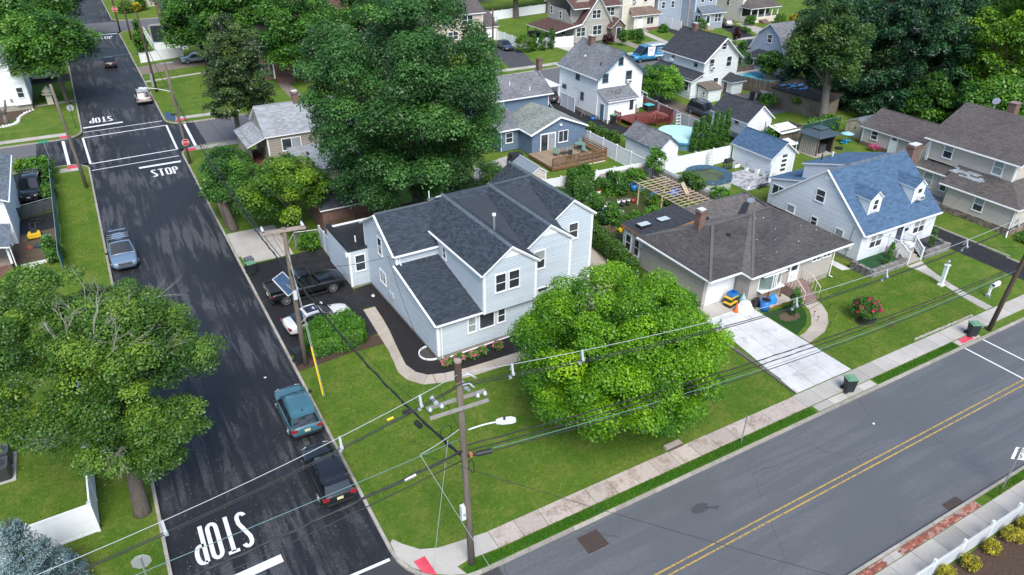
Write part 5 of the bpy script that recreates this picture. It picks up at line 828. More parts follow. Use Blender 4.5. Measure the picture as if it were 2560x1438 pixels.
window(H, 1, .48, -1, 7.0, 4.2, 1.9, 1.5, 'pair2'); window(H, 0, -.02, -1, 4.2, 3.7, .9, 1.3); window(H, 0, -.02, -1, 2.6, 1.0, 1.6, 1.5, 'pair2'); window(H, 0, -.02, -1, 7.2, 4.2, .9, 1.3)
MB().box((7.2, -1.3, 0), (10.2, .4, 2.6)).build('stone_entry', STONE, H); roof(H, [(6.9, .6, 2.5), (6.9, -1.6, 2.5), (8.7, -1.6, 4.0), (8.7, .6, 4.0)], S_RED, .2, .4, .1); roof(H, [(10.5, -1.6, 2.5), (10.5, .6, 2.5), (8.7, .6, 4.0), (8.7, -1.6, 4.0)], S_RED, .2, .4, .1); MB().face([(7.2, -1.3, 2.55), (10.2, -1.3, 2.55), (8.7, -1.3, 3.8)]).build('entry_gable', STONE, H); window(H, 1, -1.33, -1, 8.2, .3, 1.1, 2.2, 'single', name='storm_door'); [bx(H, 'step', (7.6 - i * .1, -1.6 - i * .35, 0), (10 + i * .1, -1.3 - i * .35, .45 - i * .14), FOUND) for i in range(3)]
H = thing('house', 'cream two-storey house with tan porch roof and white front door', 'house', (86.9, 96.5, 0)); boxwalls(H, -1.5, 6.2, 1.4, 10, 0, 7.0, W_CREAM, .22, 9.2, 1); gable(H, -1.5, 6.2, 1.4, 10, 7.0, 9.3, 1, S_TAN, .4, .3, .5); boxwalls(H, 0, 6.0, -.6, 1.5, 0, 2.9, W_CREAM, .22, sides='s'); roof(H, [(-1.0, -1.1, 2.9), (6.6, -1.1, 2.9), (5.4, 1.5, 4.1), (0.2, 1.5, 4.1)], S_TAN, .2, .4, .12); door(H, 1, -.66, -1, .7, .5, 1.3, 2.2, TRIM, .2); window(H, 1, -.63, -1, 3.0, 1.0, 1.7, 1.4, 'pair'); window(H, 1, 1.37, -1, .6, 4.8, 1.0, 1.4); window(H, 1, 1.37, -1, 3.4, 4.8, 1.0, 1.4); acunit(H, 1, 1.4, -1, 1.1, 4.85); [bx(H, 'step', (.3, -.9 - i * .4, 0), (2.6, -.6 - i * .4, .5 - i * .13), FOUND) for i in range(4)]; MB().box((2.7, -1.2, 0), (6.4, -.9, .5)).build('planter', BRICK, H)
H = thing('house', 'grey-blue two-storey house with glazed front porch and white fence beside it', 'house', (99.6, 91.2, 0)); boxwalls(H, 0, 5.4, 2, 12, 0, 7, W_GB, .22, 9, 1); gable(H, 0, 5.4, 2, 12, 7, 9.2, 1, S_DARK, .4, .3, .5); boxwalls(H, -6, 0, 6, 13, 0, 5.6, W_GB, .22); roof(H, [(-6.3, 5.7, 5.5), (0, 5.7, 5.5), (0, 9.5, 7.2), (-6.3, 9.5, 7.2)], S_DARK, .3, .5, .12); boxwalls(H, 0, 5.4, -.3, 2, 0, 3.0, W_GB, .22); roof(H, [(-.5, -.8, 3.0), (5.9, -.8, 3.0), (4.9, 2, 4.0), (.5, 2, 4.0)], S_LIGHTBLUE, .2, .4, .12); window(H, 1, -.33, -1, 3.2, 1.2, 1.7, 1.5, 'pair2'); window(H, 0, -.02, -1, .1, 1.1, 1.6, 1.5, 'pair'); door(H, 1, -.36, -1, .9, .5, 1.2, 2.2, TRIM, .7); window(H, 1, 1.97, -1, 1.2, 4.6, .9, 1.4); window(H, 1, 1.97, -1, 3.4, 4.6, .9, 1.4); [window(H, 1, 5.97, -1, x, 3.4, .9, 1.3) for x in (-5.2, -2.8)]; [bx(H, 'step', (.6, -.7 - i * .4, 0), (2.4, -.3 - i * .4, .55 - i * .15), FOUND) for i in range(3)]
H = thing('house', 'off-white house with brown hip porch roof at the top right', 'house', (113.0, 91.2, 0)); boxwalls(H, 0, 8, 2.5, 13, 0, 6.5, W_CREAM, .22); gable(H, 0, 8, 2.5, 13, 6.5, 9, 1, S_TAN, .4, .3, .5); roof(H, [(-.4, -.4, 2.9), (8.4, -.4, 2.9), (7.2, 2.6, 4.2), (1, 2.6, 4.2)], S_TAUPE, .2, .4, .12); roof(H, [(-.4, 2.8, 2.9), (-.4, -.4, 2.9), (1, 2.6, 4.2), (1, 2.8, 4.2)], S_TAUPE, .2, .4, .12); boxwalls(H, 0, 8, 0, 2.5, 0, 1.1, W_CREAM, .22); [bx(H, 'porch_post', (x, .02, 1.1), (x + .2, .2, 2.9), TRIM) for x in (.05, 2, 4, 6, 7.7)]; MB().box((.1, 2.4, 1.1), (7.9, 2.45, 2.9)).build('porch_screen', GLASS, H); window(H, 0, -.02, -1, 6.2, 2.6, .9, 1.6); [window(H, 1, 2.47, -1, x, 4.6, 1, 1.4) for x in (1.5, 5)]; [bx(H, 'step', (2.6, -.5 - i * .4, 0), (4.4, -.1 - i * .4, .6 - i * .15), BRICK) for i in range(4)]
H = thing('house', 'peach-sided house with grey-brown roof and attached garage at top centre', 'house', (55.6, 101.2, 0)); boxwalls(H, 1.9, 4.0, 0, 7, 0, 2.5, W_PINK, .22); roof(H, [(1.5, -.3, 2.45), (4.3, -.3, 2.45), (4.3, 3.5, 4.6), (1.5, 3.5, 4.6)], S_TAUPE, .2, .4, .12); roof(H, [(4.3, 7.3, 2.45), (1.5, 7.3, 2.45), (1.5, 3.5, 4.6), (4.3, 3.5, 4.6)], S_TAUPE, .4, .5, .12); gdo = bx(H, 'garage_door', (2.1, -.06, .1), (3.7, -.02, 2.1), WHITE); boxwalls(H, -9, 1.0, -.3, 8, 0, 5.1, W_PINK, .22); roof(H, [(-9.4, -.7, 5.1), (1.4, -.7, 5.1), (1.4, 3.9, 7.6), (-9.4, 3.9, 7.6)], S_TAUPE, .2, .4, .14); roof(H, [(1.4, 8.4, 5.1), (-9.4, 8.4, 5.1), (-9.4, 3.9, 7.6), (1.4, 3.9, 7.6)], S_TAUPE, .4, .5, .14); window(H, 1, -.33, -1, -3.2, 3.2, 2.2, 1.6, 'pair2'); window(H, 1, -.33, -1, -7, 3.2, 1.2, 1.6); window(H, 1, -.33, -1, -6, .9, 2, 1.4, 'pair2')
# gambrel house at right
H = thing('house', 'pale grey gambrel house half hidden behind the tall tree at the right', 'house', (86.0, 58.0, 0)); wall(H, 0, 0, -1, [(0, 0), (7, 0), (7, 3), (5.6, 5.6), (3.5, 7), (1.4, 5.6), (0, 3)], W_GB, .2); wall(H, 1, 0, -1, [(0, 0), (9, 0), (9, 3), (0, 3)], W_GB, .2)
for a, b in (((-.2, -.3, 2.9), (1.4, 5.6)), ((1.35, 0, 5.6), (3.5, 7.1))): roof(H, [(-.4, a[0], a[2]), (9.4, a[0], a[2]), (9.4, b[0], b[1]), (-.4, b[0], b[1])], S_MID, .2, .4, .12)
roof(H, [(9.4, 7.2, 2.9), (-.4, 7.2, 2.9), (-.4, 5.6, 5.6), (9.4, 5.6, 5.6)], S_MID, .3, .4, .12); roof(H, [(9.4, 5.65, 5.6), (-.4, 5.65, 5.6), (-.4, 3.5, 7.1), (9.4, 3.5, 7.1)], S_MID, .3, .4, .12); boxwalls(H, -3, -.1, .5, 5.0, 0, 2.4, W_GB, .2); roof(H, [(-3.3, 5.3, 2.4), (-3.3, .2, 2.4), (0, .2, 3.0), (0, 5.3, 3.0)], S_DARK, .2, .4, .1); window(H, 0, -3.02, -1, 3.2, .9, 1.4, 1.2, 'slide'); window(H, 1, .48, -1, -2, .9, .9, 1.2); window(H, 0, -.02, -1, 3, 4.2, 1, 1.3)
# houses north-east of the crossing
H = thing('house', 'dark-roofed house with red brick end chimney beyond the white vinyl fence', 'house', (7.6, 128.5, 0)); boxwalls(H, 0, 14, 0, 9, 0, 3.2, W_CREAM, .25, 6.2, 0); gable(H, 0, 14, 0, 9, 3.2, 6.4, 0, S_DARK, .35, .25, .5); chimney(H, -.35, 5.8, .7, 1.0, 0, 7.6); wall(H, 0, -.02, -1, [(0, .2), (9, .2), (9, 3), (4.5, 6), (0, 3)], W_CREAM, .25); door(H, 0, -.06, -1, 1.2, .1, 1, 2.1, DARKM)
H = thing('house', 'light stone-fronted house at the very top beyond the far crossing', 'house', (5.5, 167.5, 0)); boxwalls(H, 0, 14, 0, 9, 0, 5.5, mat('pale_stone', (.45, .41, .36), .9, [(4, (.32, .29, .25), .7)], bump=(6, .6, .05)), 6, 8, 0); gable(H, 0, 14, 0, 9, 5.5, 8, 0, S_TAUPE, .4, .4, .6); [window(H, 1, -.03, -1, 1 + i * 1.6, 2.0, 1.4, 1.6) for i in range(3)]
H = thing('house', 'red brick house with white porch columns behind the trees', 'house', (14.5, 92.0, 0)); MB().box((0, 0, 0), (12, 9, 5.2)).build('brick_wall', BRICK, H); gable(H, 0, 12, 0, 9, 5.2, 8, 0, S_TAUPE, .4, .3, .5); [window(H, 1, -.03, -1, x, z, 1.1, 1.5) for x in (.8, 6.5, 9) for z in (.9, 3.4)]; roof(H, [(1.8, -1.9, 2.9), (5.4, -1.9, 2.9), (4.6, 0, 3.6), (2.6, 0, 3.6)], S_DARK, .2, .4, .1); [bx(H, 'porch_post', (x, -1.7, .5), (x + .15, -1.55, 2.85), TRIM) for x in (2.1, 5.0)]; [bx(H, 'step', (2.4, -2.1 - i * .35, 0), (4.8, -1.75 - i * .35, .65 - i * .16), BRICK) for i in range(4)]; MB().bar((4.9, -1.8, 1.4), (4.9, -3.1, .8), .06).build('stair_railing', TRIM, H)
H = thing('house', 'brown-roofed house glimpsed between the crowns at the top left', 'house', (28, 108, 0)); boxwalls(H, 0, 12, 0, 9, 0, 5.6, W_CREAM, .3, 8.4, 0); gable(H, 0, 12, 0, 9, 5.6, 8.5, 0, S_RED, .4, .3, .5); [window(H, 1, -.03, -1, 1 + i * 2.4, 3.2, 1.1, 1.5) for i in range(4)]
# houses on the west side
H = thing('house', 'white clapboard house with grey roof at the far left edge', 'house', (-14.1, 91.65, 0)); wall(H, 1, 0, -1, [(-14, .7), (0, .7), (0, 6.1), (-14, 6.1)], W_WHITE, .17); wall(H, 0, 0, 1, [(0, .7), (9.5, .7), (9.5, 6.1), (0, 6.1)], W_WHITE, .17); wall(H, 1, -.25, -1, [(-1.7, .7), (-.05, .7), (-.05, 5.9), (-1.7, 5.9)], W_WHITE, .17); MB().box((-14, .02, -.2), (-.02, 9.4, .7)).build('foundation', FOUND, H); roof(H, [(-14.3, -.4, 6.0), (.3, -.4, 6.0), (.3, 4.7, 7.7), (-14.3, 4.7, 7.7)], S_MID, .2, .4, .14); roof(H, [(.3, 9.8, 6.0), (-14.3, 9.8, 6.0), (-14.3, 4.7, 7.7), (.3, 4.7, 7.7)], S_MID, .4, .5, .14); window(H, 1, -.28, -1, -1.3, 4.3, .8, 1.45); window(H, 1, -.28, -1, -1.25, 1.6, .8, 1.35); bx(H, 'corner_board', (-.1, -.04, .7), (.04, .06, 6), TRIM); gutter(H, (-14.3, -.45, 5.95), (.3, -.45, 5.95)); bx(H, 'meter_box', (-2.2, -.15, 1.2), (-1.95, -.02, 1.6), STEEL)
H = thing('house', 'white house with grey shingle roof and small brick porch cut by the left edge', 'house', (-15.4, 48.0, 0)); wall(H, 0, 0, 1, [(0, .1), (11.5, .1), (11.5, 4.1), (0, 4.1)], W_WHITE, .17); wall(H, 1, 0, -1, [(-9, .1), (0, .1), (0, 4.1), (-4.5, 7), (-9, 4.1)], W_WHITE, .17); roof(H, [(.38, -.4, 4.0), (.38, 11.8, 4.0), (-4.5, 11.8, 6.6), (-4.5, -.4, 6.6)], S_LIGHTBLUE, .18, .4, .14); gutter(H, (.42, -.4, 3.95), (.42, 11.8, 3.95)); MB().bar((.42, -.44, 3.95), (-4.5, -.44, 6.5), .05, .22, up=(0, 1, 0)).build('rake_board', TRIM, H)
wall(H, 1, -.6, -1, [(-6, .9), (-.3, .9), (-.3, 2.5), (-6, 2.5)], W_WHITE, .17); roof(H, [(.1, -6.2, 2.5), (.1, -1.5, 2.5), (-3, -1.5, 3.2), (-3, -6.2, 3.2)], S_LIGHTBLUE, .18, .4, .12); MB().box((-4, -5.8, -.1), (-.2, -1.8, .9)).build('porch_base', BRICK, H); downspout(H, [(.1, -6.1, 2.5), (.1, -6.1, .2), (.9, -6.0, .1)]); [bx(H, 'porch_post', (-.25, y, .9), (-.1, y + .14, 2.5), TRIM) for y in (-5.7, -2.2)]
H = thing('house', 'white house behind the left trees, only its corner visible', 'house', (-22, 24, 0)); boxwalls(H, 0, 5.5, 0, 8, 0, 4.5, W_WHITE, .18); gable(H, 0, 5.5, 0, 8, 4.5, 6.8, 1, S_MID, .3, .3, .5)
# ------------------------------------------------------------------ fences
def vinyl(label, pts, h=1.8, m=None, grp='white vinyl privacy fences', step=2.4, name='vinyl_fence'):
    p0 = pts[0]; F = thing(name, label, 'fence', (p0[0], p0[1], 0), 0, grp); m = m or WHITE
    for a, b in zip(pts[:-1], pts[1:]):
        a, b = Vector(a) - Vector(p0), Vector(b) - Vector(p0); L = (b - a).length; n = max(1, round(L / step)); an = math.atan2((b - a).y, (b - a).x)
        pn = MB().box((.06, -.025, .06), (L / n - .06, .025, h - .12)).box((.06, -.04, h - .12), (L / n - .06, .04, h)).box((.06, -.04, .02), (L / n - .06, .04, .14)); k = int(L / n / .3)
        for i in range(1, k): x = i * L / n / k; pn.box((x - .012, -.03, .14), (x + .012, .03, h - .12))
        pm2 = pn.mesh('panel', m); po = MB().box((-.065, -.065, 0), (.065, .065, h + .06)).prism([(-.09, -.09), (.09, -.09), (.09, .09), (-.09, .09)], h + .06, h + .11).mesh('post', m)
        for i in range(n): q = a + (b - a) * i / n; o = link('panel', pm2, F); o.location = (q.x, q.y, 0); o.rotation_euler = (0, 0, an); o = link('post', po, F); o.location = (q.x, q.y, 0); o.rotation_euler = (0, 0, an)
        o = link('post', po, F); o.location = (b.x, b.y, 0); o.rotation_euler = (0, 0, an)
    return F
vinyl('white privacy fence panels in the bottom left corner below the dying tree', [(-11.8, 22), (-11.8, 11.1), (-17, 10.9)])
vinyl('light grey fence panels attached to the flat-roofed annex by the pickup', [(6.65, 35.6), (6.68, 31.9)], 1.75, mat('grey_vinyl', (.5, .55, .6), .5), step=1.25)
vinyl('white fence between the deck yard and the small white garage', [(40.75, 47.5), (40.75, 35.0)]); vinyl('white fence along the back of the cluttered garden', [(28.5, 35.5), (34.5, 35.0), (40.7, 34.6)], 1.7); vinyl('white fence between the cluttered garden and the above-ground pool', [(40.75, 34.4), (40.9, 27.6), (41.4, 21.5)], 1.7)
vinyl('white weathered fence behind the pool and the step ladder', [(41.6, 34.1), (51.6, 34.0)]); vinyl('white fence beside the dark car drive at top centre', [(59.6, 101), (59.6, 93), (65.6, 91), (69.2, 90.6)], 1.7); vinyl('white back fence under the two trees at top centre', [(63, 117.5), (83, 121)], 1.8, name='vinyl_fence'); vinyl('white fence along the driveway of the grey-blue house', [(95.2, 100), (95.2, 91.8)], 1.8); vinyl('white fence panel run beside the north corner tree and brick drive', [(.9, 111.9), (7.5, 113.6)], 1.5); vinyl('white fence around the dark-gated yard at top left', [(3.9, 134), (3.9, 118.5), (9, 119)], 1.6); vinyl('short white fence piece behind the maple at the blue shed', [(24.5, 42), (26.3, 38)], 1.5)
vinyl('grey corrugated fence between the red deck and the gravel drive', [(56.2, 56), (55.3, 47), (54.9, 40)], 1.65, mat('grey_panel', (.42, .44, .46), .6), step=2.2, grp='grey panel fences'); vinyl('grey gate and panel by the white house trash bins', [(47.0, 60.5), (46.9, 57.2)], 1.8, mat('grey_panel2', (.5, .53, .57), .6), step=1.6, grp='grey panel fences')
def boardfence(label, a, b, h, m, w=.14, gap=.02, grp=None, name='board_fence', z0=.03):
    F = thing(name, label, 'fence', (a[0], a[1], 0), 0, grp); L = math.dist(a, b); an = math.atan2(b[1] - a[1], b[0] - a[0]); F.rotation_euler = (0, 0, an); n = int(L / (w + gap)); me = MB().box((0, -.012, z0), (w, .012, h)).mesh('board', m)
    for i in range(n): o = link('board', me, F); o.location = (i * (w + gap), 0, rnd.uniform(-.03, .03)); o.rotation_euler = (rnd.uniform(-.02, .02), 0, 0)
    MB().box((0, .013, h * .25), (L, .06, h * .25 + .08)).box((0, .013, h * .8), (L, .06, h * .8 + .08)).build('rail', m, F); [bx(F, 'post', (x - .05, .061, 0), (x + .05, .15, h), m) for x in np.linspace(.1, L - .1, max(2, int(L / 2.4) + 1))]; return F
boardfence('tall weathered board fence beside the blue swimming pool', (74.2, 56.5), (76.2, 48.6), 1.9, BOARD); boardfence('low brown board fence in front of the conifer hedge', (79.4, 61.2), (83.2, 61.0), 1.4, BOARD); boardfence('brown wooden fence below the brick garage wall', (7.4, 36.6), (16, 37.0), 1.6, mat('brown_fence', (.115, .072, .045), .9, [(2, (.08, .05, .032), .7)], orand=.2)); boardfence('board railing around the raised pool deck behind the torn tarp', (78.5, 54.5), (82.5, 53.5), 1.6, BOARD, gap=.08)
# red-stained deck of the white house
D = thing('deck', 'red-stained wooden deck with slatted railing and steps behind the white house', 'deck', (47.7, 47.2, 0)); dbm = MB().box((0, 0, .62), (.14, 3.4, .66)).mesh('deck_board', REDW)
for i in range(42): link('deck_board', dbm, D).location = (1.6 + i * .148, .6, 0)
sl = MB().box((-.045, -.012, .45), (.045, .012, 1.6)).mesh('slat', REDW)
def redrail(a, b, hz=0):
    L = math.dist(a, b); n = int(L / .17); an = math.atan2(b[1] - a[1], b[0] - a[0])
    for i in range(n): o = link('slat', sl, D); f = (i + .5) / n; o.location = (a[0] + (b[0] - a[0]) * f, a[1] + (b[1] - a[1]) * f, hz); o.rotation_euler = (0, 0, an)
    MB().bar((*a, 1.45 + hz), (*b, 1.45 + hz), .05, .09).bar((*a, .75 + hz), (*b, .75 + hz), .05, .09).build('rail', REDW, D); bx(D, 'post', (a[0] - .06, a[1] - .06, 0), (a[0] + .06, a[1] + .06, 1.7 + hz), REDW)
redrail((1.7, .5), (4.7, .1)); redrail((4.7, .1), (5.2, -1.6)); redrail((7.9, 4.0), (7.9, 7.0)); redrail((5.4, -1.6), (7.6, .5)); redrail((7.6, .5), (7.7, 3.2)); redrail((1.0, 2.6), (1.1, 4.0))
[bx(D, 'step', (.6 - i * .0, .4 - i * .32, 0), (1.7, .7 - i * .32, .5 - i * .15), REDW) for i in range(4)]; MB().bar((1.65, .5, 1.5), (1.75, -.9, .9), .06).bar((.55, .6, 1.5), (.55, -.9, .9), .06).build('stair_railing', REDW, D)
fr = MB(); [fr.bar((4.6, .2, 1.95), (4.6 + 1.5 * math.cos(R(a)), .2 + 1.5 * math.sin(R(a)), 1.45), .05) for a in range(180, 361, 22)]; fr.build('arbor_rafter', mat('red_faded', (.28, .10, .08), .8), D)
for x, y, s, lb in ((49.3 + 2.2, 52.2, (1.6, .9), 'turquoise covered table on the red deck by the house wall'), (54.0, 51.0, (1.0, .9), 'turquoise covered box at the far corner of the red deck')): tag(MB().box((x, y, .66), (x + s[0], y + s[1], 1.4)).box((x - .05, y - .05, 1.4), (x + s[0] + .05, y + s[1] + .05, 1.45), 1).build('covered_table', [DARKM, mat('turquoise_cover', (.08, .45, .47), .5)]), lb, 'covered table')
# picket fence, bottom right
F = thing('picket_fence', 'white vinyl picket fence along the far sidewalk in the bottom right corner', 'fence', (14, -10.32, 0)); pk = MB().box((-.022, -.012, .05), (.022, .012, 1.12)).mesh('picket', WHITE)
for i in range(170): link('picket', pk, F).location = (i * .105, -.004 * i * .1, 0)
MB().box((0, -.03, .9), (18, .02, .96)).box((0, -.03, .15), (18, .02, .22)).build('rail', WHITE, F); [bx(F, 'post', (x - .06, -.06, 0), (x + .06, .06, 1.2), WHITE) for x in np.arange(0, 18.1, 2.25)]
# green mesh screens
def mesh_fence(label, pts, h, m, name='screen_fence', post=STEEL):
    F = thing(name, label, 'fence', (pts[0][0], pts[0][1], 0)); o0 = Vector(pts[0])
    for a, b in zip(pts[:-1], pts[1:]):
        a, b = Vector(a) - o0, Vector(b) - o0; n = 10; mb = MB()
        for i in range(n): p, q = a + (b - a) * i / n, a + (b - a) * (i + 1) / n; d = lambda k: .06 * math.sin(k * 2.1); mb.face([(p.x + d(i), p.y, .08), (q.x + d(i + 1), q.y, .08), (q.x - d(i + 1) * .5, q.y, h - .06 * (i % 3)), (p.x - d(i) * .5, p.y, h - .06 * ((i - 1) % 3) if i else h)])
        mb.build('mesh_screen', m, F); L = (b - a).length; pn = max(2, int(L / 2.6) + 1)
        for i in range(pn): q = a + (b - a) * i / (pn - 1); MB().tube([(q.x, q.y, 0), (q.x, q.y, h + .08)], .035, 6).build('post', post, F)
        MB().tube([(a.x, a.y, h + .05), (b.x, b.y, h + .05)], .025, 6).build('top_rail', post, F)
    return F
mesh_fence('teal windscreen fence along the west lawn beside the side street', [(-12.3, 40.6), (-12.5, 64.3)], 1.75, mat('teal_screen', (.035, .20, .19), .8, [(6, (.02, .13, .13), .5)])); mesh_fence('dark green screen fence behind the gazebo', [(56.5, 36.9), (64.2, 35.4), (71.5, 35.6)], 1.7, mat('dark_green_screen', (.012, .055, .045), .8)); mesh_fence('chain fence with grey pipe rails across the west driveway', [(-15.9, 53.3), (-12.6, 54.5)], 1.2, mat('chain_haze', (.05, .06, .06), .8, [(18, (.10, .11, .11), .5)]))
def chain(label, a, b, h):
    F = thing('chain_link_fence', label, 'fence', (a[0], a[1], 0)); b = (b[0] - a[0], b[1] - a[1]); L = math.hypot(*b); mb = MB(); n = int(L / .14); ux, uy = b[0] / L, b[1] / L
    for i in range(n):
        for s in (1, -1):
            k = int(h / .14); x0 = i * .14
            for j in range(k): p = x0 + (0 if (j % 2 == 0) == (s > 0) else .14); q = x0 + (.14 if (j % 2 == 0) == (s > 0) else 0); mb.bar((ux * p, uy * p, j * .14 + .04), (ux * q, uy * q, j * .14 + .18), .009)
    mb.build('mesh', STEEL, F, kind='stuff'); [MB().tube([(b[0] * f, b[1] * f, 0), (b[0] * f, b[1] * f, h + .1)], .035, 6).build('post', STEEL, F) for f in (0, .5, 1)]; MB().tube([(0, 0, h + .06), (b[0], b[1], h + .06)], .022, 6).build('top_rail', STEEL, F)
chain('chain link fence section behind the concrete apron and the pickup', (4.6, 35.9), (6.5, 35.5), 1.5)
# ------------------------------------------------------------------ vehicles
CARGLASS = mat('car_glass', (.012, .016, .02), .04, spec=.9); TYRE = mat('tyre', (.018, .018, .019), .85); RIM = mat('alloy_rim', (.42, .43, .44), .3, metal=.7); CHROME = mat('chrome_trim', (.55, .56, .57), .2, metal=.9)
TAIL = mat('tail_light_red', (.32, .012, .015), .15, coat=1); HEAD = mat('headlight_lens', (.55, .57, .6), .1, coat=1); PLATE = mat('licence_plate', (.62, .58, .35), .5); PLAST = mat('black_plastic', (.02, .021, .023), .55); SHADE = mat('recess_shade', (.006, .006, .006), .9)  # near-black colour standing for shade in wheel arches, door gaps and bucket mouths
def paint(n, c): return mat('car_paint_' + n, c, .28, [(1.5, (c[0] * .92, c[1] * .92, c[2] * .92), .3)], coat=.8, spec=.5)
K = dict(
 suv=dict(st=[(-.5, .78, .45, .74), (-.492, .90, .36, .94), (-.46, .965, .31, 1.0), (-.3, 1, .24, 1.0), (0, 1, .22, .98), (.2, 1, .22, .97), (.32, .99, .24, .95), (.43, .94, .27, .88), (.48, .85, .30, .76), (.5, .70, .40, .62)], cab=(-.485, -.40, .06, .225), zb=.96, wheels=(-.295, .31), wr=.35),
 sedan=dict(st=[(-.5, .76, .42, .70), (-.49, .88, .34, .90), (-.45, .95, .28, .96), (-.3, 1, .22, .95), (0, 1, .2, .90), (.2, 1, .2, .89), (.32, .98, .21, .84), (.44, .92, .24, .74), (.485, .82, .28, .62), (.5, .66, .36, .52)], cab=(-.40, -.20, .02, .22), zb=.88, wheels=(-.29, .30), wr=.33),
 truck=dict(st=[(-.5, .92, .60, .98), (-.495, .97, .52, 1.14), (-.4, 1, .45, 1.16), (-.13, 1, .42, 1.16), (.1, 1, .42, 1.15), (.22, 1, .42, 1.14), (.36, .99, .44, 1.10), (.45, .96, .46, 1.04), (.49, .90, .50, .92), (.5, .80, .56, .80)], cab=(-.135, -.115, .07, .165), zb=1.12, wheels=(-.315, .315), wr=.42),
 van=dict(st=[(-.5, .94, .45, 1.2), (-.495, .99, .38, 1.3), (-.4, 1, .34, 1.3), (0, 1, .32, 1.3), (.2, 1, .32, 1.28), (.34, .98, .34, 1.2), (.43, .94, .36, 1.1), (.48, .86, .40, .95), (.5, .74, .46, .78)], cab=(-.497, -.49, .17, .37), zb=1.22, wheels=(-.29, .34), wr=.36))
def car(name, label, cat, x, y, deg, L, W, Hh, kind, pm, z=-.12, rails=False, sunroof=False, bars=False, plate=True, group='cars and vans parked or driving', privacy=True):
    k = K[kind]; C = thing(name, label, cat, (x, y, z), R(deg), group); w = W / 2; zb = k['zb']; mb = MB(); rows = []
    for (fx, wf, b, t) in k['st']:
        X = fx * L; ww = w * wf; half = [(0, b), (.8 * ww, b), (.965 * ww, b + .09), (ww, b + .55 * (t - b)), (.985 * ww, t - .14), (.90 * ww, t - .015), (.5 * ww, t + .025), (0, t + .035)]
        rows.append([(X, -yy, zz) for yy, zz in half] + [(X, yy, zz) for yy, zz in reversed(half[1:-1])])
    n = len(rows[0]); mb.v = [p for r_ in rows for p in r_]
    for i in range(len(rows) - 1):
        for j in range(n): a, b2 = i * n + j, i * n + (j + 1) % n; mb.f.append((a, a + n, b2 + n, b2)); mb.m.append(0); mb.t.append(.5)
    mb.f.append(tuple(range(n))); mb.f.append(tuple(range((len(rows) - 1) * n, len(rows) * n))[::-1]); mb.m += [0, 0]; mb.t += [.5, .5]
    o = mb.build('body', pm, C, True); md = o.modifiers.new('s', 'SUBSURF'); md.levels = md.render_levels = 1
    xrb, xrt, xft, xfb = [q * L for q in k['cab']]; wb, wt = w * .93, w * (.76 if kind != 'van' else .86); zt = Hh - .05; zc = zb - .03
    prof = [(xfb, zc, wb), (xfb + (xft - xfb) * .5, zc + (zt - zc) * .54, (wb + wt) / 2), (xft, zt, wt), (xft + (xrt - xft) * .3, Hh, wt), (xft + (xrt - xft) * .7, Hh - .01, wt), (xrt, zt - .02, wt * .97), (xrb + (xrt - xrb) * .5, zc + (zt - zc) * .5, (wb + wt) / 2 * .97), (xrb, zc, wb * .95)]
    cb = MB(); m_ = 7
    for (X, Z, ww) in prof:
        for j in range(m_): u = -1 + 2 * j / (m_ - 1); cr = .05 * (1 - u * u) - (.03 if abs(u) > .99 else 0); cb.v.append((X, u * ww, Z + cr - .02))
    for i in range(len(prof) - 1):
        for j in range(m_ - 1): a = i * m_ + j; cb.f.append((a, a + 1, a + m_ + 1, a + m_)); cb.m.append(0); cb.t.append(.5)
    for j in (0, m_ - 1): cb.f.append(tuple(i * m_ + j for i in (range(len(prof)) if j else reversed(range(len(prof)))))); cb.m.append(0); cb.t.append(.5)
    o = cb.build('cabin', pm, C, True)
    def front(x0, z0, w0, x1, z1, w1, nm, sx):
        q = []
        for f, g in ((.08, .90), (.93, .88)):
            X = x0 + (x1 - x0) * f; Z = z0 + (z1 - z0) * f; ww = w0 + (w1 - w0) * f
            q.append([(X + sx * .022, u * ww * g, Z + .05 * (1 - (u * g) ** 2) + .012) for u in (-1, -.5, 0, .5, 1)])
        g_ = MB(); [g_.face([q[0][i], q[0][i + 1], q[1][i + 1], q[1][i]]) for i in range(4)]; g_.build(nm, CARGLASS, C, True)
    front(xfb, zc, wb, xft, zt, wt, 'windshield', 1); front(xrb, zc, wb * .95, xrt, zt - .02, wt * .97, 'rear_window', -1)
    def sy(z_): return wb + (wt - wb) * (z_ - zc) / (zt - zc) + .014
    z0, z1 = zb + .075, zt - .075
    def xf(z_): return xfb + (xft - xfb) * (z_ - zc) / (zt - zc) - .13
    def xr(z_): return xrb + (xrt - xrb) * (z_ - zc) / (zt - zc) + .12
    cuts = {'suv': [0, .40, .74, 1], 'sedan': [0, .48, 1], 'truck': [0, .5, 1], 'van': [0, .22]}[kind]
    if kind == 'van': xr = lambda z_: xf(z_) - 4
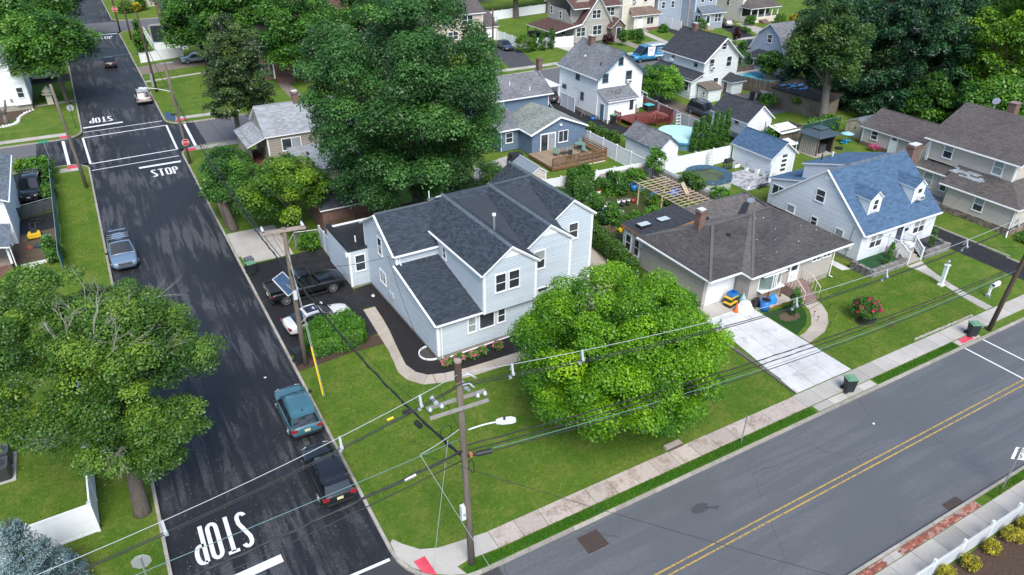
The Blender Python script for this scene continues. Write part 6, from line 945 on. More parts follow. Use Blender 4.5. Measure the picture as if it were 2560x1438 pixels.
    for s in (-1, 1):
        for a, b in zip(cuts[:-1], cuts[1:]):
            P = []
            for z_, f in ((z0, a), (z0, b), (z1, b), (z1, a)): F, Rr = xf(z_), xr(z_); fx = F + (Rr - F) * f + (-.035 if f == a and a else (.035 if f == b and b < 1 else 0)); P.append((fx, s * sy(z_), z_))
            MB().face(P).build('side_window', CARGLASS, C)
        for wx in k['wheels']:
            wr = k['wr']; t = MB().tube([(0, -s * .11, 0), (0, -s * .09, 0), (0, s * .09, 0), (0, s * .11, 0)], [wr * .93, wr, wr, wr * .93], 20).build('wheel', TYRE, C, False); t.location = (wx * L, s * (w - .115), wr)
            r_ = MB(); yy = s * .114; r_.tube([(0, yy - s * .02, 0), (0, yy, 0)], wr * .30, 10)
            for q in range(10): a = 2 * math.pi * q / 10; r_.bar((.05 * math.cos(a), yy, .05 * math.sin(a)), (wr * .66 * math.cos(a), yy, wr * .66 * math.sin(a)), .035, .02, up=(0, 1, 0))
            for q in range(20): a, b = 2 * math.pi * q / 20, 2 * math.pi * (q + 1) / 20; r_.bar((wr * .68 * math.cos(a), yy, wr * .68 * math.sin(a)), (wr * .68 * math.cos(b), yy, wr * .68 * math.sin(b)), .03, .035, up=(0, 1, 0))
            r_.build('rim', RIM, t)
            ar = MB(); R0, R1 = wr * 1.03, wr * 1.17
            for q in range(12): a, b = math.pi * q / 12, math.pi * (q + 1) / 12; ar.face([(wx * L + R0 * math.cos(a), s * (w + .006), wr + R0 * math.sin(a)), (wx * L + R1 * math.cos(a), s * (w + .001), wr + R1 * math.sin(a)), (wx * L + R1 * math.cos(b), s * (w + .001), wr + R1 * math.sin(b)), (wx * L + R0 * math.cos(b), s * (w + .006), wr + R0 * math.sin(b))])
            ar.tube([(wx * L, s * (w - .25), wr), (wx * L, s * (w - .004), wr)], R0, 18); ar.build('wheel_arch', SHADE if kind != 'suv' else PLAST, C)
        zt_ = k['st'][2][3]; bx(C, 'tail_light', (-.5 * L + .0, s * w * .60 if s > 0 else s * w * .935, zt_ - .26), (-.465 * L, s * w * .935 if s > 0 else s * w * .60, zt_ - .10), TAIL)
        zf = k['st'][-3][3]; MB().bar((.452 * L, s * w * .80, zf - .16), (.487 * L, s * w * .52, zf - .18), .05, .11).build('headlight', HEAD, C)
        MB().box((xfb - .42, s * (w + .02) if s > 0 else s * (w + .21), zb + .04), (xfb - .28, s * (w + .21) if s > 0 else s * (w + .02), zb + .18)).build('mirror', PLAST if name != 'white_sedan' else pm, C)
        MB().bar((-.25 * L, s * (w + .003), .33), (.25 * L, s * (w + .003), .33), .03, .12).build('sill', PLAST, C)
        for a in (.08, -.16): MB().bar((a * L, s * (w + .008), zb - .17), (a * L + .16, s * (w + .008), zb - .17), .02, .035).build('door_handle', pm, C)
        for xx in (.175 * L, -.035 * L, -.235 * L): MB().bar((xx, s * (w + .0015), .42), (xx, s * (w * .99), zb - .05), .008, .012).build('door_seam', SHADE, C)
        if rails: MB().bar((xft - .15, s * wt * .9, Hh + .045), (xrt + .1, s * wt * .88, Hh + .03), .04, .04).build('roof_rail', PLAST if name != 'silver_suv' else CHROME, C)
    bx(C, 'grille', (.482 * L, -w * .5, zf - .32), (.503 * L, w * .5, zf - .12), PLAST); bx(C, 'front_bumper_trim', (.47 * L, -w * .72, .30), (.502 * L, w * .72, .40), PLAST); bx(C, 'rear_bumper_trim', (-.503 * L, -w * .78, .38), (-.47 * L, w * .78, .52), PLAST)
    if plate: bx(C, 'licence_plate', (-.506 * L, -.16, .66 if kind != 'truck' else .75), (-.495 * L, .16, .80 if kind != 'truck' else .9), PLATE)
    MB().bar((xfb + .10, -w * .7, zc + .02), (xfb + .10, w * .7, zc + .02), .16, .03).build('cowl', PLAST, C)
    if sunroof: MB().face([(xft - .12, -wt * .62, Hh + .022), (xft - .12, wt * .62, Hh + .022), (xft - .95, wt * .62, Hh + .034), (xft - .95, -wt * .62, Hh + .034)]).build('sunroof', CARGLASS, C)
    if kind in ('suv', 'sedan'): MB().box((xrt + .15, -.02, Hh), (xrt + .32, .02, Hh + .08)).build('antenna_fin', PLAST, C)
    if kind == 'suv': MB().box((xrt - .2, -wt * .85, zt - .01), (xrt + .06, wt * .85, zt + .035)).build('rear_spoiler', pm, C)
    if bars: [MB().bar((xx, -wt, Hh + .1), (xx, wt, Hh + .1), .06, .03).build('crossbar', STEEL, C) for xx in (xft - .45, xft - .85, xft - 1.25)]
    return C
c = car('parked_suv', 'teal-blue SUV parked at the kerb in front of the black SUV', 'car', -1.12, 14.85, 90, 4.45, 1.84, 1.62, 'suv', paint('teal', (.045, .135, .175)))
MB().bar((-1.3, .93, .5), (1.0, .93, .5), .02, .03).build('chrome_strip', CHROME, c)
car('parked_suv', 'black SUV parked at the kerb nearest to the corner', 'car', -1.15, 9.1, 90, 4.45, 1.80, 1.58, 'suv', paint('black', (.010, .011, .013)), sunroof=False)
car('white_sedan', 'white sedan with sunroof parked beside the hedge on the black drive', 'car', 2.85, 23.75, 5, 4.65, 1.83, 1.43, 'sedan', paint('white', (.72, .73, .74)), .01, sunroof=True)
T_ = car('pickup_truck', 'black crew cab pickup truck parked nose to the annex', 'truck', 3.3, 28.35, 2.5, 5.6, 2.0, 1.92, 'truck', paint('glossy_black', (.008, .008, .010)), .01)
L_ = 5.6; b_ = MB(); b_.box((-.485 * L_, -.86, 1.12), (-.15 * L_, .86, 1.192)); b_.build('bed_floor', PLAST, T_)
for a, b in (((-.49 * L_, .86), (-.14 * L_, .97)), ((-.49 * L_, -.97), (-.14 * L_, -.86)), ((-.5 * L_, -.97), (-.485 * L_, .97))): bx(T_, 'bed_wall', (a[0], a[1], 1.1), (b[0], b[1], 1.36), MC['car_paint_glossy_black'])
[MB().bar((-.07 * L_ + i * .16, -.7, 1.99), (-.07 * L_ + i * .16, .7, 1.99), .05, .03).build('rack_bar', DARKM, T_) for i in range(5)]
c = car('parked_suv', 'blue-grey SUV with roof bars parked facing down the street on the left', 'car', -8.0, 41.2, -90, 4.9, 1.98, 1.75, 'suv', paint('blue_grey', (.135, .205, .30)), rails=True, bars=True); [MB().bar((2.47, -.5, .56 + i * .07), (2.47, .5, .56 + i * .07), .03, .03).build('grille_bar', CHROME, c) for i in range(4)]
MB().box((-1.9, -.8, 1.69), (.2, .8, 1.755)).build('black_roof', PLAST, c)
car('silver_suv', 'champagne SUV parked at the kerb under the street lamp arm', 'car', -1.25, 89.3, 90, 4.7, 1.86, 1.68, 'suv', paint('champagne', (.36, .33, .295)), rails=True)
car('moving_car', 'small black car driving away with its tail lights lit', 'car', -3.5, 112.7, 90, 4.1, 1.78, 1.45, 'sedan', MC['car_paint_black'])
car('parked_car', 'silver coupe parked in the drive behind the left street tree', 'car', -13.0, 107.5, 180, 4.5, 1.8, 1.35, 'sedan', paint('silver', (.50, .50, .49)), .01)
c = car('parked_suv', 'black SUV facing us in the driveway beside the white house at left', 'car', -14.25, 59.7, -97, 5.0, 1.96, 1.78, 'suv', MC['car_paint_black'], .01, rails=True); bx(c, 'front_plate', (2.5, -.16, .52), (2.52, .16, .64), HEAD)
car('parked_suv', 'slate-blue off-road SUV on the dirt drive behind the grey fence', 'car', 60.7, 47.9, -90, 4.8, 1.9, 1.8, 'suv', paint('slate', (.05, .066, .085)), .02, rails=True)
c = car('cargo_van', 'bright blue cargo van with white panel and ladder rack on the back street', 'van', 74.0, 76.0, 178, 5.9, 2.05, 2.5, 'van', paint('van_blue', (.035, .24, .46)))
VW = mat('van_white', (.75, .76, .78), .4); BLUEINK = mat('blue_ink', (.05, .25, .5), .5)
for s in (-1, 1):
    MB().face([(-.7, s * 1.032, .95), (.55, s * 1.032, .95), (.55, s * .925, 2.38), (-1.0, s * .925, 2.38)]).build('white_panel', VW, c)
    [MB().bar((-2.6, s * (1.03 - (z - 1.25) * .09 + .01), z), (-1.3, s * (1.03 - (z - 1.25) * .09 + .01), z), .01, .05).build('printed_line', VW, c) for z in (1.35, 1.6, 1.85, 2.1)]
    [MB().bar((-.55, s * (1.045 - (z - 1.25) * .088), z), (.35, s * (1.045 - (z - 1.25) * .088), z), .01, .045).build('printed_line', BLUEINK, c) for z in (1.75, 2.0)]
    bx(c, 'lower_stripe', (-2.6, s * 1.034 if s > 0 else s * 1.04, .75), (-.9, s * 1.04 if s > 0 else s * 1.034, .95), VW)
MB().box((-2.9, -.88, 2.46), (-.2, .88, 2.56)).build('white_roof', VW, c); rk = MB(); [rk.bar((x, -.85, 2.75), (x, .85, 2.75), .05) for x in (-2.4, -1.4, -.4, .6)]; [rk.bar((-2.6, y, 2.8), (.8, y, 2.8), .05) for y in (-.6, -.2, .3, .7)]; [rk.bar((x, y, 2.5), (x, y, 2.8), .04) for x in (-2.4, .6) for y in (-.8, .8)]; rk.build('ladder_rack', STEEL, c)
car('parked_car', 'black sedan parked on the back street at the upper right', 'car', 96.8, 75.0, 172, 4.7, 1.85, 1.42, 'sedan', MC['car_paint_black']); car('parked_suv', 'grey-silver hatchback in the sloping drive beside the porch house', 'car', 107.0, 91.5, 62, 4.5, 1.8, 1.55, 'suv', paint('grey_silver', (.22, .23, .25)), .01); car('parked_car', 'dark blue-grey car facing the back street beside the round boxwood', 'car', 57.2, 94.0, -95, 4.7, 1.85, 1.44, 'sedan', paint('dark_blue', (.035, .05, .075)), .01); car('parked_car', 'pale blue car on the brick drive half under the north corner tree', 'car', 8.6, 108.5, 185, 4.6, 1.8, 1.5, 'suv', paint('pale_blue', (.24, .30, .33)), .01); car('parked_suv', 'dark SUV under the carport of the white house', 'car', 46.5, 63.8, 90, 4.7, 1.85, 1.7, 'suv', MC['car_paint_dark_blue'], .01)
# ------------------------------------------------------------------ bins and street things
BINB = mat('bin_black', (.022, .026, .03), .5); LIDG = mat('bin_lid_green', (.13, .28, .17), .55)
def bin_(x, y, z, deg, label, lid=None, open_=False, body=None, h=1.0):
    B = thing('wheelie_bin', label, 'trash bin', (x, y, z), R(deg), 'wheeled trash bins'); mb = MB(); a, b = .24, .30
    P = [(-a, -a, .05), (a, -a, .05), (a, a, .05), (-a, a, .05), (-b, -b, h * .92), (b, -b, h * .92), (b, b, h * .92), (-b, b, h * .92)]; mb.v = P; mb.f = [(0, 3, 2, 1), (0, 1, 5, 4), (1, 2, 6, 5), (2, 3, 7, 6), (3, 0, 4, 7), (4, 5, 6, 7)]; mb.m = [0] * 6; mb.t = [.5] * 6
    mb.box((-b - .02, -b - .02, h * .9), (b + .02, b + .02, h * .95)); mb.build('bin_body', body or BINB, B)
    if open_: MB().box((b, -b, h * .2), (b + .05, b, h * .92)).build('lid', lid or BINB, B)
    else: MB().prism([(-b - .03, -b - .03), (b + .05, -b - .03), (b + .05, b + .03), (-b - .03, b + .03)], h * .951, h * .99).prism([(-b * .7, -b * .7), (b * .7, -b * .7), (b * .7, b * .7), (-b * .7, b * .7)], h * .991, h * 1.03).build('lid', lid or BINB, B)
    [MB().tube([(b * .9, s * (a - .02), .12), (b * .9, s * (a + .08), .12)], .12, 12).build('wheel', BLACK, B) for s in (-1, 1)]; MB().bar((b + .07, -.2, h * .88), (b + .07, .2, h * .88), .03).build('handle', BINB, B); return B
bin_(29.05, .62, .012, 155, 'black trash bin with green lid on the sidewalk below the concrete driveway', LIDG); bin_(41.75, .55, .012, 150, 'black trash bin with green lid by the right-hand utility pole', LIDG); bin_(.45, 33.4, .02, 190, 'dark bin with green and grey lids by the concrete apron', LIDG); bin_(.5, 34.2, .02, 190, 'dark bin with flat grey lid behind the green-lidded one at the kerb', mat('bin_lid_grey', (.12, .13, .15), .5)); bin_(.45, 20.0, .01, 190, 'dark bin between the leaning guy pole and the trimmed hedge', BINB); bin_(48.5, 50.9, .01, 100, 'dark bin with faded green lid beside the white house rear door', LIDG, h=1.1); bin_(47.3, 58.6, .01, 100, 'blue-grey bin standing against the side wall of the white house', mat('blue_bin', (.07, .13, .2), .5), body=mat('blue_bin', (.07, .13, .2), .5)); bin_(71.6, 50.2, .01, 60, 'large black bin behind the pale green-grey house', BINB, h=1.2); bin_(72.4, 49.6, .01, 50, 'black bin next to the white lattice screen', BINB); bin_(-13.2, 46.2, .01, 80, 'black bin with green lid beside the teal fence dirt yard', LIDG)
# ------------------------------------------------------------------ poles, signs
POLE = mat('weathered_pole', (.155, .125, .098), .9, [(1.2, (.085, .068, .052), .7), (14, (.24, .21, .18), .4)], stretch=(5, 5, .35), bump=(20, .7, .02)); POLED = mat('dark_pole', (.085, .055, .04), .9, [(3, (.05, .035, .025), .7)], stretch=(5, 5, .35)); XARM = mat('crossarm_wood', (.34, .275, .245), .85, [(3, (.24, .19, .17), .6)]); XGREY = mat('crossarm_grey', (.27, .255, .245), .85, [(3, (.19, .18, .17), .6)]); PORC = mat('porcelain', (.42, .45, .48), .3)
def pole(label, x, y, h, m=POLE, r=.16, lean=(0, 0), name='utility_pole', z=0):
    P = thing(name, label, 'utility pole', (x, y, z), 0, 'wooden utility poles'); MB().tube([(lean[0] * t, lean[1] * t, h * t - .3 * (t == 0)) for t in (0, .33, .66, 1)], [r, r * .92, r * .84, r * .74], 14).build('shaft', m, P, True); return P
def insul(P, x, y, z, h=.24, name='insulator'):
    MB().tube([(x, y, z), (x, y, z + h * .3), (x, y, z + h * .35), (x, y, z + h * .55), (x, y, z + h * .6), (x, y, z + h)], [.05, .05, .09, .09, .07, .04], 10).build(name, PORC, P, True)
def lamp(P, z, dx, dy, ln, rise=.35):
    a = [(dx * ln * t, dy * ln * t, z + rise * math.sin(t * math.pi * .5)) for t in np.linspace(0, 1, 8)]; MB().tube(a, .035, 8).build('lamp_arm', mat('lamp_arm_white', (.62, .64, .66), .4), P, True); e = Vector(a[-1])
    d = Vector((dx, dy, 0)); h = MB(); n = d.cross(Vector((0, 0, 1))); pts = [(-.1, .07), (.15, .15), (.55, .16), (.72, .08)]; top = []; bot = []
    for t, w in pts:
        for s in (-1, 1): q = e + d * t + n * s * w; top.append((q.x, q.y, e.z + .10 - abs(t - .3) * .08)); bot.append((q.x, q.y, e.z - .05))
    for i in range(3): a0, a1, b0, b1 = 2 * i, 2 * i + 1, 2 * i + 2, 2 * i + 3; h.face([top[a0], top[b0], top[b1], top[a1]]).face([bot[a0], bot[a1], bot[b1], bot[b0]]).face([top[a0], bot[a0], bot[b0], top[b0]]).face([top[a1], top[b1], bot[b1], bot[a1]])
    h.face([top[0], top[1], bot[1], bot[0]]).face([top[6], bot[6], bot[7], top[7]]); h.build('lamp_head', MC['lamp_arm_white'], P); q = e + d * .25; MB().tube([(q.x, q.y, e.z + .08), (q.x, q.y, e.z + .2)], .05, 8).build('photocell', DARKM, P)
P = pole('tall main utility pole on the front corner with double crossarm and street lamp', 2.98, .6, 11.5, lean=(-.3, .12), r=.165)
MB().tube([(-.3, .12, 10.6), (-.3, .12, 11.5)], .145, 14).build('dark_top', POLED, P); MB().tube([(-.3, .12, 11.5), (-.3, .12, 11.56)], .15, 14).build('pole_cap', XARM, P)
ax = Vector((2.0, -.62, 1.0)).normalized()
for off, z in ((.16, 9.45), (-.16, 9.2)): MB().bar((-.27 - 1.25, .1 + off + .3, z - .1), (-.27 + 1.05, .1 + off - .3, z + .35), .10, .12).build('crossarm', XGREY, P)
for t in (-1.15, -.7, .7, .98): insul(P, -.27 + t, .1 - t * .28, 9.45 + t * .19, .26)
for x, y, z, l in ((-1.0, .45, 9.35, .7), (.25, .3, 9.75, .75)): MB().tube([(x, y, z), (x - l * .35, y + .25, z + l * .6)], [.09, .085], 12).tube([(x - .1, y + .06, z + .12), (x - .13, y + .09, z + .2)], .11, 12).build('arrester', mat('arrester_grey', (.33, .36, .39), .5), P, True)
for z, ln in ((10.75, .5), (10.3, .35)): MB().tube([(-.3, .12, z), (.1, .0, z + .1), (.1 + ln * .5, -.12, z - .12)], .045, 8).build('bracket', PORC, P, True)
lamp(P, 8.05, .94, -.34, 1.25, .25)
MB().tube([(-.12, .02, 6.7), (.25, -.08, 6.68), (.3, -.1, 6.68)], .06, 8).tube([(.3, -.1, 6.68), (.95, -.28, 6.72)], .12, 12).build('splice_case', BLACK, P); bx(P, 'orange_band', (.02, -.1, 6.6), (.14, .1, 6.76), mat('orange_band', (.45, .16, .05), .6))
MB().tube([(-.2, .05, 3.35), (-.33, .15, 3.35)], .16, 14).build('meter_drum', STEEL, P); MB().box((-.42, -.02, 3.0), (-.12, .2, 3.8)).build('equipment_box', mat('box_white', (.62, .64, .66), .5), P)
cl = MB(); [cl.tube([(.05 + .22 * math.cos(a), .18 * math.sin(a) + .1, 5.9 + .25 * math.sin(a * 2 + .3)) for a in np.linspace(0, 6.6, 22)], .025, 5), cl.tube([(-.75 + .26 * math.cos(a), .5, 7.9 + .3 * math.sin(a)) for a in np.linspace(0, 6.3, 18)], .018, 5)]; cl.build('cable_coil', BLACK, P)
P = pole('utility pole by the black drive with pale double crossarm and solar panel', .7, 19.55, 9.75, r=.17)
for s in (-.15, .15): MB().bar((-1.3, .2 + s * .6, 9.55), (1.2, -.2 + s * .6, 9.6), .11, .13).build('crossarm', XARM, P)
MB().bar((-.75, .1, 9.5), (-.1, 0, 8.7), .05).bar((.65, -.1, 9.5), (.1, 0, 8.7), .05).build('brace', XGREY, P)
for x in (-1.15, 1.05): insul(P, x, -x * .16 - .1, 9.62, .32); insul(P, x, -x * .16 + .12, 9.62, .32)
u = Vector((.77, .64, 0)); v = Vector((.45, -.545, -.707)); nn = u.cross(v).normalized(); nn = -nn if nn.z < 0 else nn; o0 = Vector((-.75, -.06, 6.42)) - v * .72 + Vector((.02, .0, -.5))
def pq(a, b, h=0): return tuple(o0 + u * a + v * b + nn * h)
S = MB(); S.face([pq(0, 0, -.04), pq(1, 0, -.04), pq(1, 1.35, -.04), pq(0, 1.35, -.04)]); [S.bar(pq(*a), pq(*b), .04, .06, up=tuple(nn)) for a, b in (((0, 0), (1, 0)), ((1, 0), (1, 1.35)), ((1, 1.35), (0, 1.35)), ((0, 1.35), (0, 0)))]; S = S.build('solar_panel', mat('panel_frame', (.6, .62, .64), .4), P)
for i in range(6):
    for j in range(9): MB().face([pq(.03 + i * .158, .03 + j * .1445, .006), pq(.183 + i * .158, .03 + j * .1445, .006), pq(.183 + i * .158, .168 + j * .1445, .006), pq(.03 + i * .158, .168 + j * .1445, .006)]).build('solar_cell', mat('solar_cell', (.045, .085, .16), .15, [(2, (.06, .11, .20), .6)], orand=.12, spec=.8), S)
MB().bar(pq(.5, .65, -.05), (0, 0, 5.6), .08).build('panel_bracket', STEEL, P); MB().box((-.1, -.25, 5.0), (.12, -.14, 5.6)).build('equipment_box', MC['box_white'], P)
pole('dark leaning utility pole at the right beside the green-lidded bin', 43.43, .33, 10.2, POLED, lean=(.3, -.55)); pole('bare leaning wooden pole on the grass corner left of the crossing', -9.72, 58.98, 10.2, POLE, lean=(-.4, 0))
P = pole('street lamp pole with stop sign and small solar panel at the crossing', .22, 61.17, 10.6, lean=(-.25, .05)); lamp(P, 7.6, -.92, .38, 2.6, .5); bx(P, 'small_crossarm', (-.7, -.05, 10.5), (.5, .07, 10.58), STEEL); MB().box((-1.0, -.1, 5.4), (-.2, 0, 5.5)).build('bracket', DARKM, P); sp = MB().box((-.5, -.04, -.4), (.5, 0, .4)).build('solar_panel', MC['solar_cell'], P); sp.location = (-.9, -.2, 5.3); sp.rotation_euler = (R(-40), R(25), R(10))
P = pole('tall dark utility pole with grey cabinet beside the champagne SUV', .83, 92.7, 10.4, POLED, r=.17, lean=(-.2, 0)); bx(P, 'cabinet', (-.45, -.35, .8), (-.15, -.1, 2.6), STEEL); pole('utility pole beside the tall cypress near the far crossing', 1.38, 131.3, 9.5, POLED); P2 = pole('far dark utility pole carrying a red stop sign', .35, 141.2, 9.5, POLED); P3 = pole('transformer pole at top centre behind the maple', 47.0, 79.5, 9.6, POLED); MB().tube([(.35, -.2, 7.2), (.35, -.2, 8.3)], .28, 14).build('transformer', STEEL, P3, True); pole('light brown pole top rising behind the charcoal gable roof', 86.2, 80.5, 10.5, XARM)
SIGNR = mat('sign_red', (.50, .012, .02), .4); SIGNW = mat('sign_white', (.75, .76, .77), .45); SIGNB = mat('sign_back', (.40, .41, .43), .45, metal=.4)
def octo(r, y): return [(r * math.cos(R(22.5 + 45 * i)), y, r * math.sin(R(22.5 + 45 * i))) for i in range(8)]
def stopsign(par, x, y, z, rz, r=.38):
    o = MB().face(octo(r, -.012)).face(list(reversed(octo(r, .0)))).build('stop_plate', SIGNW, par); o.location = (x, y, z); o.rotation_euler = (0, 0, rz); MB().face(octo(r * .92, -.016)).build('red_face', SIGNR, o); text(o, 'STOP', (0, -.022, 0), .29 * r / .38, (R(90), 0, 0), SIGNW); MB().face(octo(r * .99, .004)).build('sign_back', SIGNB, o)
S_ = thing('stop_sign', 'red stop sign on a steel post by the kerb at the crossing', 'traffic sign', (.22, 60.85, 0)); MB().bar((0, 0, 0), (0, 0, 2.75), .06).build('post', DARKM, S_); stopsign(S_, 0, -.04, 2.45, R(0))
stopsign(P2, 0, -.25, 3.9, R(0), .5)
S_ = thing('stop_sign', 'stop sign seen from behind on the left lawn corner', 'traffic sign', (-9.71, 80.3, 0)); MB().bar((0, 0, 0), (0, 0, 2.75), .06).build('post', DARKM, S_); stopsign(S_, 0, .05, 2.4, R(180), .4); S_ = thing('stop_sign', 'grey back of a stop sign at the bottom edge near the street corner', 'traffic sign', (-10.0, 5.9, 0)); MB().bar((0, 0, 0), (0, 0, 2.5), .06).build('post', STEEL, S_); stopsign(S_, 0, .05, 2.2, R(176), .4)
S_ = thing('speed_limit_sign', 'white speed limit 25 sign at the right edge', 'traffic sign', (29.15, -8.85, 0)); MB().bar((0, 0, 0), (0, -.0, 2.9), .06).build('post', STEEL, S_); o = MB().box((-.31, -.012, 0), (.31, 0, .78)).build('sign_plate', SIGNW, S_); o.location = (.1, -.0, 2.05); o.rotation_euler = (0, 0, R(-40)); [text(o, t, (0, -.02, z), s, (R(90), 0, 0), INK) for t, z, s in (('SPEED', .66, .15), ('LIMIT', .5, .15), ('25', .22, .38))]
S_ = thing('street_name_sign', 'small green street name blade on a thin post at the left crossing', 'street sign', (-12.4, 66.1, 0)); MB().bar((0, 0, 0), (-.15, 0, 2.9), .05).build('post', STEEL, S_); bx(S_, 'sign_blade', (-.6, -.015, 2.9), (.3, .015, 3.1), mat('sign_green', (.02, .30, .20), .5))
S_ = thing('post', 'thin bare sign post beside the cracked sidewalk', 'post', (19.85, .45, 0)); MB().bar((0, 0, 0), (.05, 0, 1.9), .05).build('shaft', STEEL, S_)
S_ = thing('lamp_post', 'white square yard lamp post with lantern on the cape lawn', 'lamp post', (46.4, 5.85, 0)); MB().box((-.12, -.12, 0), (.12, .12, 1.75)).box((-.2, -.2, 0), (.2, .2, .14)).box((-.18, -.18, 1.75), (.18, .18, 1.83)).build('post', WHITE, S_); MB().tube([(0, 0, 1.83), (0, 0, 2.05), (0, 0, 2.12), (0, 0, 2.25)], [.07, .09, .12, .03], 8).build('lantern', STEEL, S_)
S_ = thing('mailbox', 'white pedestal mailbox beside the cape driveway', 'mailbox', (47.9, 3.05, 0)); MB().box((-.07, -.07, .1), (.07, .07, 1.0)).bar((0, 0, .6), (.35, -.1, .98), .07).build('post', WHITE, S_); bx(S_, 'base', (-.14, -.14, 0), (.14, .14, .22), STEEL); MB().box((-.15, -.3, 1.0), (.55, .0, 1.18)).tube([(-.15, -.15, 1.18), (.55, -.15, 1.18)], .15, 12).build('box', WHITE, S_)
# ------------------------------------------------------------------ cables
CABB = mat('cable_black', (.02, .021, .023), .6); CABW = mat('cable_bare', (.40, .42, .44), .4); CABT = mat('cable_teal', (.12, .22, .22), .5)
def cable(label, a, b, sag, r=.02, m=None, n=24, twist=0, mid=None):
    a, b = Vector(a), Vector(b); pts = [a.lerp(b, i / n) + Vector((0, 0, -sag * 4 * (i / n) * (1 - i / n))) for i in range(n + 1)]; mb = MB().tube(pts, r, 6)
    if twist:
        d = (b - a).normalized(); q = d.cross(Vector((0, 0, 1))); N = int((b - a).length * 2.5); mb.tube([a.lerp(b, i / N) + Vector((0, 0, -sag * 4 * (i / N) * (1 - i / N))) + (q * math.cos(i * 1.3) + Vector((0, 0, 1)) * math.sin(i * 1.3)) * r * 1.2 for i in range(N + 1)], r * .8, 5)
    return tag(mb.build('cable', m or CABB, None, True), label, 'cable', 'overhead cables')
MT = (2.7, .65)
cable('bare white top messenger wire running right from the main pole', (2.7, .62, 10.98), (43.6, -.1, 9.6), 1.3, .013, CABW); cable('bare white top messenger wire running left from the main pole', (2.7, .62, 10.98), (-30, .6, 9.2), 1.6, .013, CABW)
for dz, dy, nm in ((-.4, -.12, 'upper'), (-.72, .12, 'lower')):
    cable('%s dark covered conductor under the white wire right of the main pole' % nm, (2.7, .62 + dy, 10.98 + dz), (43.6, -.1 + dy, 9.6 + dz), 1.3, .021); cable('%s dark covered conductor under the white wire left of the main pole' % nm, (2.7, .62 + dy, 10.98 + dz), (-30, .6 + dy, 9.2 + dz), 1.6, .021)
def wz(x): t = (x - 2.7) / 40.9; return (10.98 + (9.6 - 10.98) * t - 1.3 * 4 * t * (1 - t), .62 - .72 * t) if x > 2.7 else (10.98 - 1.78 * ((2.7 - x) / 32.7) - 1.6 * 4 * ((2.7 - x) / 32.7) * (1 - (2.7 - x) / 32.7), .61)
for x, where in ((5.0, 'just right of the main pole'), (8.4, 'over the lawn left of the bright tree'), (16.4, 'in front of the concrete driveway top'), (21.5, 'in front of the small conifer'), (28.5, 'over the cape retaining wall'), (35.6, 'over the cape driveway'), (40.6, 'at the right edge'), (1.0, 'just left of the main pole'), (-2.2, 'above the corner lawn kerb'), (-8.4, 'above the black SUV street'), (-12.4, 'above the blue spruce')):
    z, y = wz(x); S_ = thing('spacer', 'white cable spacer hanging %s' % where, 'cable spacer', (x, y, z), 0, 'cable spacers'); MB().bar((0, 0, .04), (0, -.1, -.38), .05, .09).bar((0, 0, .0), (0, .12, -.36), .035, .06).bar((0, -.1, -.36), (0, .12, -.66), .05, .09).build('bracket', PORC, S_); [MB().box((-.06, y_ - .05, z_ - .05), (.06, y_ + .05, z_ + .05)).build('clamp', PORC, S_) for y_, z_ in ((-.12, -.4), (.12, -.72))]
cable('thick twisted telephone bundle running right from the main pole, upper one', (2.8, .62, 7.25), (43.4, .1, 5.3), .75, .024, twist=1); cable('thick twisted telephone bundle running right from the main pole, middle one', (2.8, .6, 6.95), (43.4, .1, 5.15), .85, .022, twist=1); cable('black cable with loop running right below the twisted bundles', (2.8, .6, 6.6), (43.4, .1, 4.75), 1.0, .022); cable('teal guy strand below the street lamp running right', (2.8, .6, 6.75), (43.4, .1, 4.9), .95, .016, CABT)
cable('thick black cable bundle sagging left from the main pole over the street', (2.75, .62, 7.0), (-32, .6, 6.2), .9, .045, twist=1); cable('thin lower black cable sagging left over the street', (2.75, .62, 6.5), (-32, .6, 4.9), .7, .024); cable('teal strand running left from the main pole over the lettering', (2.75, .62, 7.7), (-32, .6, 6.6), .3, .014, CABT)
cable('thick black bundle from the main pole to the crossarm pole by the drive', (2.75, .72, 6.55), (.72, 19.45, 6.75), .7, .045, twist=1); cable('second black cable from the main pole to the crossarm pole by the drive', (2.7, .72, 6.75), (.66, 19.45, 7.0), .8, .028); cable('thin black service wire from the main pole arm to the pole by the drive', (1.6, 1.0, 9.1), (.0, 19.4, 9.4), 1.0, .012)
cable('black bundle from the drive pole up the street to the lamp pole', (.66, 19.6, 6.75), (.15, 61, 6.9), 1.4, .04, twist=1); cable('second cable from the drive pole up the street to the lamp pole', (.7, 19.6, 7.1), (.2, 61, 7.3), 1.3, .024); cable('upper left conductor along the street past the drive pole', (-.55, 19.75, 9.9), (-.1, 61, 10.5), 1.2, .014); cable('upper right conductor along the street past the drive pole', (1.8, 19.4, 9.95), (.4, 61, 10.5), 1.2, .014)
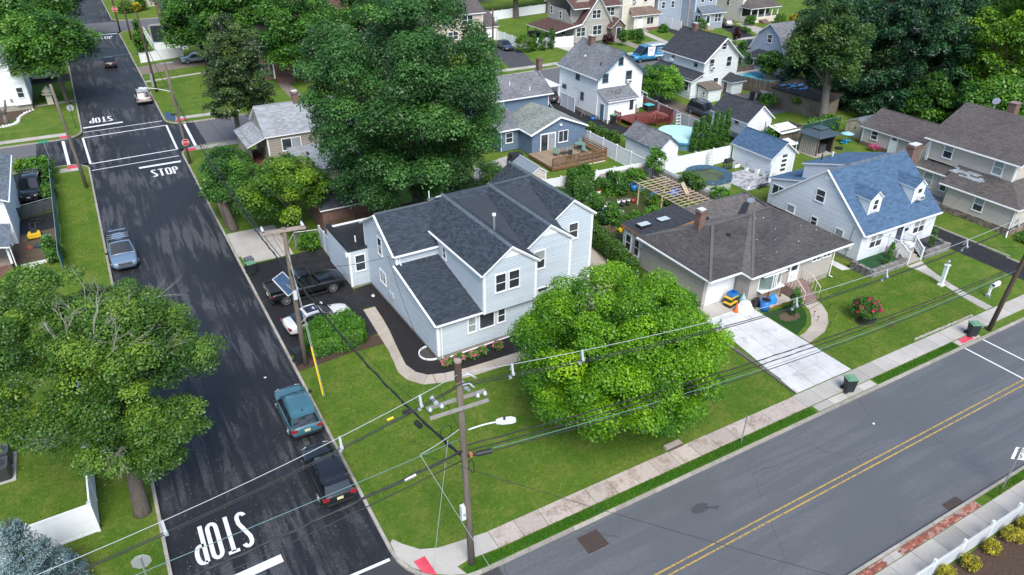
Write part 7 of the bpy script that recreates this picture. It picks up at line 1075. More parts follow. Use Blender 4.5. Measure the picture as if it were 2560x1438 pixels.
cable('service drop from the drive pole to the corner house wall', (.7, 19.5, 7.2), (8.15, 23.4, 4.2), .35, .014); cable('second service drop from the main pole to the corner house wall', (2.7, .7, 8.0), (8.1, 23.2, 4.3), .9, .012); cable('wire from the lamp pole to the tall dark pole', (.1, 61.2, 10.5), (.65, 92.7, 10.2), .8, .016); cable('cable bundle from the lamp pole to the tall dark pole', (.1, 61.2, 7.1), (.7, 92.7, 7.3), .8, .035); cable('wire from the lamp pole across to the leaning left pole', (.1, 61.2, 8.3), (-10.0, 59, 8.6), .3, .014); cable('wires from the tall dark pole to the far poles', (.65, 92.7, 10.0), (1.4, 131.3, 9.2), 1.0, .02); cable('wire from the far cypress pole to the far stop sign pole', (1.4, 131.3, 9.2), (.4, 141.2, 9.2), .3, .02); cable('long wire crossing the street north of the crossing', (-60, 84, 7.0), (24, 92, 6.6), .8, .012, CABT); cable('low wire crossing the street at the small black car', (-60, 79, 7.6), (0.1, 79.5, 8), .6, .012)
cable('guy wire from the main pole to the sidewalk corner', (2.2, .9, 7.6), (1.25, 1.1, .05), .0, .012, CABW); cable('guy wire from the strand clamp to the main pole foot', (.85, .62, 7.65), (3.6, -.3, .0), .0, .012, CABW); cable('thin black drop wire from the strand clamp down across the main road', (.9, .62, 7.65), (16, -14, 5.0), .2, .012); cable('service drop passing in front of the cape and bungalow', (43.4, .2, 6.6), (43.7, 11.3, 2.9), .4, .012); cable('upper drop wire over the cape front lawn', (23, .4, 7.9), (56, 11.0, 4.0), .6, .01); cable('short strand from the main pole to the strand clamp', (2.75, .7, 8.2), (.85, .62, 7.65), .05, .014, CABW)
S_ = thing('cable_box', 'grey metal splice box hanging on the left black bundle', 'cable box', (.1, .6, 6.65)); MB().tube([(0, 0, 0), (.5, 0, .06)], .08, 10).build('case', STEEL, S_); tag(MB().tube([(-.35, .63, 9.93), (-.1, .63, 9.96)], .05, 8).build('cable_sleeve', mat('sleeve_yellow', (.7, .48, .03), .5)), 'yellow sleeve on the dark conductor left of the main pole', 'cable marker'); tag(MB().box((.3, .55, 9.95), (.6, .7, 10.07)).build('cable_sleeve', BLACK), 'black box on the dark conductor left of the main pole', 'cable marker'); tag(MB().tube([(2.25, 4.0, 5.95), (2.2, 4.4, 5.93)], .13, 12).build('cable_coil', BLACK), 'coiled black splice on the bundle above the lawn', 'cable coil')
S_ = thing('guy_wire', 'steel guy wire with yellow plastic guard beside the kerb lawn', 'guy wire', (.65, 15.66, 0)); MB().tube([(0, 0, .1), (.05, 3.8, 8.3)], .014, 5).tube([(.1, 0, .1), (.1, 3.8, 8.0)], .012, 5).build('strand', CABW, S_); MB().tube([(0, 0, .25), (.018, 1.30, 3.0)], .045, 8).build('guard', mat('guard_yellow', (.75, .47, .01), .5), S_)
# ------------------------------------------------------------------ vegetation
rg = np.random.default_rng(11)
def leafmesh(name, pos, nrm, size, tone, m, asp=.62):
    n = len(pos); nrm = nrm / np.linalg.norm(nrm, axis=1, keepdims=True); r = rg.normal(size=(n, 3)); a = np.cross(nrm, r); a /= np.linalg.norm(a, axis=1, keepdims=True); b = np.cross(nrm, a)
    s = (size * rg.uniform(.5, 1.4, n))[:, None] * .5; co = np.empty((n, 4, 3)); co[:, 0] = pos - a * s; co[:, 1] = pos - b * s * asp + nrm * s * .15; co[:, 2] = pos + a * s; co[:, 3] = pos + b * s * asp + nrm * s * .15
    me = bpy.data.meshes.new(name); me.vertices.add(4 * n); me.vertices.foreach_set('co', co.ravel()); me.loops.add(4 * n); me.loops.foreach_set('vertex_index', np.arange(4 * n, dtype=np.int32)); me.polygons.add(n); me.polygons.foreach_set('loop_start', np.arange(n, dtype=np.int32) * 4)
    me.update(calc_edges=True); at = me.attributes.new('tone', 'FLOAT', 'FACE'); at.data.foreach_set('value', np.clip(tone, 0, 1).astype(np.float32)); me.materials.append(m); return me
def crown(cen, rad, ncl, nl, size, clr, shell=(.55, .95), up=.7, squash=.75, lo=-.75, gaps=0, taper=0, yellow=0):
    d = rg.normal(size=(ncl * 4, 3)); d /= np.linalg.norm(d, axis=1, keepdims=True); d = d[d[:, 2] > lo][:ncl]; ncl = len(d); rr = rg.uniform(shell[0], shell[1], ncl)[:, None]; C = d * rr * np.array(rad)
    if taper: f = 1 - taper * np.clip((d[:, 2:] * rr + 1) / 2, 0, 1); C[:, :2] *= f
    cr = clr * rg.uniform(.6, 1.25, ncl); w = cr ** 2; w = w / w.sum(); idx = rg.choice(ncl, nl, p=w); e = rg.normal(size=(nl, 3)); e /= np.linalg.norm(e, axis=1, keepdims=True); e[:, 2] = np.where(e[:, 2] < -.35, -e[:, 2], e[:, 2])
    rad_ = (rg.uniform(.55, 1.0, nl) ** .6)[:, None]; P = C[idx] + e * rad_ * cr[idx][:, None] * np.array([1, 1, squash]) + np.array(cen) + rg.normal(size=(nl, 3)) * size * .5
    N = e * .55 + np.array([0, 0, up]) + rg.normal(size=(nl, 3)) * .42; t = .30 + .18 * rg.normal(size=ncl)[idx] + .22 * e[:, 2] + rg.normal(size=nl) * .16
    if yellow: t = t + (rg.random(ncl)[idx] < yellow) * .45
    return P, N, t, C + np.array(cen)
def limbs(base, r, h, targets, m, parent, lean=(0, 0), n=8, name='trunk'):
    mb = MB(); b = Vector(base); top = b + Vector((lean[0], lean[1], h)); mb.tube([b - Vector((0, 0, .2)), b + Vector((0, 0, .25)), b.lerp(top, .35), b.lerp(top, .7), top], [r * 1.5, r * 1.12, r * .95, r * .8, r * .5], 10)
    for t in targets:
        t = Vector(t); s = b.lerp(top, rnd.uniform(.45, .98)); k = s.lerp(t, .45) + Vector((rnd.uniform(-.3, .3), rnd.uniform(-.3, .3), rnd.uniform(.0, .6))); mb.tube([s, k, s.lerp(t, .8), t], [r * .27, r * .2, r * .12, r * .05], 6)
    return mb.build(name, m, parent, True)
BARK = mat('bark_brown', (.105, .085, .068), .95, [(3, (.055, .044, .036), .8), (12, (.17, .15, .13), .4)], stretch=(3, 3, .6), bump=(14, 1, .05)); BARKG = mat('bark_grey', (.17, .15, .13), .95, [(4, (.10, .09, .075), .7)], stretch=(3, 3, .6), bump=(14, 1, .04))
L_MAPLE = leafmat('maple_leaf', (.010, .050, .012), (.095, .250, .050)); L_BRIGHT = leafmat('bright_leaf', (.024, .125, .004), (.222, .455, .011), .4); L_FADE = leafmat('fading_leaf', (.016, .062, .010), (.125, .255, .028)); L_MID = leafmat('mid_leaf', (.015, .070, .010), (.115, .280, .030)); L_DARK = leafmat('dark_leaf', (.006, .032, .012), (.038, .120, .040), .25); L_LIME = leafmat('lime_leaf', (.025, .095, .006), (.170, .340, .018)); L_OLIVE = leafmat('olive_needle', (.016, .040, .012), (.085, .150, .034), .2); L_YEL = leafmat('yellow_green_leaf', (.020, .082, .008), (.150, .300, .024), .4)
L_BOX = leafmat('boxwood_leaf', (.018, .085, .007), (.125, .320, .018), .25); L_ARB = leafmat('arborvitae_leaf', (.010, .055, .006), (.085, .240, .018), .2); L_SPR = leafmat('spruce_needle', (.035, .075, .070), (.170, .260, .245), .15); L_GOLD = leafmat('gold_leaf', (.14, .14, .008), (.55, .48, .03), .3); L_PINK = leafmat('pink_petal', (.48, .04, .16), (.72, .22, .36), .3); L_RED = leafmat('red_petal', (.35, .01, .06), (.68, .03, .16), .3); L_PURP = leafmat('purple_leaf', (.02, .006, .012), (.075, .02, .03), .2)
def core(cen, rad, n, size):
    d = rg.normal(size=(n, 3)); d /= np.linalg.norm(d, axis=1, keepdims=True); return np.array(cen) + d * np.array(rad) * rg.uniform(.55, .78, (n, 1)), d + rg.normal(size=(n, 3)) * .3, rg.uniform(0, .3, n)  # inner leaves in low tones: crevice shade put into the colour
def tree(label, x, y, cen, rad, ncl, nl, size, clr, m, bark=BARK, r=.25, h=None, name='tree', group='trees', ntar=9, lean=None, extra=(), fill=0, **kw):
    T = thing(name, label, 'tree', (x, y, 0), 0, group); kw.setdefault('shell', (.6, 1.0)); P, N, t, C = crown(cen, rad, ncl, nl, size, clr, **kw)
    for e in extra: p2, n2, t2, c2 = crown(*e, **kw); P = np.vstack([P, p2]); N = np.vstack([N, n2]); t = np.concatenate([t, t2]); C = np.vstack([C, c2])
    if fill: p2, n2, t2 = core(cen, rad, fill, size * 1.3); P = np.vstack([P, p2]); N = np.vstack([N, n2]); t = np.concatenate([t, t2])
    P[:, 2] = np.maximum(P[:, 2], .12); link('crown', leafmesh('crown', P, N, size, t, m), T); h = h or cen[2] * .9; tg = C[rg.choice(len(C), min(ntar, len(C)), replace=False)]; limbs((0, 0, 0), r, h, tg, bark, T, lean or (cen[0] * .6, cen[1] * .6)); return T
def at(x, y, wx, wy, z): return (wx - x, wy - y, z)
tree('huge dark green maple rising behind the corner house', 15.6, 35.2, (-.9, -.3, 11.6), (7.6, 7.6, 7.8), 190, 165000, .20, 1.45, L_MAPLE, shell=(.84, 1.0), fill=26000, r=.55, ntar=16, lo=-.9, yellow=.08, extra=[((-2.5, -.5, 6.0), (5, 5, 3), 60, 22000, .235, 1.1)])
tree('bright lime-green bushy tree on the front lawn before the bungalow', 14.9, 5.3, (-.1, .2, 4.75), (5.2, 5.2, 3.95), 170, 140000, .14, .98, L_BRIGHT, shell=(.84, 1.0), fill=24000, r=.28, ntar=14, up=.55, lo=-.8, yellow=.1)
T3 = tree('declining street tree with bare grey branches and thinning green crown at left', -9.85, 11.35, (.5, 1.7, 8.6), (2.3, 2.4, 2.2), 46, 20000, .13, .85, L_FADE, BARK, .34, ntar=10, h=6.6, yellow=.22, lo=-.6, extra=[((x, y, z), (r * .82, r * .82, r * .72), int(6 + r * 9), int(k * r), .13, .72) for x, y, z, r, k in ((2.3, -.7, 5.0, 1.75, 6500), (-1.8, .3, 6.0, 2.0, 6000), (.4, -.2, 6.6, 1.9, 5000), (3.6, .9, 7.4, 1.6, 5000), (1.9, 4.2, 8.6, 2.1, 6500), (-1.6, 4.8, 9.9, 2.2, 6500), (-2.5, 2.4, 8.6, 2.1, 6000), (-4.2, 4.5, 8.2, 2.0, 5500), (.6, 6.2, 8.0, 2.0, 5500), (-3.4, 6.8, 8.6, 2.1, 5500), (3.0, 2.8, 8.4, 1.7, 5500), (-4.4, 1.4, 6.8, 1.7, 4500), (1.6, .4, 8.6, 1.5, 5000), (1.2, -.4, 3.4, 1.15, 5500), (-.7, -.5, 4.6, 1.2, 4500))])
DEADW = mat('dead_twig', (.32, .30, .27), .9, [(6, (.22, .21, .18), .6)])
def twigs(mb, p, d, ln, r, dep):
    q = p + d * ln; mid = p.lerp(q, .5) + Vector((rnd.uniform(-1, 1), rnd.uniform(-1, 1), rnd.uniform(-1, 1))) * ln * .07; mb.tube([p, mid, q], [r, r * .8, r * .55], 5, cap=False)
    if dep:
        for _ in range(3 if dep > 1 else 4):
            nd_ = (d + Vector((rnd.uniform(-1, 1), rnd.uniform(-1, 1), rnd.uniform(-.7, .7))) * .75).normalized(); twigs(mb, p.lerp(q, rnd.uniform(.35, 1)), nd_, ln * rnd.uniform(.5, .75), r * .5, dep - 1)
for p, d, ln in (((0, 0, 5.2), (-.15, -.75, -.45), 1.5), ((.3, .2, 7.5), (.95, .1, .25), 2.6), ((.4, .8, 8.2), (.95, .5, .15), 2.8), ((.2, .5, 8.5), (.5, -.5, .7), 2.0), ((0, .5, 8.5), (.1, .8, .75), 2.3), ((0, 0, 6.0), (-.9, -.3, .05), 2.0), ((.3, .3, 9.5), (.2, .2, .9), 1.6), ((0, 0, 4.8), (.1, -.9, .1), 1.2), ((.5, 1, 8.5), (.8, .9, .35), 2.4), ((-.5, 1, 9), (-.5, .6, .8), 2)):
    mb = MB(); twigs(mb, Vector(p), Vector(d).normalized(), ln, .034, 3); mb.build('dead_branch', DEADW, T3, True)
tree('round dark street tree arching over the road at upper left', -10.1, 91.8, (-.3, -1.2, 7.8), (4.6, 4.4, 4.0), 70, 30000, .34, 1.5, L_MID, r=.24, yellow=.05); tree('leafy tree behind the white house at the upper left corner', -14.5, 101, (-2, 0, 8.5), (5.5, 5, 5), 60, 22000, .40, 1.8, L_MID, r=.3); tree('big tree beyond the silver coupe at the top left edge', -13, 118, (0, 0, 8.5), (6.5, 6, 6), 60, 20000, .45, 2.0, L_MID, r=.3); tree('dark tree above the top left road bend', -8, 134, (-3, 0, 8), (6, 6, 5.5), 50, 14000, .5, 2, L_DARK, r=.3); tree('tree at the far left top edge above the white house', -25, 112, (0, 0, 9), (7, 7, 7), 60, 18000, .5, 2.2, L_DARK, r=.3)
tree('wispy olive-green conifer standing by the crossing street', 6.0, 63.2, (.7, -.6, 8.4), (4.7, 4.7, 6.6), 190, 52000, .24, .85, L_OLIVE, BARKG, .26, shell=(.3, .95), taper=.45, squash=.4, up=.35, lo=-.85, ntar=26, h=13.5, yellow=.06, lean=(.2, -.2))
tree('yellow-green maple beside the utility pole above the concrete apron', 6.2, 38.8, (-1.2, 1.0, 4.0), (3.9, 3.3, 2.7), 62, 30000, .22, 1.0, L_YEL, r=.14, yellow=.22, lo=-.8); T = tree('vine-covered leaning stump at the kerb below the yellow-green maple', .85, 42.2, (.9, 3.0, 3.2), (2.2, 2.6, 1.9), 34, 13000, .22, .9, L_MID, r=.34, h=2.6, lean=(-.35, .5)); limbs((-.2, .9, 0), .28, 2.6, [], BARK, T, (-.5, -.4)); tree('green bush tree behind the vine-covered stump', 3.0, 50.5, (-.6, .2, 2.4), (2.2, 2.4, 1.9), 34, 12000, .25, .95, L_MID, r=.15)
tree('green tree standing over the brick driveway at the north corner', 10.2, 111.5, (-.6, -4.5, 6.6), (5.2, 5.4, 5.0), 90, 30000, .38, 1.6, L_MID, r=.28, yellow=.05); tree('tree with bare twigs beside the red brick house', 13.4, 99, (.5, -1, 8.0), (5.6, 5.6, 6.0), 90, 30000, .38, 1.6, L_MID, r=.28); tree('shade tree in front of the red brick house steps', 20.5, 88.0, (-.3, 0, 7.0), (5.6, 5.2, 5.4), 90, 28000, .36, 1.5, L_MID, r=.24); tree('street tree left of the huge maple crown', 24, 101, (0, 0, 9), (6.5, 6.5, 6.5), 80, 24000, .4, 1.8, L_MID, r=.28); tree('tree above the roofs at the top centre left', 18, 116, (0, 0, 8), (6, 6, 5.5), 50, 15000, .45, 1.9, L_DARK, r=.28); tree('tree behind the huge maple near the back street', 33, 91, (0, 0, 7.5), (5, 5, 5), 45, 14000, .42, 1.7, L_MID, r=.25)
tree('thick-trunked tree before the white back fence, left of two', 73.8, 118.6, (-.5, .5, 8.6), (6, 5.5, 5), 50, 14000, .5, 2, L_LIME, r=.55, h=8); tree('thick-trunked tree before the white back fence, right of two', 83.0, 121.0, (0, .5, 9), (6, 5.5, 5), 50, 13000, .5, 2, L_MID, r=.6, h=8.5)
BG = ((60, 124, L_LIME, 6), (50, 132, L_MID, 7), (95, 128, L_MID, 7), (108, 126, L_DARK, 7), (38, 140, L_DARK, 7), (70, 140, L_MID, 8), (122, 122, L_MID, 7), (24, 150, L_MID, 7), (92, 145, L_DARK, 8), (140, 112, L_DARK, 8), (4, 190, L_MID, 8), (-14, 175, L_DARK, 8), (-22, 150, L_MID, 8), (22, 185, L_DARK, 9), (55, 165, L_MID, 9), (110, 160, L_DARK, 10), (150, 140, L_MID, 10)); BT = [q[:2] for q in BG]
for x, y, m, s in BG:
    tree('%s far background tree beyond the top row of houses, number %d from the left' % ({L_LIME: 'light green', L_MID: 'mid green', L_DARK: 'dark green'}[m], 1 + sorted(BT, key=lambda q: (q[0] + 6.9) / (q[1] + 20)).index((x, y))), x, y, (0, 0, s * 1.15), (s, s, s), 34, 6500, .75, 2.6, m, r=.35, group='far background trees')
tree('tall slender-leaved tree with forked grey trunk at the derelict garage corner', 71.6, 38.2, (-.6, 1.2, 9.3), (4.1, 4.1, 5.2), 70, 26000, .32, 1.25, leafmat('willow_leaf', (.016, .052, .012), (.095, .190, .036)), BARKG, .5, lo=-.7, ntar=16, h=8.5)
for x, y, z, s, m, l in ((83, 47, 7.5, (6, 6, 7.5), L_DARK, 'very dark broad maple behind the derelict garage'), (86, 36, 7, (6, 5.5, 7), L_DARK, 'very dark maple left of the light green trees at the right'), (93, 40, 10, (6.5, 6.5, 8.5), L_DARK, 'tall dark maple at the back of the wooded corner'), (91, 28.5, 8.6, (6, 5.2, 7.2), L_LIME, 'light green tree in the wooded corner at right'), (97, 24, 8, (5.5, 5, 6.5), L_LIME, 'feathery lime-green tree above the beige house roof'), (102, 31, 11.5, (6.5, 6, 7.5), L_LIME, 'tall pale green tree at the top right'), (100, 17, 7, (5.5, 5, 6), L_MID, 'mid green maple at the right edge behind the chimney'), (112, 22, 11, (7, 7, 8), L_YEL, 'olive-tinged tree in the top right corner'), (84, 25, 3.6, (3.5, 3.5, 3.2), L_MID, 'small understorey tree above the beige garage'), (108, 42, 11, (7, 7, 8.5), L_DARK, 'dark tree closing the gap at the top right'), (104, 56, 10, (6.5, 6.5, 8), L_DARK, 'dark tree behind the gambrel house'), (118, 34, 12, (8, 8, 9), L_MID, 'green tree crown at the far right top edge')):
    tree(l, x, y, (0, 0, z), s, 130, 30000, .34, 1.15, m, r=.35, group='trees of the wooded corner', lo=-.95, yellow=.03)
tree('young light green tree between the white and pale green houses', 59.8, 55.0, (-.6, -.2, 2.6), (2.9, 2.7, 2.3), 50, 16000, .24, .95, L_LIME if 0 else L_BOX, r=.12, yellow=.1); tree('small rounded tree beside the blue swimming pool', 80.6, 55.0, (0, 0, 2.8), (2.2, 2.2, 1.7), 30, 8000, .28, .8, L_MID, r=.1)
for x, y, r, m, l in ((79, 42.5, 3.4, L_DARK, 'dark undergrowth right behind the derelict garage'), (80, 36.5, 3.4, L_DARK, 'dark undergrowth behind the tan shed'), (83, 32, 3.3, L_MID, 'mid green undergrowth above the brown garage ridge'), (86, 28, 3.3, L_DARK, 'dark undergrowth above the brown garage end'), (90, 22, 3.4, L_MID, 'undergrowth left of the satellite dish'), (81, 49, 3.4, L_DARK, 'dark undergrowth behind the torn tarp roof'), (87, 50, 4, L_DARK, 'dark undergrowth beside the gambrel house'), (92, 34, 4, L_DARK, 'dark undergrowth deep in the wooded corner'), (97, 15, 3.6, L_MID, 'green undergrowth behind the beige house chimney')):
    tree(l, x, y, (0, 0, r * .8), (r, r, r * .95), 60, 9000, .33, .9, m, r=.12, group='undergrowth of the wooded corner', lo=-.95)
# shrubs
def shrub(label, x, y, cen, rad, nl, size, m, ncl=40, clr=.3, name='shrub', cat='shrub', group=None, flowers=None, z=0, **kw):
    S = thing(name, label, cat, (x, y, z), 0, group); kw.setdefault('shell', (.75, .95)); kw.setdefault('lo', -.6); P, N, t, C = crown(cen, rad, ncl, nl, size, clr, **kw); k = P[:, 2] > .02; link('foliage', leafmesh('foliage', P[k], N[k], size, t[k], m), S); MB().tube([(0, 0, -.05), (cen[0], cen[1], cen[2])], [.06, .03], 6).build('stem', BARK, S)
    if flowers:
        fm, nf, fr, fs = flowers; d = rg.normal(size=(nf, 3)); d /= np.linalg.norm(d, axis=1, keepdims=True); d[:, 2] = np.abs(d[:, 2]) * .9 + .05; c = d * np.array(rad) * 1.02 + np.array(cen); k_ = 26
        for i in range(nf): e = rg.normal(size=(k_, 3)); e /= np.linalg.norm(e, axis=1, keepdims=True); e[:, 2] = np.abs(e[:, 2]); link('flower_head', leafmesh('flower_head', c[i] + e * fr * rg.uniform(.7, 1, (k_, 1)), e + rg.normal(size=(k_, 3)) * .3, fs, rg.random(k_), fm, .9), S)
    return S
def block(label, poly, h, nl, size, m, name='hedge', cat='hedge', zrough=.12, sh=True):
    """clipped hedge: leaves spread over the top and the sides of a footprint"""
    x0, y0 = poly[0]; S = thing(name, label, cat, (x0, y0, 0)); pl = [(x - x0, y - y0) for x, y in poly]; xs = [p[0] for p in pl]; ys = [p[1] for p in pl]; n1 = int(nl * .5); q = rg.uniform((min(xs), min(ys)), (max(xs), max(ys)), (n1 * 3, 2)); q = q[inside(pl, q[:, 0], q[:, 1])][:n1]
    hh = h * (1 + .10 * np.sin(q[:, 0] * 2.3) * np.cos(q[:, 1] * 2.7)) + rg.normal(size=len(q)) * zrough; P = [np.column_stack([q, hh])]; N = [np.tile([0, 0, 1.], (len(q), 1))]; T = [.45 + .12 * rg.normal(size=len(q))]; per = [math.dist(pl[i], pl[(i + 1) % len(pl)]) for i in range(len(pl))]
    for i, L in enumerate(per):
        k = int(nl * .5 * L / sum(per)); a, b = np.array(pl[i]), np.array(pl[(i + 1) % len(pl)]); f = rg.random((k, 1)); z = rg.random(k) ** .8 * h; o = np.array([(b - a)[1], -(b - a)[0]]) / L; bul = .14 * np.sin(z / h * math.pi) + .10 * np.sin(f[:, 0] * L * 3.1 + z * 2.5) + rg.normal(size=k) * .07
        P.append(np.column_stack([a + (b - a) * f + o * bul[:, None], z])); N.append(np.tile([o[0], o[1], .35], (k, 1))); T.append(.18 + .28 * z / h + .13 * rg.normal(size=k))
    P = np.vstack(P); N = np.vstack(N) + rg.normal(size=(len(P), 3)) * .45; link('foliage', leafmesh('foliage', P, N, size, np.concatenate(T), m), S); c = np.mean(pl, 0); MB().prism([tuple(c + (np.array(p) - c) * .9) for p in pl], 0, h * .86).build('branch_core', mat('hedge_core', (.012, .022, .008), 1), S); return S
block('large clipped green hedge block between the guy pole and the black drive', [(1.25, 20.0), (3.2, 19.7), (4.7, 19.9), (5.1, 20.9), (4.6, 22.4), (2.6, 22.5), (1.3, 21.8)], 1.38, 15000, .12, L_BOX)
block('long rough hedge between the corner house and the garden', [(25.4, 17.8), (26.4, 17.8), (27.6, 22.8), (27.9, 27.6), (26.9, 27.8), (26.5, 23.2)], 1.3, 13000, .15, L_FADE, zrough=.2)
for i, (x, y, h) in enumerate(((50.1, 38.2, 3.6), (51.0, 38.15, 4.0), (51.9, 38.1, 4.2), (52.9, 38.0, 4.3), (53.8, 38.0, 4.1), (54.7, 37.9, 4.5))):
    shrub('narrow dark arborvitae, %s in the row of six behind the white fence' % ('leftmost', 'second', 'third', 'fourth', 'fifth', 'rightmost')[i], x, y, (0, 0, h * .5), (.50, .50, h * .52), 8000, .11, L_ARB, 130, .21, 'arborvitae', 'conifer', 'arborvitae row', taper=.92, up=.3, lo=-1)
block('dark green hedge shrub in the corner of the garden behind the corner house', [(30.4, 33.0), (32.6, 32.8), (33.0, 34.5), (30.8, 34.7)], 2.6, 8000, .2, L_MID, name='shrub', cat='shrub')
for x, y, c, r, m, l, n_ in ((35.5, 34.0, .8, (2.0, .6, .8), L_MID, 'sprawling bean vines along the back fence of the garden', 5000), (35.6, 32.2, .6, (.6, .6, .6), L_MID, 'leafy pepper bush in front of the bean vines', 2200), (38.3, 33.6, .8, (1.2, .8, .8), L_BOX, 'low leafy crop below the trellis corner', 2200), (40.3, 33.0, 2.2, (.8, .8, 1.6), L_BOX, 'tall ailanthus sapling at the fence corner of the garden', 2200), (29.6, 28.6, 1.5, (.7, .7, 1.2), L_MID, 'young fig tree in the cluttered garden', 3200), (30.2, 26.6, 1.2, (.7, .7, 1.0), L_MID, 'bushy sapling next to the house extension', 2800), (32.9, 26.6, .4, (.5, .5, .35), L_BOX, 'weedy clump among the buckets', 1500), (41.0, 28.3, 1.6, (.7, 1.5, .9), L_FADE, 'rambling climber on the fence in front of the pool', 2500), (41.3, 24.5, 1.4, (.6, 1.6, .8), L_BOX, 'vines spilling over the end of the lattice fence', 2500), (34.6, 26.2, .5, (.7, .8, .5), L_BOX, 'tomato plants tied to stakes under the trellis', 2600), (38.2, 25.5, .5, (1.4, 1.1, .5), L_BOX, 'squash leaves beneath the trellis beams', 3800), (37.0, 28.4, .5, (1.1, .8, .45), L_LIME, 'pale leafy vegetables under the middle of the trellis', 2600), (27.6, 31.4, 1.2, (1.0, 1.6, 1.2), L_MID, 'shrubby growth behind the corner house', 2600), (23.8, 37.2, 1.8, (1.6, 1.6, 1.8), L_MID, 'light green bush at the white fence stub', 3500), (19.6, 33.6, 2.0, (2.3, 1.8, 2.2), L_OLIVE, 'rusty olive conifer hedge behind the corner house ridge', 7000), (22.4, 34.0, 2.0, (1.6, 1.6, 2.1), L_FADE, 'bronze-green conifer next to the maple trunk', 4500), (5.6, 35.3, .7, (.8, .5, .7), L_BOX, 'weeds growing through the chain link by the annex', 1600), (43.6, 48.8, .6, (.75, .75, .65), L_FADE, 'rounded clipped shrub behind the white fence, left one', 2600), (43.9, 47.0, .6, (.85, .85, .65), L_FADE, 'rounded clipped shrub behind the white fence, middle one', 2600), (44.1, 45.2, .6, (.8, .8, .65), L_FADE, 'rounded clipped shrub behind the white fence, right one', 2600), (43.2, 35.0, .4, (1.0, .4, .4), L_BOX, 'low ferns at the foot of the white garage fence', 900), (66.9, 36.3, .7, (.8, .8, .75), L_BOX, 'round green shrub behind the gazebo, left of three', 2000), (68.4, 36.6, .7, (.9, .9, .8), L_BOX, 'round green shrub behind the gazebo, middle of three', 2000), (70.4, 36.5, .8, (1.1, 1.1, .9), L_BOX, 'round green shrub at the forked trunk', 2400), (70.6, 46.4, .9, (1.0, 1.0, .95), L_BOX, 'bright round shrub beside the derelict garage wall', 2400), (60.2, 36.2, .9, (.8, .9, 1.0), L_BOX, 'green shrub growing on the open lean-to shed', 2000), (72.8, 43.2, 1.5, (.8, .9, .5), L_LIME, 'leafy vine hanging on the derelict wall', 1200), (57.4, 89.9, 0, (.1, .1, .1), L_BOX, '', 0)):
    if n_: shrub(l, x, y, (0, 0, c), r, n_, .2, m, 40, max(.25, min(r) * .4))
for x, y, h, l in ((60.9, 90.4, 2.6, 'shortest'), (62.4, 90.0, 3.0, 'middle'), (64.2, 89.9, 3.4, 'tallest')): shrub('%s of three cone shrubs before the white fence at top centre' % l, x, y, (0, 0, h * .5), (.75, .75, h * .52), 2600, .22, L_ARB, 36, .3, 'cone_shrub', 'conifer', 'cone shrubs at top centre', taper=.8, lo=-1)
shrub('big smooth lime-green boxwood ball beside the dark blue-grey car', 59.0, 90.4, (0, 0, 1.3), (1.5, 1.5, 1.35), 7000, .17, L_LIME, 80, .35, 'boxwood', shell=(.85, .92)); shrub('tall dark cypress beside the pole near the white yard fence', 1.3, 118.0, (.6, 0, 2.6), (1.1, 1.1, 2.8), 6000, .25, L_ARB, 50, .4, 'cypress', 'conifer', taper=.75, lo=-1); shrub('dark shrub mass by the lit stop sign corner', 3.5, 161, (0, 0, .9), (1.6, 1.2, 1), 1500, .35, L_YEL, 30, .5); shrub('round green shrub at the stone-fronted house', 6.5, 163.5, (0, 0, 1), (1.3, 1.2, 1.1), 1500, .35, L_MID, 30, .5); shrub('yellow shrub beside the far dark pole', 4.9, 161.5, (0, 0, .9), (1.2, 1.2, 1.0), 1500, .3, L_GOLD, 30, .45)
for i, (x, y) in enumerate(((27.4, -10.75), (26.15, -10.72), (24.6, -10.65), (22.85, -10.65), (21.2, -10.5), (28.9, -10.9))): shrub('golden-leaved shrub behind the white picket fence, number %s from the right' % ('two', 'three', 'four', 'five', 'six', 'one')[i], x, y - .25, (0, 0, .38), (.42, .42, .42) if i in (1, 0, 5) else (.32, .32, .34), 1500, .085, L_GOLD, 40, .13, 'golden_shrub', 'shrub', 'golden shrubs by the picket fence')
shrub('rose-red rhododendron in bloom on the bungalow lawn', 37.0, 5.6, (0, 0, .85), (1.0, .9, .75), 3200, .13, L_MID, 44, .28, 'rhododendron', 'flowering shrub', flowers=(L_RED, 46, .12, .10)); sheet('rhododendron_soil', arc(37.0, 5.4, 1.0, .55, 0, 330, 11), .0065, MULCH)
for i, (x, y) in enumerate(((8.55, 15.05), (9.5, 15.05), (10.35, 14.9), (11.2, 15.0), (12.3, 15.05))): shrub('pink hydrangea in black mulch, %s along the front wall' % ('first from the corner', 'second', 'third', 'fourth', 'fifth')[i], x, y, (0, 0, .28), (.34, .3, .26), 700, .11, L_BOX, 24, .12, 'hydrangea', 'flowering shrub', 'pink hydrangeas', flowers=(L_PINK, 9, .10, .085))
for x, y, h, l in ((33.0, 8.5, 1.9, 'left'), (33.35, 8.75, 2.0, 'right')): shrub('small dark conifer in the bungalow bed, %s of the twin pair' % l, x, y, (0, 0, h * .52), (.45, .45, h * .5), 2400, .11, L_ARB, 34, .18, 'small_conifer', 'conifer', 'twin conifers in the bungalow bed', taper=.75, lo=-1)
for x, y, h, l in ((45.1, 9.75, 1.5, 'leftmost'), (46.25, 10.35, 1.6, 'second'), (49.9, 10.7, .9, 'small third'), (51.2, 10.0, 1.9, 'rightmost')): shrub('slim dark conifer in the cape planter, %s' % l, x, y, (0, 0, .3 + h * .5), (.26, .26, h * .5), 1500, .09, L_ARB, 30, .11, 'slim_conifer', 'conifer', 'slim conifers before the cape', taper=.8, lo=-1)
T = thing('blue_spruce', 'blue-green spruce in the bottom left corner', 'tree', (-14.2, 8.2, 0)); P = []; N = []; Tn = []
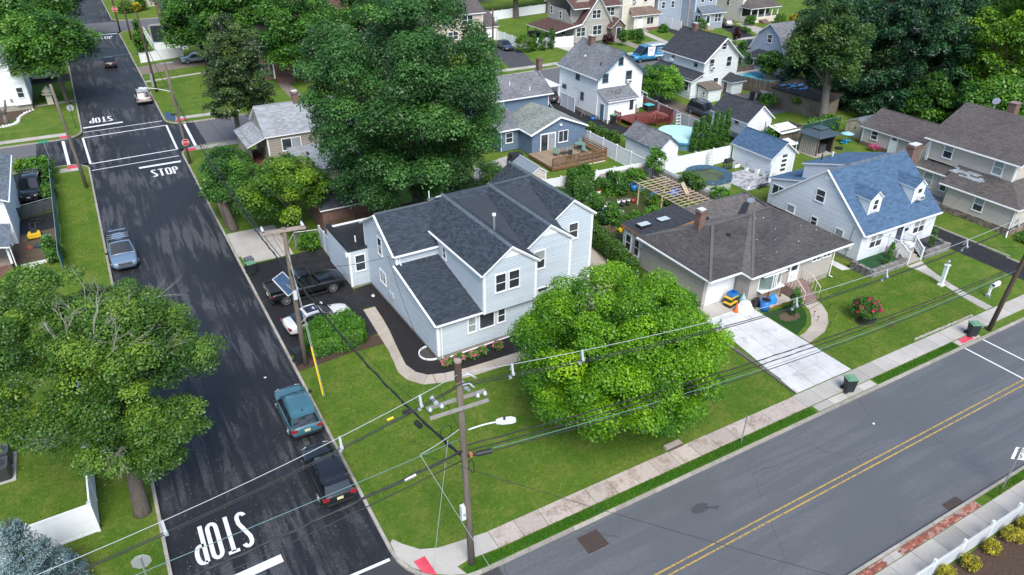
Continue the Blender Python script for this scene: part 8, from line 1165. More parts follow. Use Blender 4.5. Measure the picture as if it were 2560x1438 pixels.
for k in range(26):
    z = .5 + k * .16; rr = 2.3 * (1 - z / 5.2)
    for j in range(int(6 + rr * 5)):
        a = rg.random() * 6.28; n_ = int(60 * rr + 20); f = rg.random(n_) ** .7; lat = rg.normal(size=n_) * .10 * (.4 + f * 1.2); P.append(np.column_stack([np.cos(a) * f * rr - np.sin(a) * lat, np.sin(a) * f * rr + np.cos(a) * lat, z - f * rr * .15 + .18 * f ** 2 + rg.normal(size=n_) * .05])); N.append(np.column_stack([np.cos(a) * .3 + rg.normal(size=n_) * .5, np.sin(a) * .3 + rg.normal(size=n_) * .5, .8 + 0 * f])); Tn.append(.15 + .6 * f + .12 * rg.normal(size=n_))
link('foliage', leafmesh('foliage', np.vstack(P), np.vstack(N), .12, np.concatenate(Tn), L_SPR, .35), T); MB().tube([(0, 0, -.1), (0, 0, 4.8)], [.14, .02], 8).build('trunk', BARK, T)
for x, y, c, r, m, l in ((-13.5, 64.9, .9, (1.3, .9, .95), L_BOX, 'clipped hedge shrub at the corner of the west driveway'), (-14.9, 66.0, .7, (.8, .6, .75), L_LIME, 'small yellowish boxwood at the street end of the west driveway'), (-13.0, 61.5, 1.0, (.6, 1.8, 1.0), L_MID, 'loose green bushes along the teal fence by the black SUV'), (-12.9, 57.5, .8, (.45, 1.2, .8), L_MID, 'leafy weeds beside the chain fence end'), (-12.9, 43.5, .9, (.5, 1.2, .9), L_MID, 'dark weeds at the foot of the teal fence'), (-15.0, 40.0, .6, (.8, .8, .7), L_LIME, 'yellow-green shrub at the left edge by the porch'), (-12.3, 95.5, .5, (.8, .6, .5), L_MID, 'low flower bed shrub by the white house path'), (77, 86.4, 1.3, (.55, .55, 1.4), L_ARB, 'dark column shrub left of the stone entry'), (81, 86.6, 1.3, (.55, .55, 1.4), L_ARB, 'dark column shrub right of the stone entry'), (75.4, 88.6, .8, (1.0, .7, .8), L_PURP, 'purple-leaved shrub in front of the Tudor house'), (82.4, 90.0, .8, (1.4, .9, .8), L_MID, 'mixed green shrubs by the cream house steps'), (91.5, 92.5, .7, (.9, .8, .7), L_BOX, 'flower bed shrub in front of the cream house'), (93.2, 86.5, .7, (1.0, .9, .75), L_MID, 'rounded shrub at the grey drive edge'), (95.5, 85.5, .5, (1.2, .8, .5), L_GOLD, 'low golden shrub beside the grey drive'), (97.8, 89.5, 1.2, (1.5, 1.2, 1.2), L_MID, 'bushy shrub left of the glazed porch'), (84.8, 79.9, .7, (1.5, 1.0, .8), L_MID, 'pink peony bush behind the blue van'), (112, 90, .8, (1.2, 1, .9), L_MID, 'green shrub left of the brown hip porch'), (119, 88.5, .9, (1.2, 1, .9), L_LIME, 'lime shrub right of the porch steps'), (122, 87.5, .8, (1.0, 1, .9), L_GOLD, 'yellow shrub at the top right'), (105.6, 85.5, .4, (.8, 1.6, .4), L_BOX, 'low greenery between the two drives'), (49.5, 90.0, 1.6, (1.5, 1.5, 1.3), L_PURP, 'bare purple-twigged shrub by the transformer pole'), (81, 62.2, 1.6, (2.4, .9, 1.9), L_ARB, 'dense conifer hedge above the low board fence'), (88.5, 69, 1.5, (.6, .6, 1.6), L_ARB, 'pointed conifer beside the gambrel house'), (95.5, 77.5, 1.6, (.5, .5, 1.6), L_PURP, 'slim purple plum beside the black sedan'), (66, 31.5 + 4.5, .5, (.8, .6, .5), L_BOX, 'small shrub at the dark green screen'), (52.0, 56.0, .4, (.4, 2.4, .5), L_BOX, 'flower border along the side of the white house')):
    shrub(l, x, y, (0, 0, c), r, 2600, .22, m, 40, max(.25, min(r) * .4), flowers=(L_PINK, 26, .16, .14) if 'peony' in l else None)
shrub('pink-flowered shrub at the beige garage wall', 68.6, 28.5, (0, 0, .4), (.55, .55, .4), 600, .13, L_PINK, 24, .2, 'azalea', 'flowering shrub'); shrub('green foundation planting at the beige two-storey corner', 60.5, 7.0, (0, 0, .4), (1.2, .9, .45), 1500, .16, L_MID, 30, .22)
S_ = thing('tree_stump', 'pruned forked trunk stump in the stone-edged bed at far left', 'tree stump', (-16.9, 85.2, 0)); MB().tube([(0, 0, -.1), (.05, 0, 1.3)], [.28, .24], 8).tube([(.05, 0, 1.2), (-.5, .1, 2.6)], [.17, .12], 8).tube([(.05, 0, 1.2), (.45, .1, 2.3), (.6, .1, 3.0)], [.17, .14, .1], 8).tube([(0, 0, 1.0), (-.9, -.2, 1.9)], [.13, .08], 8).build('trunk', BARKG, S_, True)
er = struct('edging_stones'); em = MB().tube([(0, 0, 0), (0, 0, .12), (0, 0, .2)], [.16, .15, .06], 7).mesh('edging_stone', mat('white_stone', (.6, .6, .58), .8))
for i in range(22): f = i / 21; o = link('edging_stone', em, er); o.location = (-17.6 + 3.6 * f + .6 * math.sin(f * 6), 84.6 + 6.3 * f ** 1.6, 0); o.rotation_euler = (0, 0, i); o.scale = (rnd.uniform(.8, 1.5),) * 3
# grass blades on the near lawns
def grass(name, polys, excl, dens, h, m, z=0):
    X = []
    for pl in polys:
        xs = [p[0] for p in pl]; ys = [p[1] for p in pl]; n = int((max(xs) - min(xs)) * (max(ys) - min(ys)) * dens); q = rg.uniform((min(xs), min(ys)), (max(xs), max(ys)), (n, 2)); k = inside(pl, q[:, 0], q[:, 1])
        for e in excl: k &= ~inside(e, q[:, 0], q[:, 1])
        X.append(q[k])
    q = np.vstack(X); n = len(q); a = rg.random(n) * 6.28; w = .012 + .012 * rg.random(n); hh = h * rg.uniform(.5, 1.4, n); l = rg.normal(size=(n, 2)) * h * .5; co = np.zeros((n, 3, 3)); co[:, 0, :2] = q + np.column_stack([np.cos(a), np.sin(a)]) * w[:, None]; co[:, 1, :2] = q - np.column_stack([np.cos(a), np.sin(a)]) * w[:, None]; co[:, 2, :2] = q + l; co[:, :2, 2] = z; co[:, 2, 2] = z + hh
    me = bpy.data.meshes.new(name); me.vertices.add(3 * n); me.vertices.foreach_set('co', co.ravel()); me.loops.add(3 * n); me.loops.foreach_set('vertex_index', np.arange(3 * n, dtype=np.int32)); me.polygons.add(n); me.polygons.foreach_set('loop_start', np.arange(n, dtype=np.int32) * 3); me.update(calc_edges=True)
    pt_ = .45 + .25 * np.sin(q[:, 0] * .9 + 1.3 * np.sin(q[:, 1] * .7)) * np.cos(q[:, 1] * .8 + q[:, 0] * .3) + .2 * rg.normal(size=n); at_ = me.attributes.new('tone', 'FLOAT', 'FACE'); at_.data.foreach_set('value', np.clip(pt_, 0, 1).astype(np.float32)); me.materials.append(m); o = link(name, me); o['kind'] = 'stuff'; return o
L_GR = leafmat('grass_blade', (.060, .150, .012), (.235, .340, .038), .3, .2); L_GR2 = leafmat('verge_blade', (.030, .110, .007), (.100, .240, .016), .3, .2)
PATHX = [(6.0, 24), (5.6, 16), (5.6, 14.8), (6.3, 13.7), (7.8, 13.3), (16.6, 13.1), (16.6, 16), (8.3, 16), (8.3, 24)]
grass('lawn_blades', [[(.15, 3.6), (1.3, 2.6), (3.0, 2.1), (25.9, 2.0), (25.9, 14), (22, 14), (6.5, 20.3), (.15, 19)], [(31.3, 2.05), (46, 2.05), (47, 9), (42.4, 11), (40, 11), (36.5, 9.6), (36, 8.2), (33.5, 5.8), (31.3, 5.3)], [(-12, 24), (-9.35, 24), (-9.35, 64), (-12.2, 64)], [(-17, 2), (-9.35, 2), (-9.35, 24), (-17, 24)]], [PATHX, [(.1, 19), (3.6, 19.4), (6, 19.3), (6, 21), (.1, 21)]], 130, .055, L_GR)
grass('verge_blades', [[(2.6, .15), (25.6, .15), (25.6, .7), (3, .72)], [(31.4, .15), (39.7, .15), (39.7, .66), (31.4, .66)], [(28, -9.0), (45, -9.0), (45, -8.6), (28, -8.6)]], [], 420, .09, L_GR2)
fl = MB()
for _ in range(420):
    x, y = rnd.uniform(-9, -.3), rnd.uniform(4, 17); 
    if x > -5.5 and rnd.random() < .6: continue
    a = rnd.random() * 6.28; c, s = math.cos(a) * .045, math.sin(a) * .045; fl.face([(x - c, y - s, -.110), (x - s * .3, y + c * .3, -.106), (x + c, y + s, -.108), (x + s * .3, y - c * .3, -.104)], 0, rnd.random())
fl.build('fallen_leaves', leafmat('fallen_leaf', (.16, .13, .05), (.34, .27, .09), .1), None, kind='stuff')

q = rg.uniform((28.5, 23.2), (40.4, 34), (16000, 2)); w_ = np.sin(q[:, 0] * 1.9 + np.sin(q[:, 1] * 1.3) * 2) * np.cos(q[:, 1] * 1.7 + q[:, 0] * .4); q = q[(w_ > .1) & ~((q[:, 0] > 31) & (q[:, 0] < 35.8) & (q[:, 1] > 27.8) & (q[:, 1] < 31.5)) & ~((q[:, 0] < 33.6) & (q[:, 1] < 25.6))]; n = len(q); o = link('vegetable_leaves', leafmesh('vegetable_leaves', np.column_stack([q, .02 + .55 * rg.random(n) ** 1.6]), np.array([0, 0, .8]) + rg.normal(size=(n, 3)) * .5, .2, .45 + .22 * rg.normal(size=n), L_BOX)); o['kind'] = 'stuff'
# ------------------------------------------------------------------ yard things
def bucket(label, x, y, r, h, m, rim=None, z=.012, name='bucket', cat='bucket', grp='garden buckets and tubs'):
    B = thing(name, label, cat, (x, y, z), 0, grp); MB().tube([(0, 0, 0), (0, 0, h)], [r * .82, r], 14).build('tub', m, B, True); MB().tube([(0, 0, h), (0, 0, h + .03)], r * 1.06, 14).tube([(0, 0, h + .031), (0, 0, h + .033)], r * .85, 14, 1).build('rim', [rim or m, SHADE], B); return B  # dark disc on the solid tub: shaded hollow put in as colour
PB = lambda n, c: mat('plastic_' + n, c, .4)
BLUEP, WHP, REDP_, GREYP, DKP, ORP, YELP = PB('blue', (.02, .16, .48)), PB('white', (.66, .67, .66)), PB('red', (.50, .06, .04)), PB('grey', (.16, .18, .19)), PB('dark', (.025, .027, .03)), PB('orange', (.62, .13, .02)), PB('yellow', (.70, .45, .03))
for a in (('tall grey barrel with white tub on top at the house extension', 32.0, 25.0, .33, .85, GREYP, WHP), ('small white bucket left of the grey barrel', 31.3, 25.3, .17, .34, WHP), ('small white bucket behind the grey barrel', 31.6, 25.9, .17, .36, WHP), ('grey tub covered by a white cloth', 32.2, 28.0, .36, .55, GREYP, WHP), ('white pail in the row of pails, left', 33.9, 30.4, .18, .40, WHP), ('white pail in the row of pails, middle', 34.4, 30.3, .18, .40, WHP), ('white pail in the row of pails, right', 34.9, 30.2, .18, .40, WHP), ('red pail at the end of the row of white pails', 35.4, 30.1, .18, .40, REDP_), ('black nursery pot before the white pails, left', 33.9, 29.9, .2, .34, DKP), ('black nursery pot before the white pails, right', 34.5, 29.8, .2, .34, DKP), ('large blue drum behind the pepper bush', 37.2, 32.3, .36, .72, BLUEP), ('grey drum left of the large blue drum', 36.5, 32.6, .30, .70, GREYP), ('pale blue tub right of the large blue drum', 37.9, 31.9, .30, .42, PB('pale_blue', (.2, .38, .46))), ('tall white drum behind the grey drum', 36.0, 33.2, .22, .85, WHP), ('orange-topped tub among the vines', 33.4, 33.0, .2, .55, WHP, ORP), ('blue drum behind the dark green shrub', 33.3, 34.0, .26, .8, BLUEP), ('black rubber tub near the soil heap', 29.5, 24.6, .42, .2, DKP), ('black pot at the fig tree', 30.3, 31.2, .25, .6, DKP), ('white pail by the white board stack', 32.8, 30.6, .17, .34, WHP)): bucket(*a)
TARPB = mat('blue_tarpaulin', (.02, .11, .42), .5, [(5, (.04, .17, .55), .5)], bump=(5, 1, .06))
def heap(label, x, y, rx, ry, h, m, name='tarp', cat='tarp', z=0, grp=None, n=9):
    mb = MB(); k = 4; rows = []
    for i in range(k + 1):
        f = i / k; rr = math.cos(f * math.pi / 2) + .02; rows.append([(rx * rr * math.cos(6.283 * j / n) * rnd.uniform(.8, 1.15), ry * rr * math.sin(6.283 * j / n) * rnd.uniform(.8, 1.15), h * math.sin(f * math.pi / 2) * rnd.uniform(.8, 1.1)) for j in range(n)])
    mb.v = [p for r_ in rows for p in r_]
    for i in range(k):
        for j in range(n): a, b = i * n + j, i * n + (j + 1) % n; mb.f.append((a, b, b + n, a + n)); mb.m.append(0); mb.t.append(.5)
    mb.f.append(tuple(k * n + j for j in range(n))); mb.m.append(0); mb.t.append(.5); o = mb.build(name, m); o.location = (x, y, z); return tag(o, label, cat, grp)
for a in (('crumpled blue tarp between white boards and pails', 32.2, 29.2, .9, .6, .45, TARPB), ('blue tarp heap near the reel mower', 31.4, 30.0, .5, .4, .3, TARPB), ('blue tarp under the trellis, left', 38.0, 29.9, .9, .6, .7, TARPB), ('blue tarp under the trellis by the fence', 40.2, 29.8, .8, .5, .6, TARPB), ('blue tarp beside the soil heap', 28.6, 25.2, .6, .5, .35, TARPB), ('small blue tarp by the house extension corner', 28.3, 23.2, .6, .4, .35, TARPB)): heap(*a)
heap('brown soil and cuttings heap by the rough hedge', 29.3, 26.2, 1.2, .8, .5, mat('red_brown_heap', (.12, .06, .045), .95, [(4, (.07, .035, .028), .7)], bump=(9, 1, .08)), 'soil_heap', 'soil heap'); heap('dark bagged pile at the dark green shrub', 31.6, 32.2, .5, .4, .7, DKP, 'bag_pile', 'bags'); heap('grey plastic sheet heap beside the dark shrub', 31.2, 31.4, .6, .4, .45, mat('grey_sheet', (.28, .32, .36), .4, bump=(5, 1, .08)), 'plastic_sheet', 'plastic sheet')
def planks(label, x, y, an, n, L, m, z=.05, w=.14, name='board_stack', cat='boards', spread=.16):
    S = thing(name, label, cat, (x, y, z), R(an)); me = MB().box((-L / 2, -w / 2, 0), (L / 2, w / 2, .03)).mesh('board', m)
    for i in range(n): o = link('board', me, S); o.location = (rnd.uniform(-.15, .15), (i - n / 2) * spread, .034 * (i % 3)); o.rotation_euler = (0, 0, rnd.uniform(-.07, .07))
planks('leaning stack of white painted boards in the middle of the garden', 31.6, 31.0, -62, 5, 2.6, WHP, .1, .3, spread=.2); planks('raw timber planks lying by the corner house', 29.0, 30.2, 38, 5, 2.6, RAWW); planks('white boards stacked by the extension wall', 27.9, 22.1, 20, 6, 1.8, WHP, .2); planks('pallet boards at the back of the rusty trellis', 39.2, 31.6, 10, 4, 1.2, BOARD)
# trellis pergola
T = thing('trellis', 'raw timber grid trellis over the vegetable beds', 'pergola', (35.4, 22.6, 0)); Q = lambda u, v: (3.2 * u, .1 + 6.9 * v)
for v in np.linspace(0, 1, 15): a, b = Q(-.05, v), Q(1.05, v); MB().bar((a[0], a[1], 2.16), (b[0], b[1], 2.18), .05, .04).build('slat', RAWW, T)
for u in (0, .25, .5, .75, 1): a, b = Q(u, -.03), Q(u, 1.12); MB().bar((a[0], a[1], 2.10), (b[0], b[1], 2.12), .05, .07).build('beam', RAWW, T)
for u in (0, 1):
    for v in (.02, .5, .98): x, y = Q(u, v); bx(T, 'post', (x - .05, y - .05, 0), (x + .05, y + .05, 2.1), RAWW); MB().bar((x, y, 1.5), (x, y + (.45 if v < .5 else -.45), 2.08), .07).build('brace', RAWW, T)
for i in range(3): MB().bar((2.0 + i * .1, 2.6, 2.25 + i * .04), (3.1 + i * .12, 4.6, 2.4 + i * .04), .13, .03).build('loose_board', RAWW, T)
for i in range(26): bs_ = (rnd.uniform(-.6, 3), rnd.uniform(-.2, 6.5)); MB().bar((*bs_, 0), (bs_[0] + rnd.uniform(-.2, .2), bs_[1] + rnd.uniform(-.2, .2), rnd.uniform(.9, 1.8)), .03).build('plant_stake', BOARD, T)
for lb, a, b, cl in (('brown lattice leaning on the white fence beside the pool', (40.5, 33.8), (40.75, 24.4), 1), ('rusty red lattice leaning on the back fence of the garden', (34.6, 34.6), (40.3, 34.2), 0)):
    L_ = thing('lattice_panel', lb, 'lattice', (a[0], a[1], 0)); d = Vector((b[0] - a[0], b[1] - a[1], 0)); n = int(d.length / .32); LM = mat('rust_lattice', (.13, .035, .03), .8) if not cl else mat('brown_lattice', (.11, .075, .055), .9)
    MB().face([(.05, -.04, .1), (d.x + .05, d.y - .04, .1), (d.x + .05, d.y - .04, 1.5), (.05, -.04, 1.5)]).build('backing', mat('weathered_panel', (.42, .40, .37), .9, [(2, (.28, .26, .24), .7)]), L_)
    for i in range(n): p = d * (i / n); q = d * min(1, (i + 1.6) / n); MB().bar((p.x - .02, p.y - .02, 1.5), (q.x - .02, q.y - .02, .15), .035, .02).build('lath', LM, L_)
S_ = thing('push_mower', 'yellow and orange hand cultivator lying on the garden grass', 'garden tool', (30.3, 25.3, 0)); MB().tube([(0, 0, .25), (0, .2, .25)], .18, 12).build('wheel', YELP, S_); MB().bar((0, .1, .3), (.6, -.3, .7), .05).bar((.5, -.5, .05), (.5, -.1, .5), .05).bar((.8, -.5, .05), (.8, -.1, .5), .05).build('handle', ORP, S_)
S_ = thing('white_chair', 'white garden statue chair at the lattice corner', 'garden seat', (38.9, 33.4, 0)); MB().box((-.25, -.25, .35), (.25, .25, .42)).box((-.25, .2, .42), (.25, .25, .95)).build('seat', WHP, S_); [bx(S_, 'leg', (x, y, 0), (x + .05, y + .05, .35), DARKM) for x in (-.25, .2) for y in (-.25, .2)]
# pools
P = thing('pool', 'round above-ground pool with green water and blue cover skirt', 'pool', (45.0, 30.3, 0)); PW_ = mat('pool_wall', (.52, .53, .50), .5, [(2, (.40, .40, .37), .5)])
def ring(mb, r0, z0, r1, z1, n=28, m=0, wob=0, ex=1.0):
    for i in range(n): a, b = 6.2832 * i / n, 6.2832 * (i + 1) / n; f = lambda r, t: (r * ex * math.cos(t), r * math.sin(t)); w0, w1 = wob * math.sin(a * 7), wob * math.sin(b * 7); mb.face([(*f(r0, a), z0 + w0), (*f(r0, b), z0 + w1), (*f(r1, b), z1), (*f(r1, a), z1)], m)
mb = MB(); ring(mb, 2.3, 0, 2.3, 1.0); mb.build('pool_wall', PW_, P); [bx(P, 'upright', (2.33 * math.cos(a) - .05, 2.33 * math.sin(a) - .05, 0), (2.33 * math.cos(a) + .05, 2.33 * math.sin(a) + .05, 1.05), PW_) for a in np.arange(0, 6.2, .52)]
mb = MB(); ring(mb, 2.42, .82, 2.36, 1.12, wob=.05); ring(mb, 2.36, 1.12, 1.85, 1.0); ring(mb, 1.85, 1.0, 1.55, .93, wob=.02); mb.build('cover_skirt', mat('cover_navy', (.035, .085, .13), .6, [(3, (.06, .13, .18), .6)], bump=(6, 1, .05)), P, True); MB().face([(1.75 * math.cos(a), 1.75 * math.sin(a), .96) for a in np.arange(0, 6.28, .25)]).build('water', mat('green_water', (.085, .10, .008), .2, [(.5, (.02, .03, .015), .9, .45, .6)], spec=.3), P)
P = thing('pool', 'oval pool under a pale turquoise winter cover', 'pool', (51.0, 41.2, 0)); mb = MB(); ring(mb, 2.9, 0, 2.9, 1.15, ex=.85); mb.build('pool_wall', mat('pool_wall_blue', (.10, .20, .25), .6), P); mb = MB(); ring(mb, 3.02, .9, 2.95, 1.25, ex=.85, wob=.05); ring(mb, 2.95, 1.25, 0.05, 1.38, ex=.85); mb.build('pool_cover', mat('turquoise_tarp', (.40, .66, .66), .5, [(1.2, (.52, .74, .74), .6)], bump=(3, .6, .05)), P, True); mb = MB(); ring(mb, 3.05, .75, 3.04, .95, ex=.85); mb.build('cover_hem', mat('hem_blue', (.04, .28, .42), .5), P)
MB_ = thing('pool_ladder_gate', 'white A-frame pool ladder with gate beside the red deck', 'pool ladder', (54.2, 45.3, 0)); MB().bar((-.4, 0, 0), (-.3, .2, 1.8), .06).bar((.4, 0, 0), (.3, .2, 1.8), .06).bar((-.3, .2, 1.8), (.3, .2, 1.8), .06).build('frame', WHP, MB_); [bx(MB_, 'rung', (-.35, .05 * i, .3 + .35 * i), (.35, .05 * i + .2, .35 + .35 * i), WHP) for i in range(4)]
P = thing('pool', 'rectangular blue swimming pool inside the board fence', 'pool', (77.2, 53.5, 0)); MB().prism([(0, 0), (5.2, 0), (5.2, 6), (-.4, 6)], 0, .9).build('pool_wall', PW_, P); MB().face([(.3, .3, .95), (4.9, .3, .95), (4.9, 5.6, .95), (-.1, 5.6, .95)]).build('water', mat('pool_water', (.05, .36, .46), .05, [(2, (.12, .46, .54), .6)], spec=.8), P); MB().prism([(-.5, 5.4), (5.3, 5.4), (5.3, 6.2), (-.5, 6.2)], .9, 1.0).prism([(4.9, -.2), (5.4, -.2), (5.4, 5.4), (4.9, 5.4)], .9, 1.0).build('coping', CONC_P, P); bx(thing('cooler', 'blue cooler box on the pool ledge', 'cooler', (80.6, 53.2, .96)), 'box', (0, 0, 0), (.8, .5, .5), BLUEP)
# patio things
S_ = thing('barbecue', 'black cart barbecue beside the white planter trough', 'grill', (49.7, 32.3, .02)); MB().tube([(-.4, 0, .95), (.4, 0, .95)], .26, 12).box((-.8, -.2, .8), (.8, .2, .84)).build('lid', DKP, S_); MB().box((-.35, -.22, .1), (.35, .22, .2)).build('shelf', DARKM, S_); [bx(S_, 'leg', (x, y, 0), (x + .05, y + .05, .8), DARKM) for x in (-.4, .35) for y in (-.2, .15)]
for x, y, w, d, h, l, tw in ((50.9, 32.2, .75, .35, .4, 'white planter trough by the barbecue', 0), (51.2, 31.0, .3, .3, .35, 'white cube planter with a bare sapling at the garage', 1), (51.45, 29.75, .32, .42, .62, 'tall white slatted planter by the garage wall, left', 0), (51.4, 28.6, .32, .4, .55, 'tall white slatted planter by the garage wall, right', 0), (47.65, 27.3, .3, .3, .3, 'white cube planter at the near patio corner', 1), (51.1, 27.4, .3, .3, .3, 'white cube planter next to the gate leaf', 1)):
    S_ = thing('planter', l, 'planter', (x, y, .03), 0, 'white patio planters'); MB().box((-w / 2, -d / 2, 0), (w / 2, d / 2, h)).face([(-w / 2 + .04, -d / 2 + .04, h + .002), (w / 2 - .04, -d / 2 + .04, h + .002), (w / 2 - .04, d / 2 - .04, h + .002), (-w / 2 + .04, d / 2 - .04, h + .002)], 1).build('planter_box', [WHITE, DIRT], S_)
    if tw: mb = MB(); twigs(mb, Vector((0, 0, h)), Vector((.05, 0, 1)), .5, .02, 2); mb.build('sapling', BOARD, S_)
S_ = thing('garden_bench', 'black metal garden bench on the patio edge', 'bench', (48.6, 26.6, 0)); MB().box((-.2, -.2, .38), (1.2, .2, .42)).build('seat', DARKM, S_); b = MB(); b.tube([(-.2 + 1.4 * t, .2, .42 + .45 + .15 * math.sin(t * 3.14)) for t in np.linspace(0, 1, 9)], .02, 6); [b.bar((x, .2, 0), (x, .2, .88), .03) for x in np.linspace(-.2, 1.2, 8)]; [b.bar((x, -.2, 0), (x, -.2, .6), .035) for x in (-.2, 1.2)]; b.build('backrest', DARKM, S_)
S_ = thing('step_ladder', 'white step ladder leaning at the weathered fence', 'ladder', (48.3, 33.3, 0)); MB().bar((-.35, 0, 0), (-.2, .35, 1.9), .06).bar((.35, 0, 0), (.2, .35, 1.9), .06).bar((-.3, .9, 0), (-.2, .4, 1.9), .05).bar((.3, .9, 0), (.2, .4, 1.9), .05).build('frame', WHP, S_); [bx(S_, 'step', (-.3 + i * .02, .06 * i - .02, .3 + .32 * i), (.3 - i * .02, .06 * i + .14, .34 + .32 * i), WHP) for i in range(5)]
S_ = thing('kids_table', 'bright blue children table with pale blue parasol', 'kids table', (67.9, 31.8, 0)); MB().box((-.4, -.3, .4), (.4, .3, .46)).box((-.15, -.15, 0), (.15, .15, .4)).box((-.75, -.2, .22), (-.5, .2, .27)).box((.5, -.2, .22), (.75, .2, .27)).build('table', PB('sky', (.03, .33, .58)), S_); MB().tube([(0, 0, .46), (0, 0, 1.35)], .03, 8).build('pole', WHP, S_); c = MB(); [c.face([(.75 * math.cos(a), .75 * math.sin(a), 1.2), (.75 * math.cos(a + .785), .75 * math.sin(a + .785), 1.2), (0, 0, 1.45)]) for a in np.arange(0, 6.2, .7854)]; c.build('parasol', PB('parasol_blue', (.30, .55, .68)), S_)
tag(MB().tube([(65.7, 30.9, 0), (65.7, 30.9, .15)], .45, 16).build('fire_ring', DARKM), 'dark round fire ring on the lawn behind the cape', 'fire pit')
# deck furniture
def table(label, x, y, z, w, d, m, rnd_=False, name='patio_table'):
    S_ = thing(name, label, 'patio table', (x, y, z)); (MB().tube([(0, 0, .7), (0, 0, .73)], w / 2, 20) if rnd_ else MB().box((-w / 2, -d / 2, .7), (w / 2, d / 2, .73))).build('table_top', m, S_); [MB().bar((sx * w * .35, sy * d * .35, 0), (sx * w * .3, sy * d * .3, .7), .03).build('leg', DARKM, S_) for sx in (-1, 1) for sy in (-1, 1)]
table('rectangular glass patio table on the wooden deck', 36.4, 43.2, .46, 1.4, .9, mat('table_glass', (.18, .19, .19), .15)); table('round green mesh patio table on the wooden deck', 38.6, 43.9, .46, 1.2, 1.2, mat('green_mesh', (.14, .25, .22), .5), True)
for x, y, l, m in ((35.2, 43.3, 'green mesh chair left of the glass patio table', 'green_mesh'), (36.1, 41.8, 'dark chair against the deck railing', 'dark_seat'), (38.4, 42.6, 'green mesh chair in front of the round table', 'green_mesh'), (39.3, 44.6, 'green mesh chair behind the round table', 'green_mesh')):
    S_ = thing('patio_chair', l, 'chair', (x, y, .46), 0, 'patio chairs on the wooden deck'); q = mat(m, (.03, .032, .04), .6); MB().box((-.25, -.25, .4), (.25, .25, .44)).build('seat', q, S_); MB().box((-.25, .22, .44), (.25, .25, .95)).build('backrest', q, S_); [bx(S_, 'leg', (a, b, 0), (a + .03, b + .03, .4), DARKM) for a in (-.25, .22) for b in (-.25, .22)]
S_ = thing('covered_grill', 'black covered grill on the path by the slate-blue house', 'grill cover', (30.6, 44.3, 0)); MB().prism([(-.75, -.5), (.75, -.5), (.75, .5), (-.75, .5)], 0, .8).prism([(-.65, -.45), (.65, -.45), (.65, .45), (-.65, .45)], .8, 1.3).build('cover', mat('black_cover', (.02, .024, .027), .75, bump=(4, 1, .08)), S_)
# bungalow front clutter
for z, mm in ((0, DKP), (.36, DKP)):
    S_ = thing('storage_tote', 'black storage tote with yellow lid by the garage door, %s of the stack' % ('bottom' if z == 0 else 'upper'), 'storage tote', (29.9 + z * .3, 11.6 + z * .4, .03 + z), R(12), 'storage totes'); MB().box((-.42, -.28, 0), (.42, .28, .28)).build('tub', mm, S_); MB().box((-.46, -.32, .281), (.46, .32, .345)).build('lid', YELP, S_)
S_ = thing('crate', 'open blue plastic crate on top of the black totes', 'crate', (30.1, 11.75, .74), R(10)); MB().box((-.35, -.25, 0), (.35, .25, .03)).box((-.35, -.25, .03), (-.31, .25, .3)).box((.31, -.25, .03), (.35, .25, .3)).box((-.31, -.25, .03), (.31, -.21, .3)).box((-.31, .21, .03), (.31, .25, .3)).build('crate_box', BLUEP, S_)
S_ = thing('traffic_cone', 'orange traffic cone in front of the white heap', 'traffic cone', (29.65, 10.75, .04)); MB().box((-.2, -.2, 0), (.2, .2, .04)).tube([(0, 0, .04), (0, 0, .75)], [.16, .04], 12).build('cone', ORP, S_); S_ = thing('traffic_cone', 'orange and white cone by the bay window prop', 'traffic cone', (32.2, 10.6, .04)); MB().tube([(0, 0, 0), (0, 0, .75)], [.17, .04], 12).build('cone', ORP, S_); MB().tube([(0, 0, .35), (0, 0, .5)], [.12, .09], 12).build('band', WHP, S_)
heap('heap of white sheets and drop cloths in front of the bungalow', 30.4, 10.7, .75, .55, .75, mat('white_cloth', (.66, .67, .68), .8, bump=(4, 1, .1)), 'cloth_heap', 'cloth heap', n=12); heap('teal and white plastic sheet behind the white cloth heap', 30.9, 11.3, .35, .3, .95, mat('teal_sheet', (.32, .48, .50), .4), 'plastic_sheet', 'plastic sheet'); heap('black rubbish bag beside the bay window', 31.6, 10.7, .35, .32, .75, DKP, 'rubbish_bag', 'bag')
bucket('big blue plastic barrel on the concrete in front of the bay window', 31.6, 9.9, .38, .85, BLUEP, None, .03, 'barrel', 'barrel', None); heap('bright blue bag slumped under the bay window', 32.9, 10.4, .4, .35, .8, mat('bright_blue_bag', (.02, .26, .62), .45), 'blue_bag', 'bag'); S_ = thing('safety_rope', 'orange tape line lying on the path by the barrel', 'tape', (32.2, 9.8, .03)); [MB().box((i * .42, .08 * (i % 2), 0), (i * .42 + .25, .08 * (i % 2) + .06, .05)).build('tape_piece', ORP, S_) for i in range(5)]
S_ = thing('blue_mat', 'teal hose reel stand beside the totes', 'hose reel', (30.6, 12.0, .03)); MB().tube([(0, 0, .4), (.3, 0, .4)], .3, 14).build('reel', PB('teal', (.03, .22, .26)), S_); MB().bar((0, 0, 0), (0, 0, .8), .05).bar((.3, 0, 0), (.3, 0, .8), .05).build('stand', DARKM, S_)
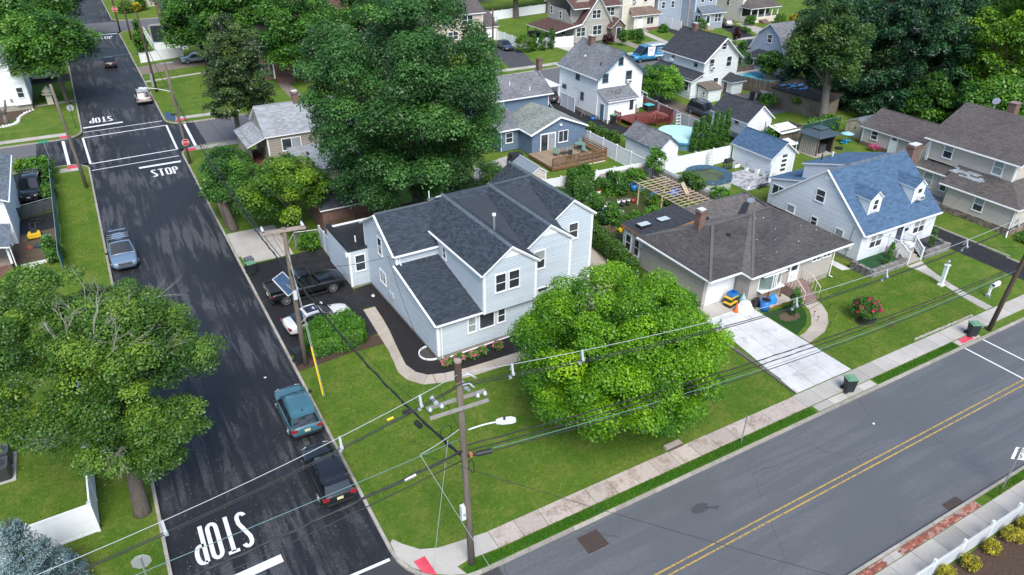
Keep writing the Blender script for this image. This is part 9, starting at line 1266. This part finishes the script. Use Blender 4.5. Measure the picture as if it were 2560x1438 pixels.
for i, (x, y) in enumerate(((34.1, 7.55), (33.75, 6.95), (35.95, 7.7), (36.4, 9.0), (35.3, 6.7), (33.9, 6.0))):
    S_ = thing('path_light', 'small black solar path light along the curved bungalow path, %s' % ('inner far', 'inner near', 'outer middle', 'outer far by the steps', 'outer near', 'nearest the drive')[i], 'path light', (x, y, 0), 0, 'solar path lights'); MB().bar((0, 0, 0), (0, 0, .4), .02).tube([(0, 0, .4), (0, 0, .45), (0, 0, .48)], [.05, .07, .02], 8).build('lamp', DARKM, S_)
S_ = thing('kerb_step', 'low concrete step sunk in the lawn edge under the bright tree', 'step', (16.3, 2.15, 0)); MB().box((-.55, -.2, 0), (.55, .12, .16)).build('tread', CONC_P, S_); MB().box((-.5, -.32, -.02), (.5, -.2, .07)).build('tread', mat('dark_step', (.09, .07, .06), .9), S_)
for x, y, l in ((20.9, 5.2, 'white paper scrap on the lawn right of the bright tree'), (27.9, -2.1, 'white litter scrap on the main road'), (-.3 - 1.6, 19.6, 'white scrap on the black side street')): tag(heap('', x, y, .09, .07, .06, WHP, 'litter', 'litter', -.11 if y < 0 or x < 0 else .02), l, 'litter')
tag(heap('', 7.5, 25.6, .13, .13, .14, WHP, 'landscape_light', 'light', .01), 'small round white landscape light in the black mulch', 'garden light')
# condensers, bottom left
for y in (17.5, 18.7):
    S_ = thing('condenser', 'grey air conditioner condenser on the slab at the left edge, %s' % ('nearer one' if y < 18 else 'farther one'), 'air conditioner', (-15.95, y, .08), 0, 'condensers'); MB().prism([(-.42, -.5), (.42, -.5), (.5, -.42), (.5, .42), (.42, .5), (-.42, .5), (-.5, .42), (-.5, -.42)], 0, .85).build('casing', mat('condenser_grey', (.055, .06, .066), .5), S_); [MB().box((-.46, -.505, .08 + i * .08), (.46, -.495, .11 + i * .08)).build('louvre', DARKM, S_) for i in range(9)]; g_ = MB(); [g_.tube([(.36 * k / 4 * math.cos(a), .36 * k / 4 * math.sin(a), .87) for a in np.linspace(0, 6.283, 16)], .012, 4) for k in (1, 2, 3, 4)]; g_.build('fan_grille', BLACK, S_)
MB().box((-16.6, 16.9, 0), (-15.3, 19.3, .08)).build('condenser_slab', CONC, kind='structure')
# west yard
S_ = thing('ride_mower', 'yellow lawn mower on the dirt yard by the left house', 'mower', (-14.2, 48.7, .01)); MB().prism([(-.5, -.4), (.5, -.4), (.4, .4), (-.4, .4)], .15, .5).build('deck', YELP, S_); MB().box((-.2, -.1, .5), (.2, .35, .75)).build('engine', DKP, S_); [MB().tube([(x, y, .15), (x + .1, y, .15)], .15, 10).build('wheel', BLACK, S_) for x in (-.55, .45) for y in (-.3, .3)]; MB().bar((-.2, .4, .5), (-.2, 1.0, 1.0), .04).bar((.2, .4, .5), (.2, 1.0, 1.0), .04).bar((-.2, 1.0, 1.0), (.2, 1.0, 1.0), .04).build('handle', DARKM, S_)
tag(MB().tube([(-14.0 + .5 * math.cos(a), 52.2 + .35 * math.sin(a), .05 + .02 * a % .1) for a in np.linspace(0, 18.8, 60)], .035, 6).build('coiled_hose', BLACK), 'black coiled hose on the dark netted pad', 'hose'); heap('dark green netting heap next to the yellow mower', -13.6, 46.8, .9, .5, .3, mat('dark_net', (.03, .045, .05), .9, bump=(9, 1, .1)), 'netting_heap', 'netting'); heap('red-brown pot pile beside the netting', -14.6, 46.6, .3, .3, .35, mat('clay', (.24, .07, .05), .8), 'pot_pile', 'pots'); heap('white bagged statue by the brick porch', -14.4, 42.3, .35, .25, .5, WHP, 'white_bag', 'bag'); planks('white boards lying by the brick porch', -14.0, 43.4, 8, 3, 2.2, WHP)
S_ = thing('birdhouse_post', 'cream pagoda-roofed birdhouse beside the leaning wooden pole', 'birdhouse', (-12.1, 93.2, 0)); MB().prism([(-.35, -.35), (.35, -.35), (.35, .35), (-.35, .35)], 0, 1.3).build('base', mat('cream_wood', (.6, .55, .42), .7), S_)
for z, r_ in ((1.3, .85), (1.62, .7)): MB().tube([(0, 0, z), (0, 0, z + (.25 if z < 1.5 else .7))], [r_, .3 if z < 1.5 else .04], 6).build('roof', MC['cream_wood'], S_)
S_ = thing('trash_cans', 'dark gate in the white fence with posts at top left', 'gate', (4.6, 128.2, 0)); MB().box((0, 0, 0), (1.9, .08, 2.6)).build('gate_panel', mat('dark_gate', (.02, .028, .036), .5), S_); MB().box((-.25, -.05, 0), (-.02, .15, 2.9)).box((1.92, -.05, 0), (2.15, .15, 2.9)).box((-.25, -.06, 2.62), (2.15, .16, 2.9)).build('gate_frame', mat('grey_frame', (.30, .30, .31), .6), S_)
for x, y, l, m in ((4.9, 122.2, 'blue drum inside the white-fenced yard', BLUEP), (5.6, 121.9, 'black drum inside the white-fenced yard', DKP)): bucket(l, x, y, .35, 1.0, m, None, .01, 'drum', 'drum', 'yard drums')
tag(MB().tube([(67.2, 100.5, 0), (67.2, 100.5, .9)], 1.2, 16).build('raised_bed', DKP), 'round dark raised bed behind the carport', 'raised bed'); heap('blue bins pile inside the carport', 69.2, 93.5, .5, .4, .8, BLUEP, 'bin_pile', 'bins')
S_ = thing('boat_toy', 'red white and blue inflatable beside the red deck steps', 'inflatable', (48.2, 45.6, .02)); [MB().tube([(0, 0, .12 + i * .22), (1.3, .9, .12 + i * .22)], .16, 10).build('tube', q, S_, True) for i, q in enumerate((BLUEP, WHP, REDP_))]; tag(MB().tube([(43.0 + 2.0 * t, 49.6 - 3.2 * t * t, .12 + .5 * math.sin(t * 3.1)) for t in np.linspace(0, 1, 10)], [.05] + [.45 + .15 * math.sin(i) for i in range(8)] + [.05], 8).build('upturned_canoe', WHP, None, True), 'white curved slide hull lying behind the clipped shrubs', 'pool slide'); bucket('small blue bucket by the white house foundation', 47.0, 53.2, .3, .45, BLUEP, None, .012, 'barrel', 'bucket', None)
S_ = thing('scooter_stand', 'small folded grey walker beside the white house corner', 'walker', (46.8, 55.0, 0)); MB().bar((-.3, 0, 0), (0, .1, 1.0), .04).bar((.3, 0, 0), (0, .1, 1.0), .04).bar((-.2, .1, .4), (.2, .1, .4), .04).build('frame', STEEL, S_)
S_ = thing('white_lattice', 'white lattice screen behind the bins of the pale green house', 'lattice', (73.4, 50.6, 0)); b = MB(); [b.bar((0, i * -.25, 0), (.1, i * -.25 - 1.0, 1.2), .03) for i in range(10)]; [b.bar((0, i * -.25 - 1, 0), (.1, i * -.25, 1.2), .03) for i in range(10)]; b.build('lath', WHITE, S_); tag(MB().prism([(-1.9, 0), (.6, 0), (.6, 2.2), (-1.9, 2.2)], 1.95, 2.05).build('awning', WHITE), '', '') if 0 else None
A_ = thing('awning', 'white panel canopy between the blue-roofed garage and the gazebo', 'canopy', (56.6, 31.3, 0)); MB().face([(-.9, -.9, 2.0), (1.3, -.9, 2.0), (1.3, .6, 2.2), (-.9, .6, 2.2)]).face([(-.9, -.9, 2.06), (1.3, -.9, 2.06), (1.3, .6, 2.26), (-.9, .6, 2.26)]).build('panel', WHITE, A_); [bx(A_, 'post', (x, y, 0), (x + .08, y + .08, 2.3), WHITE) for x in (-.8, 1.15) for y in (-.8, .5)]
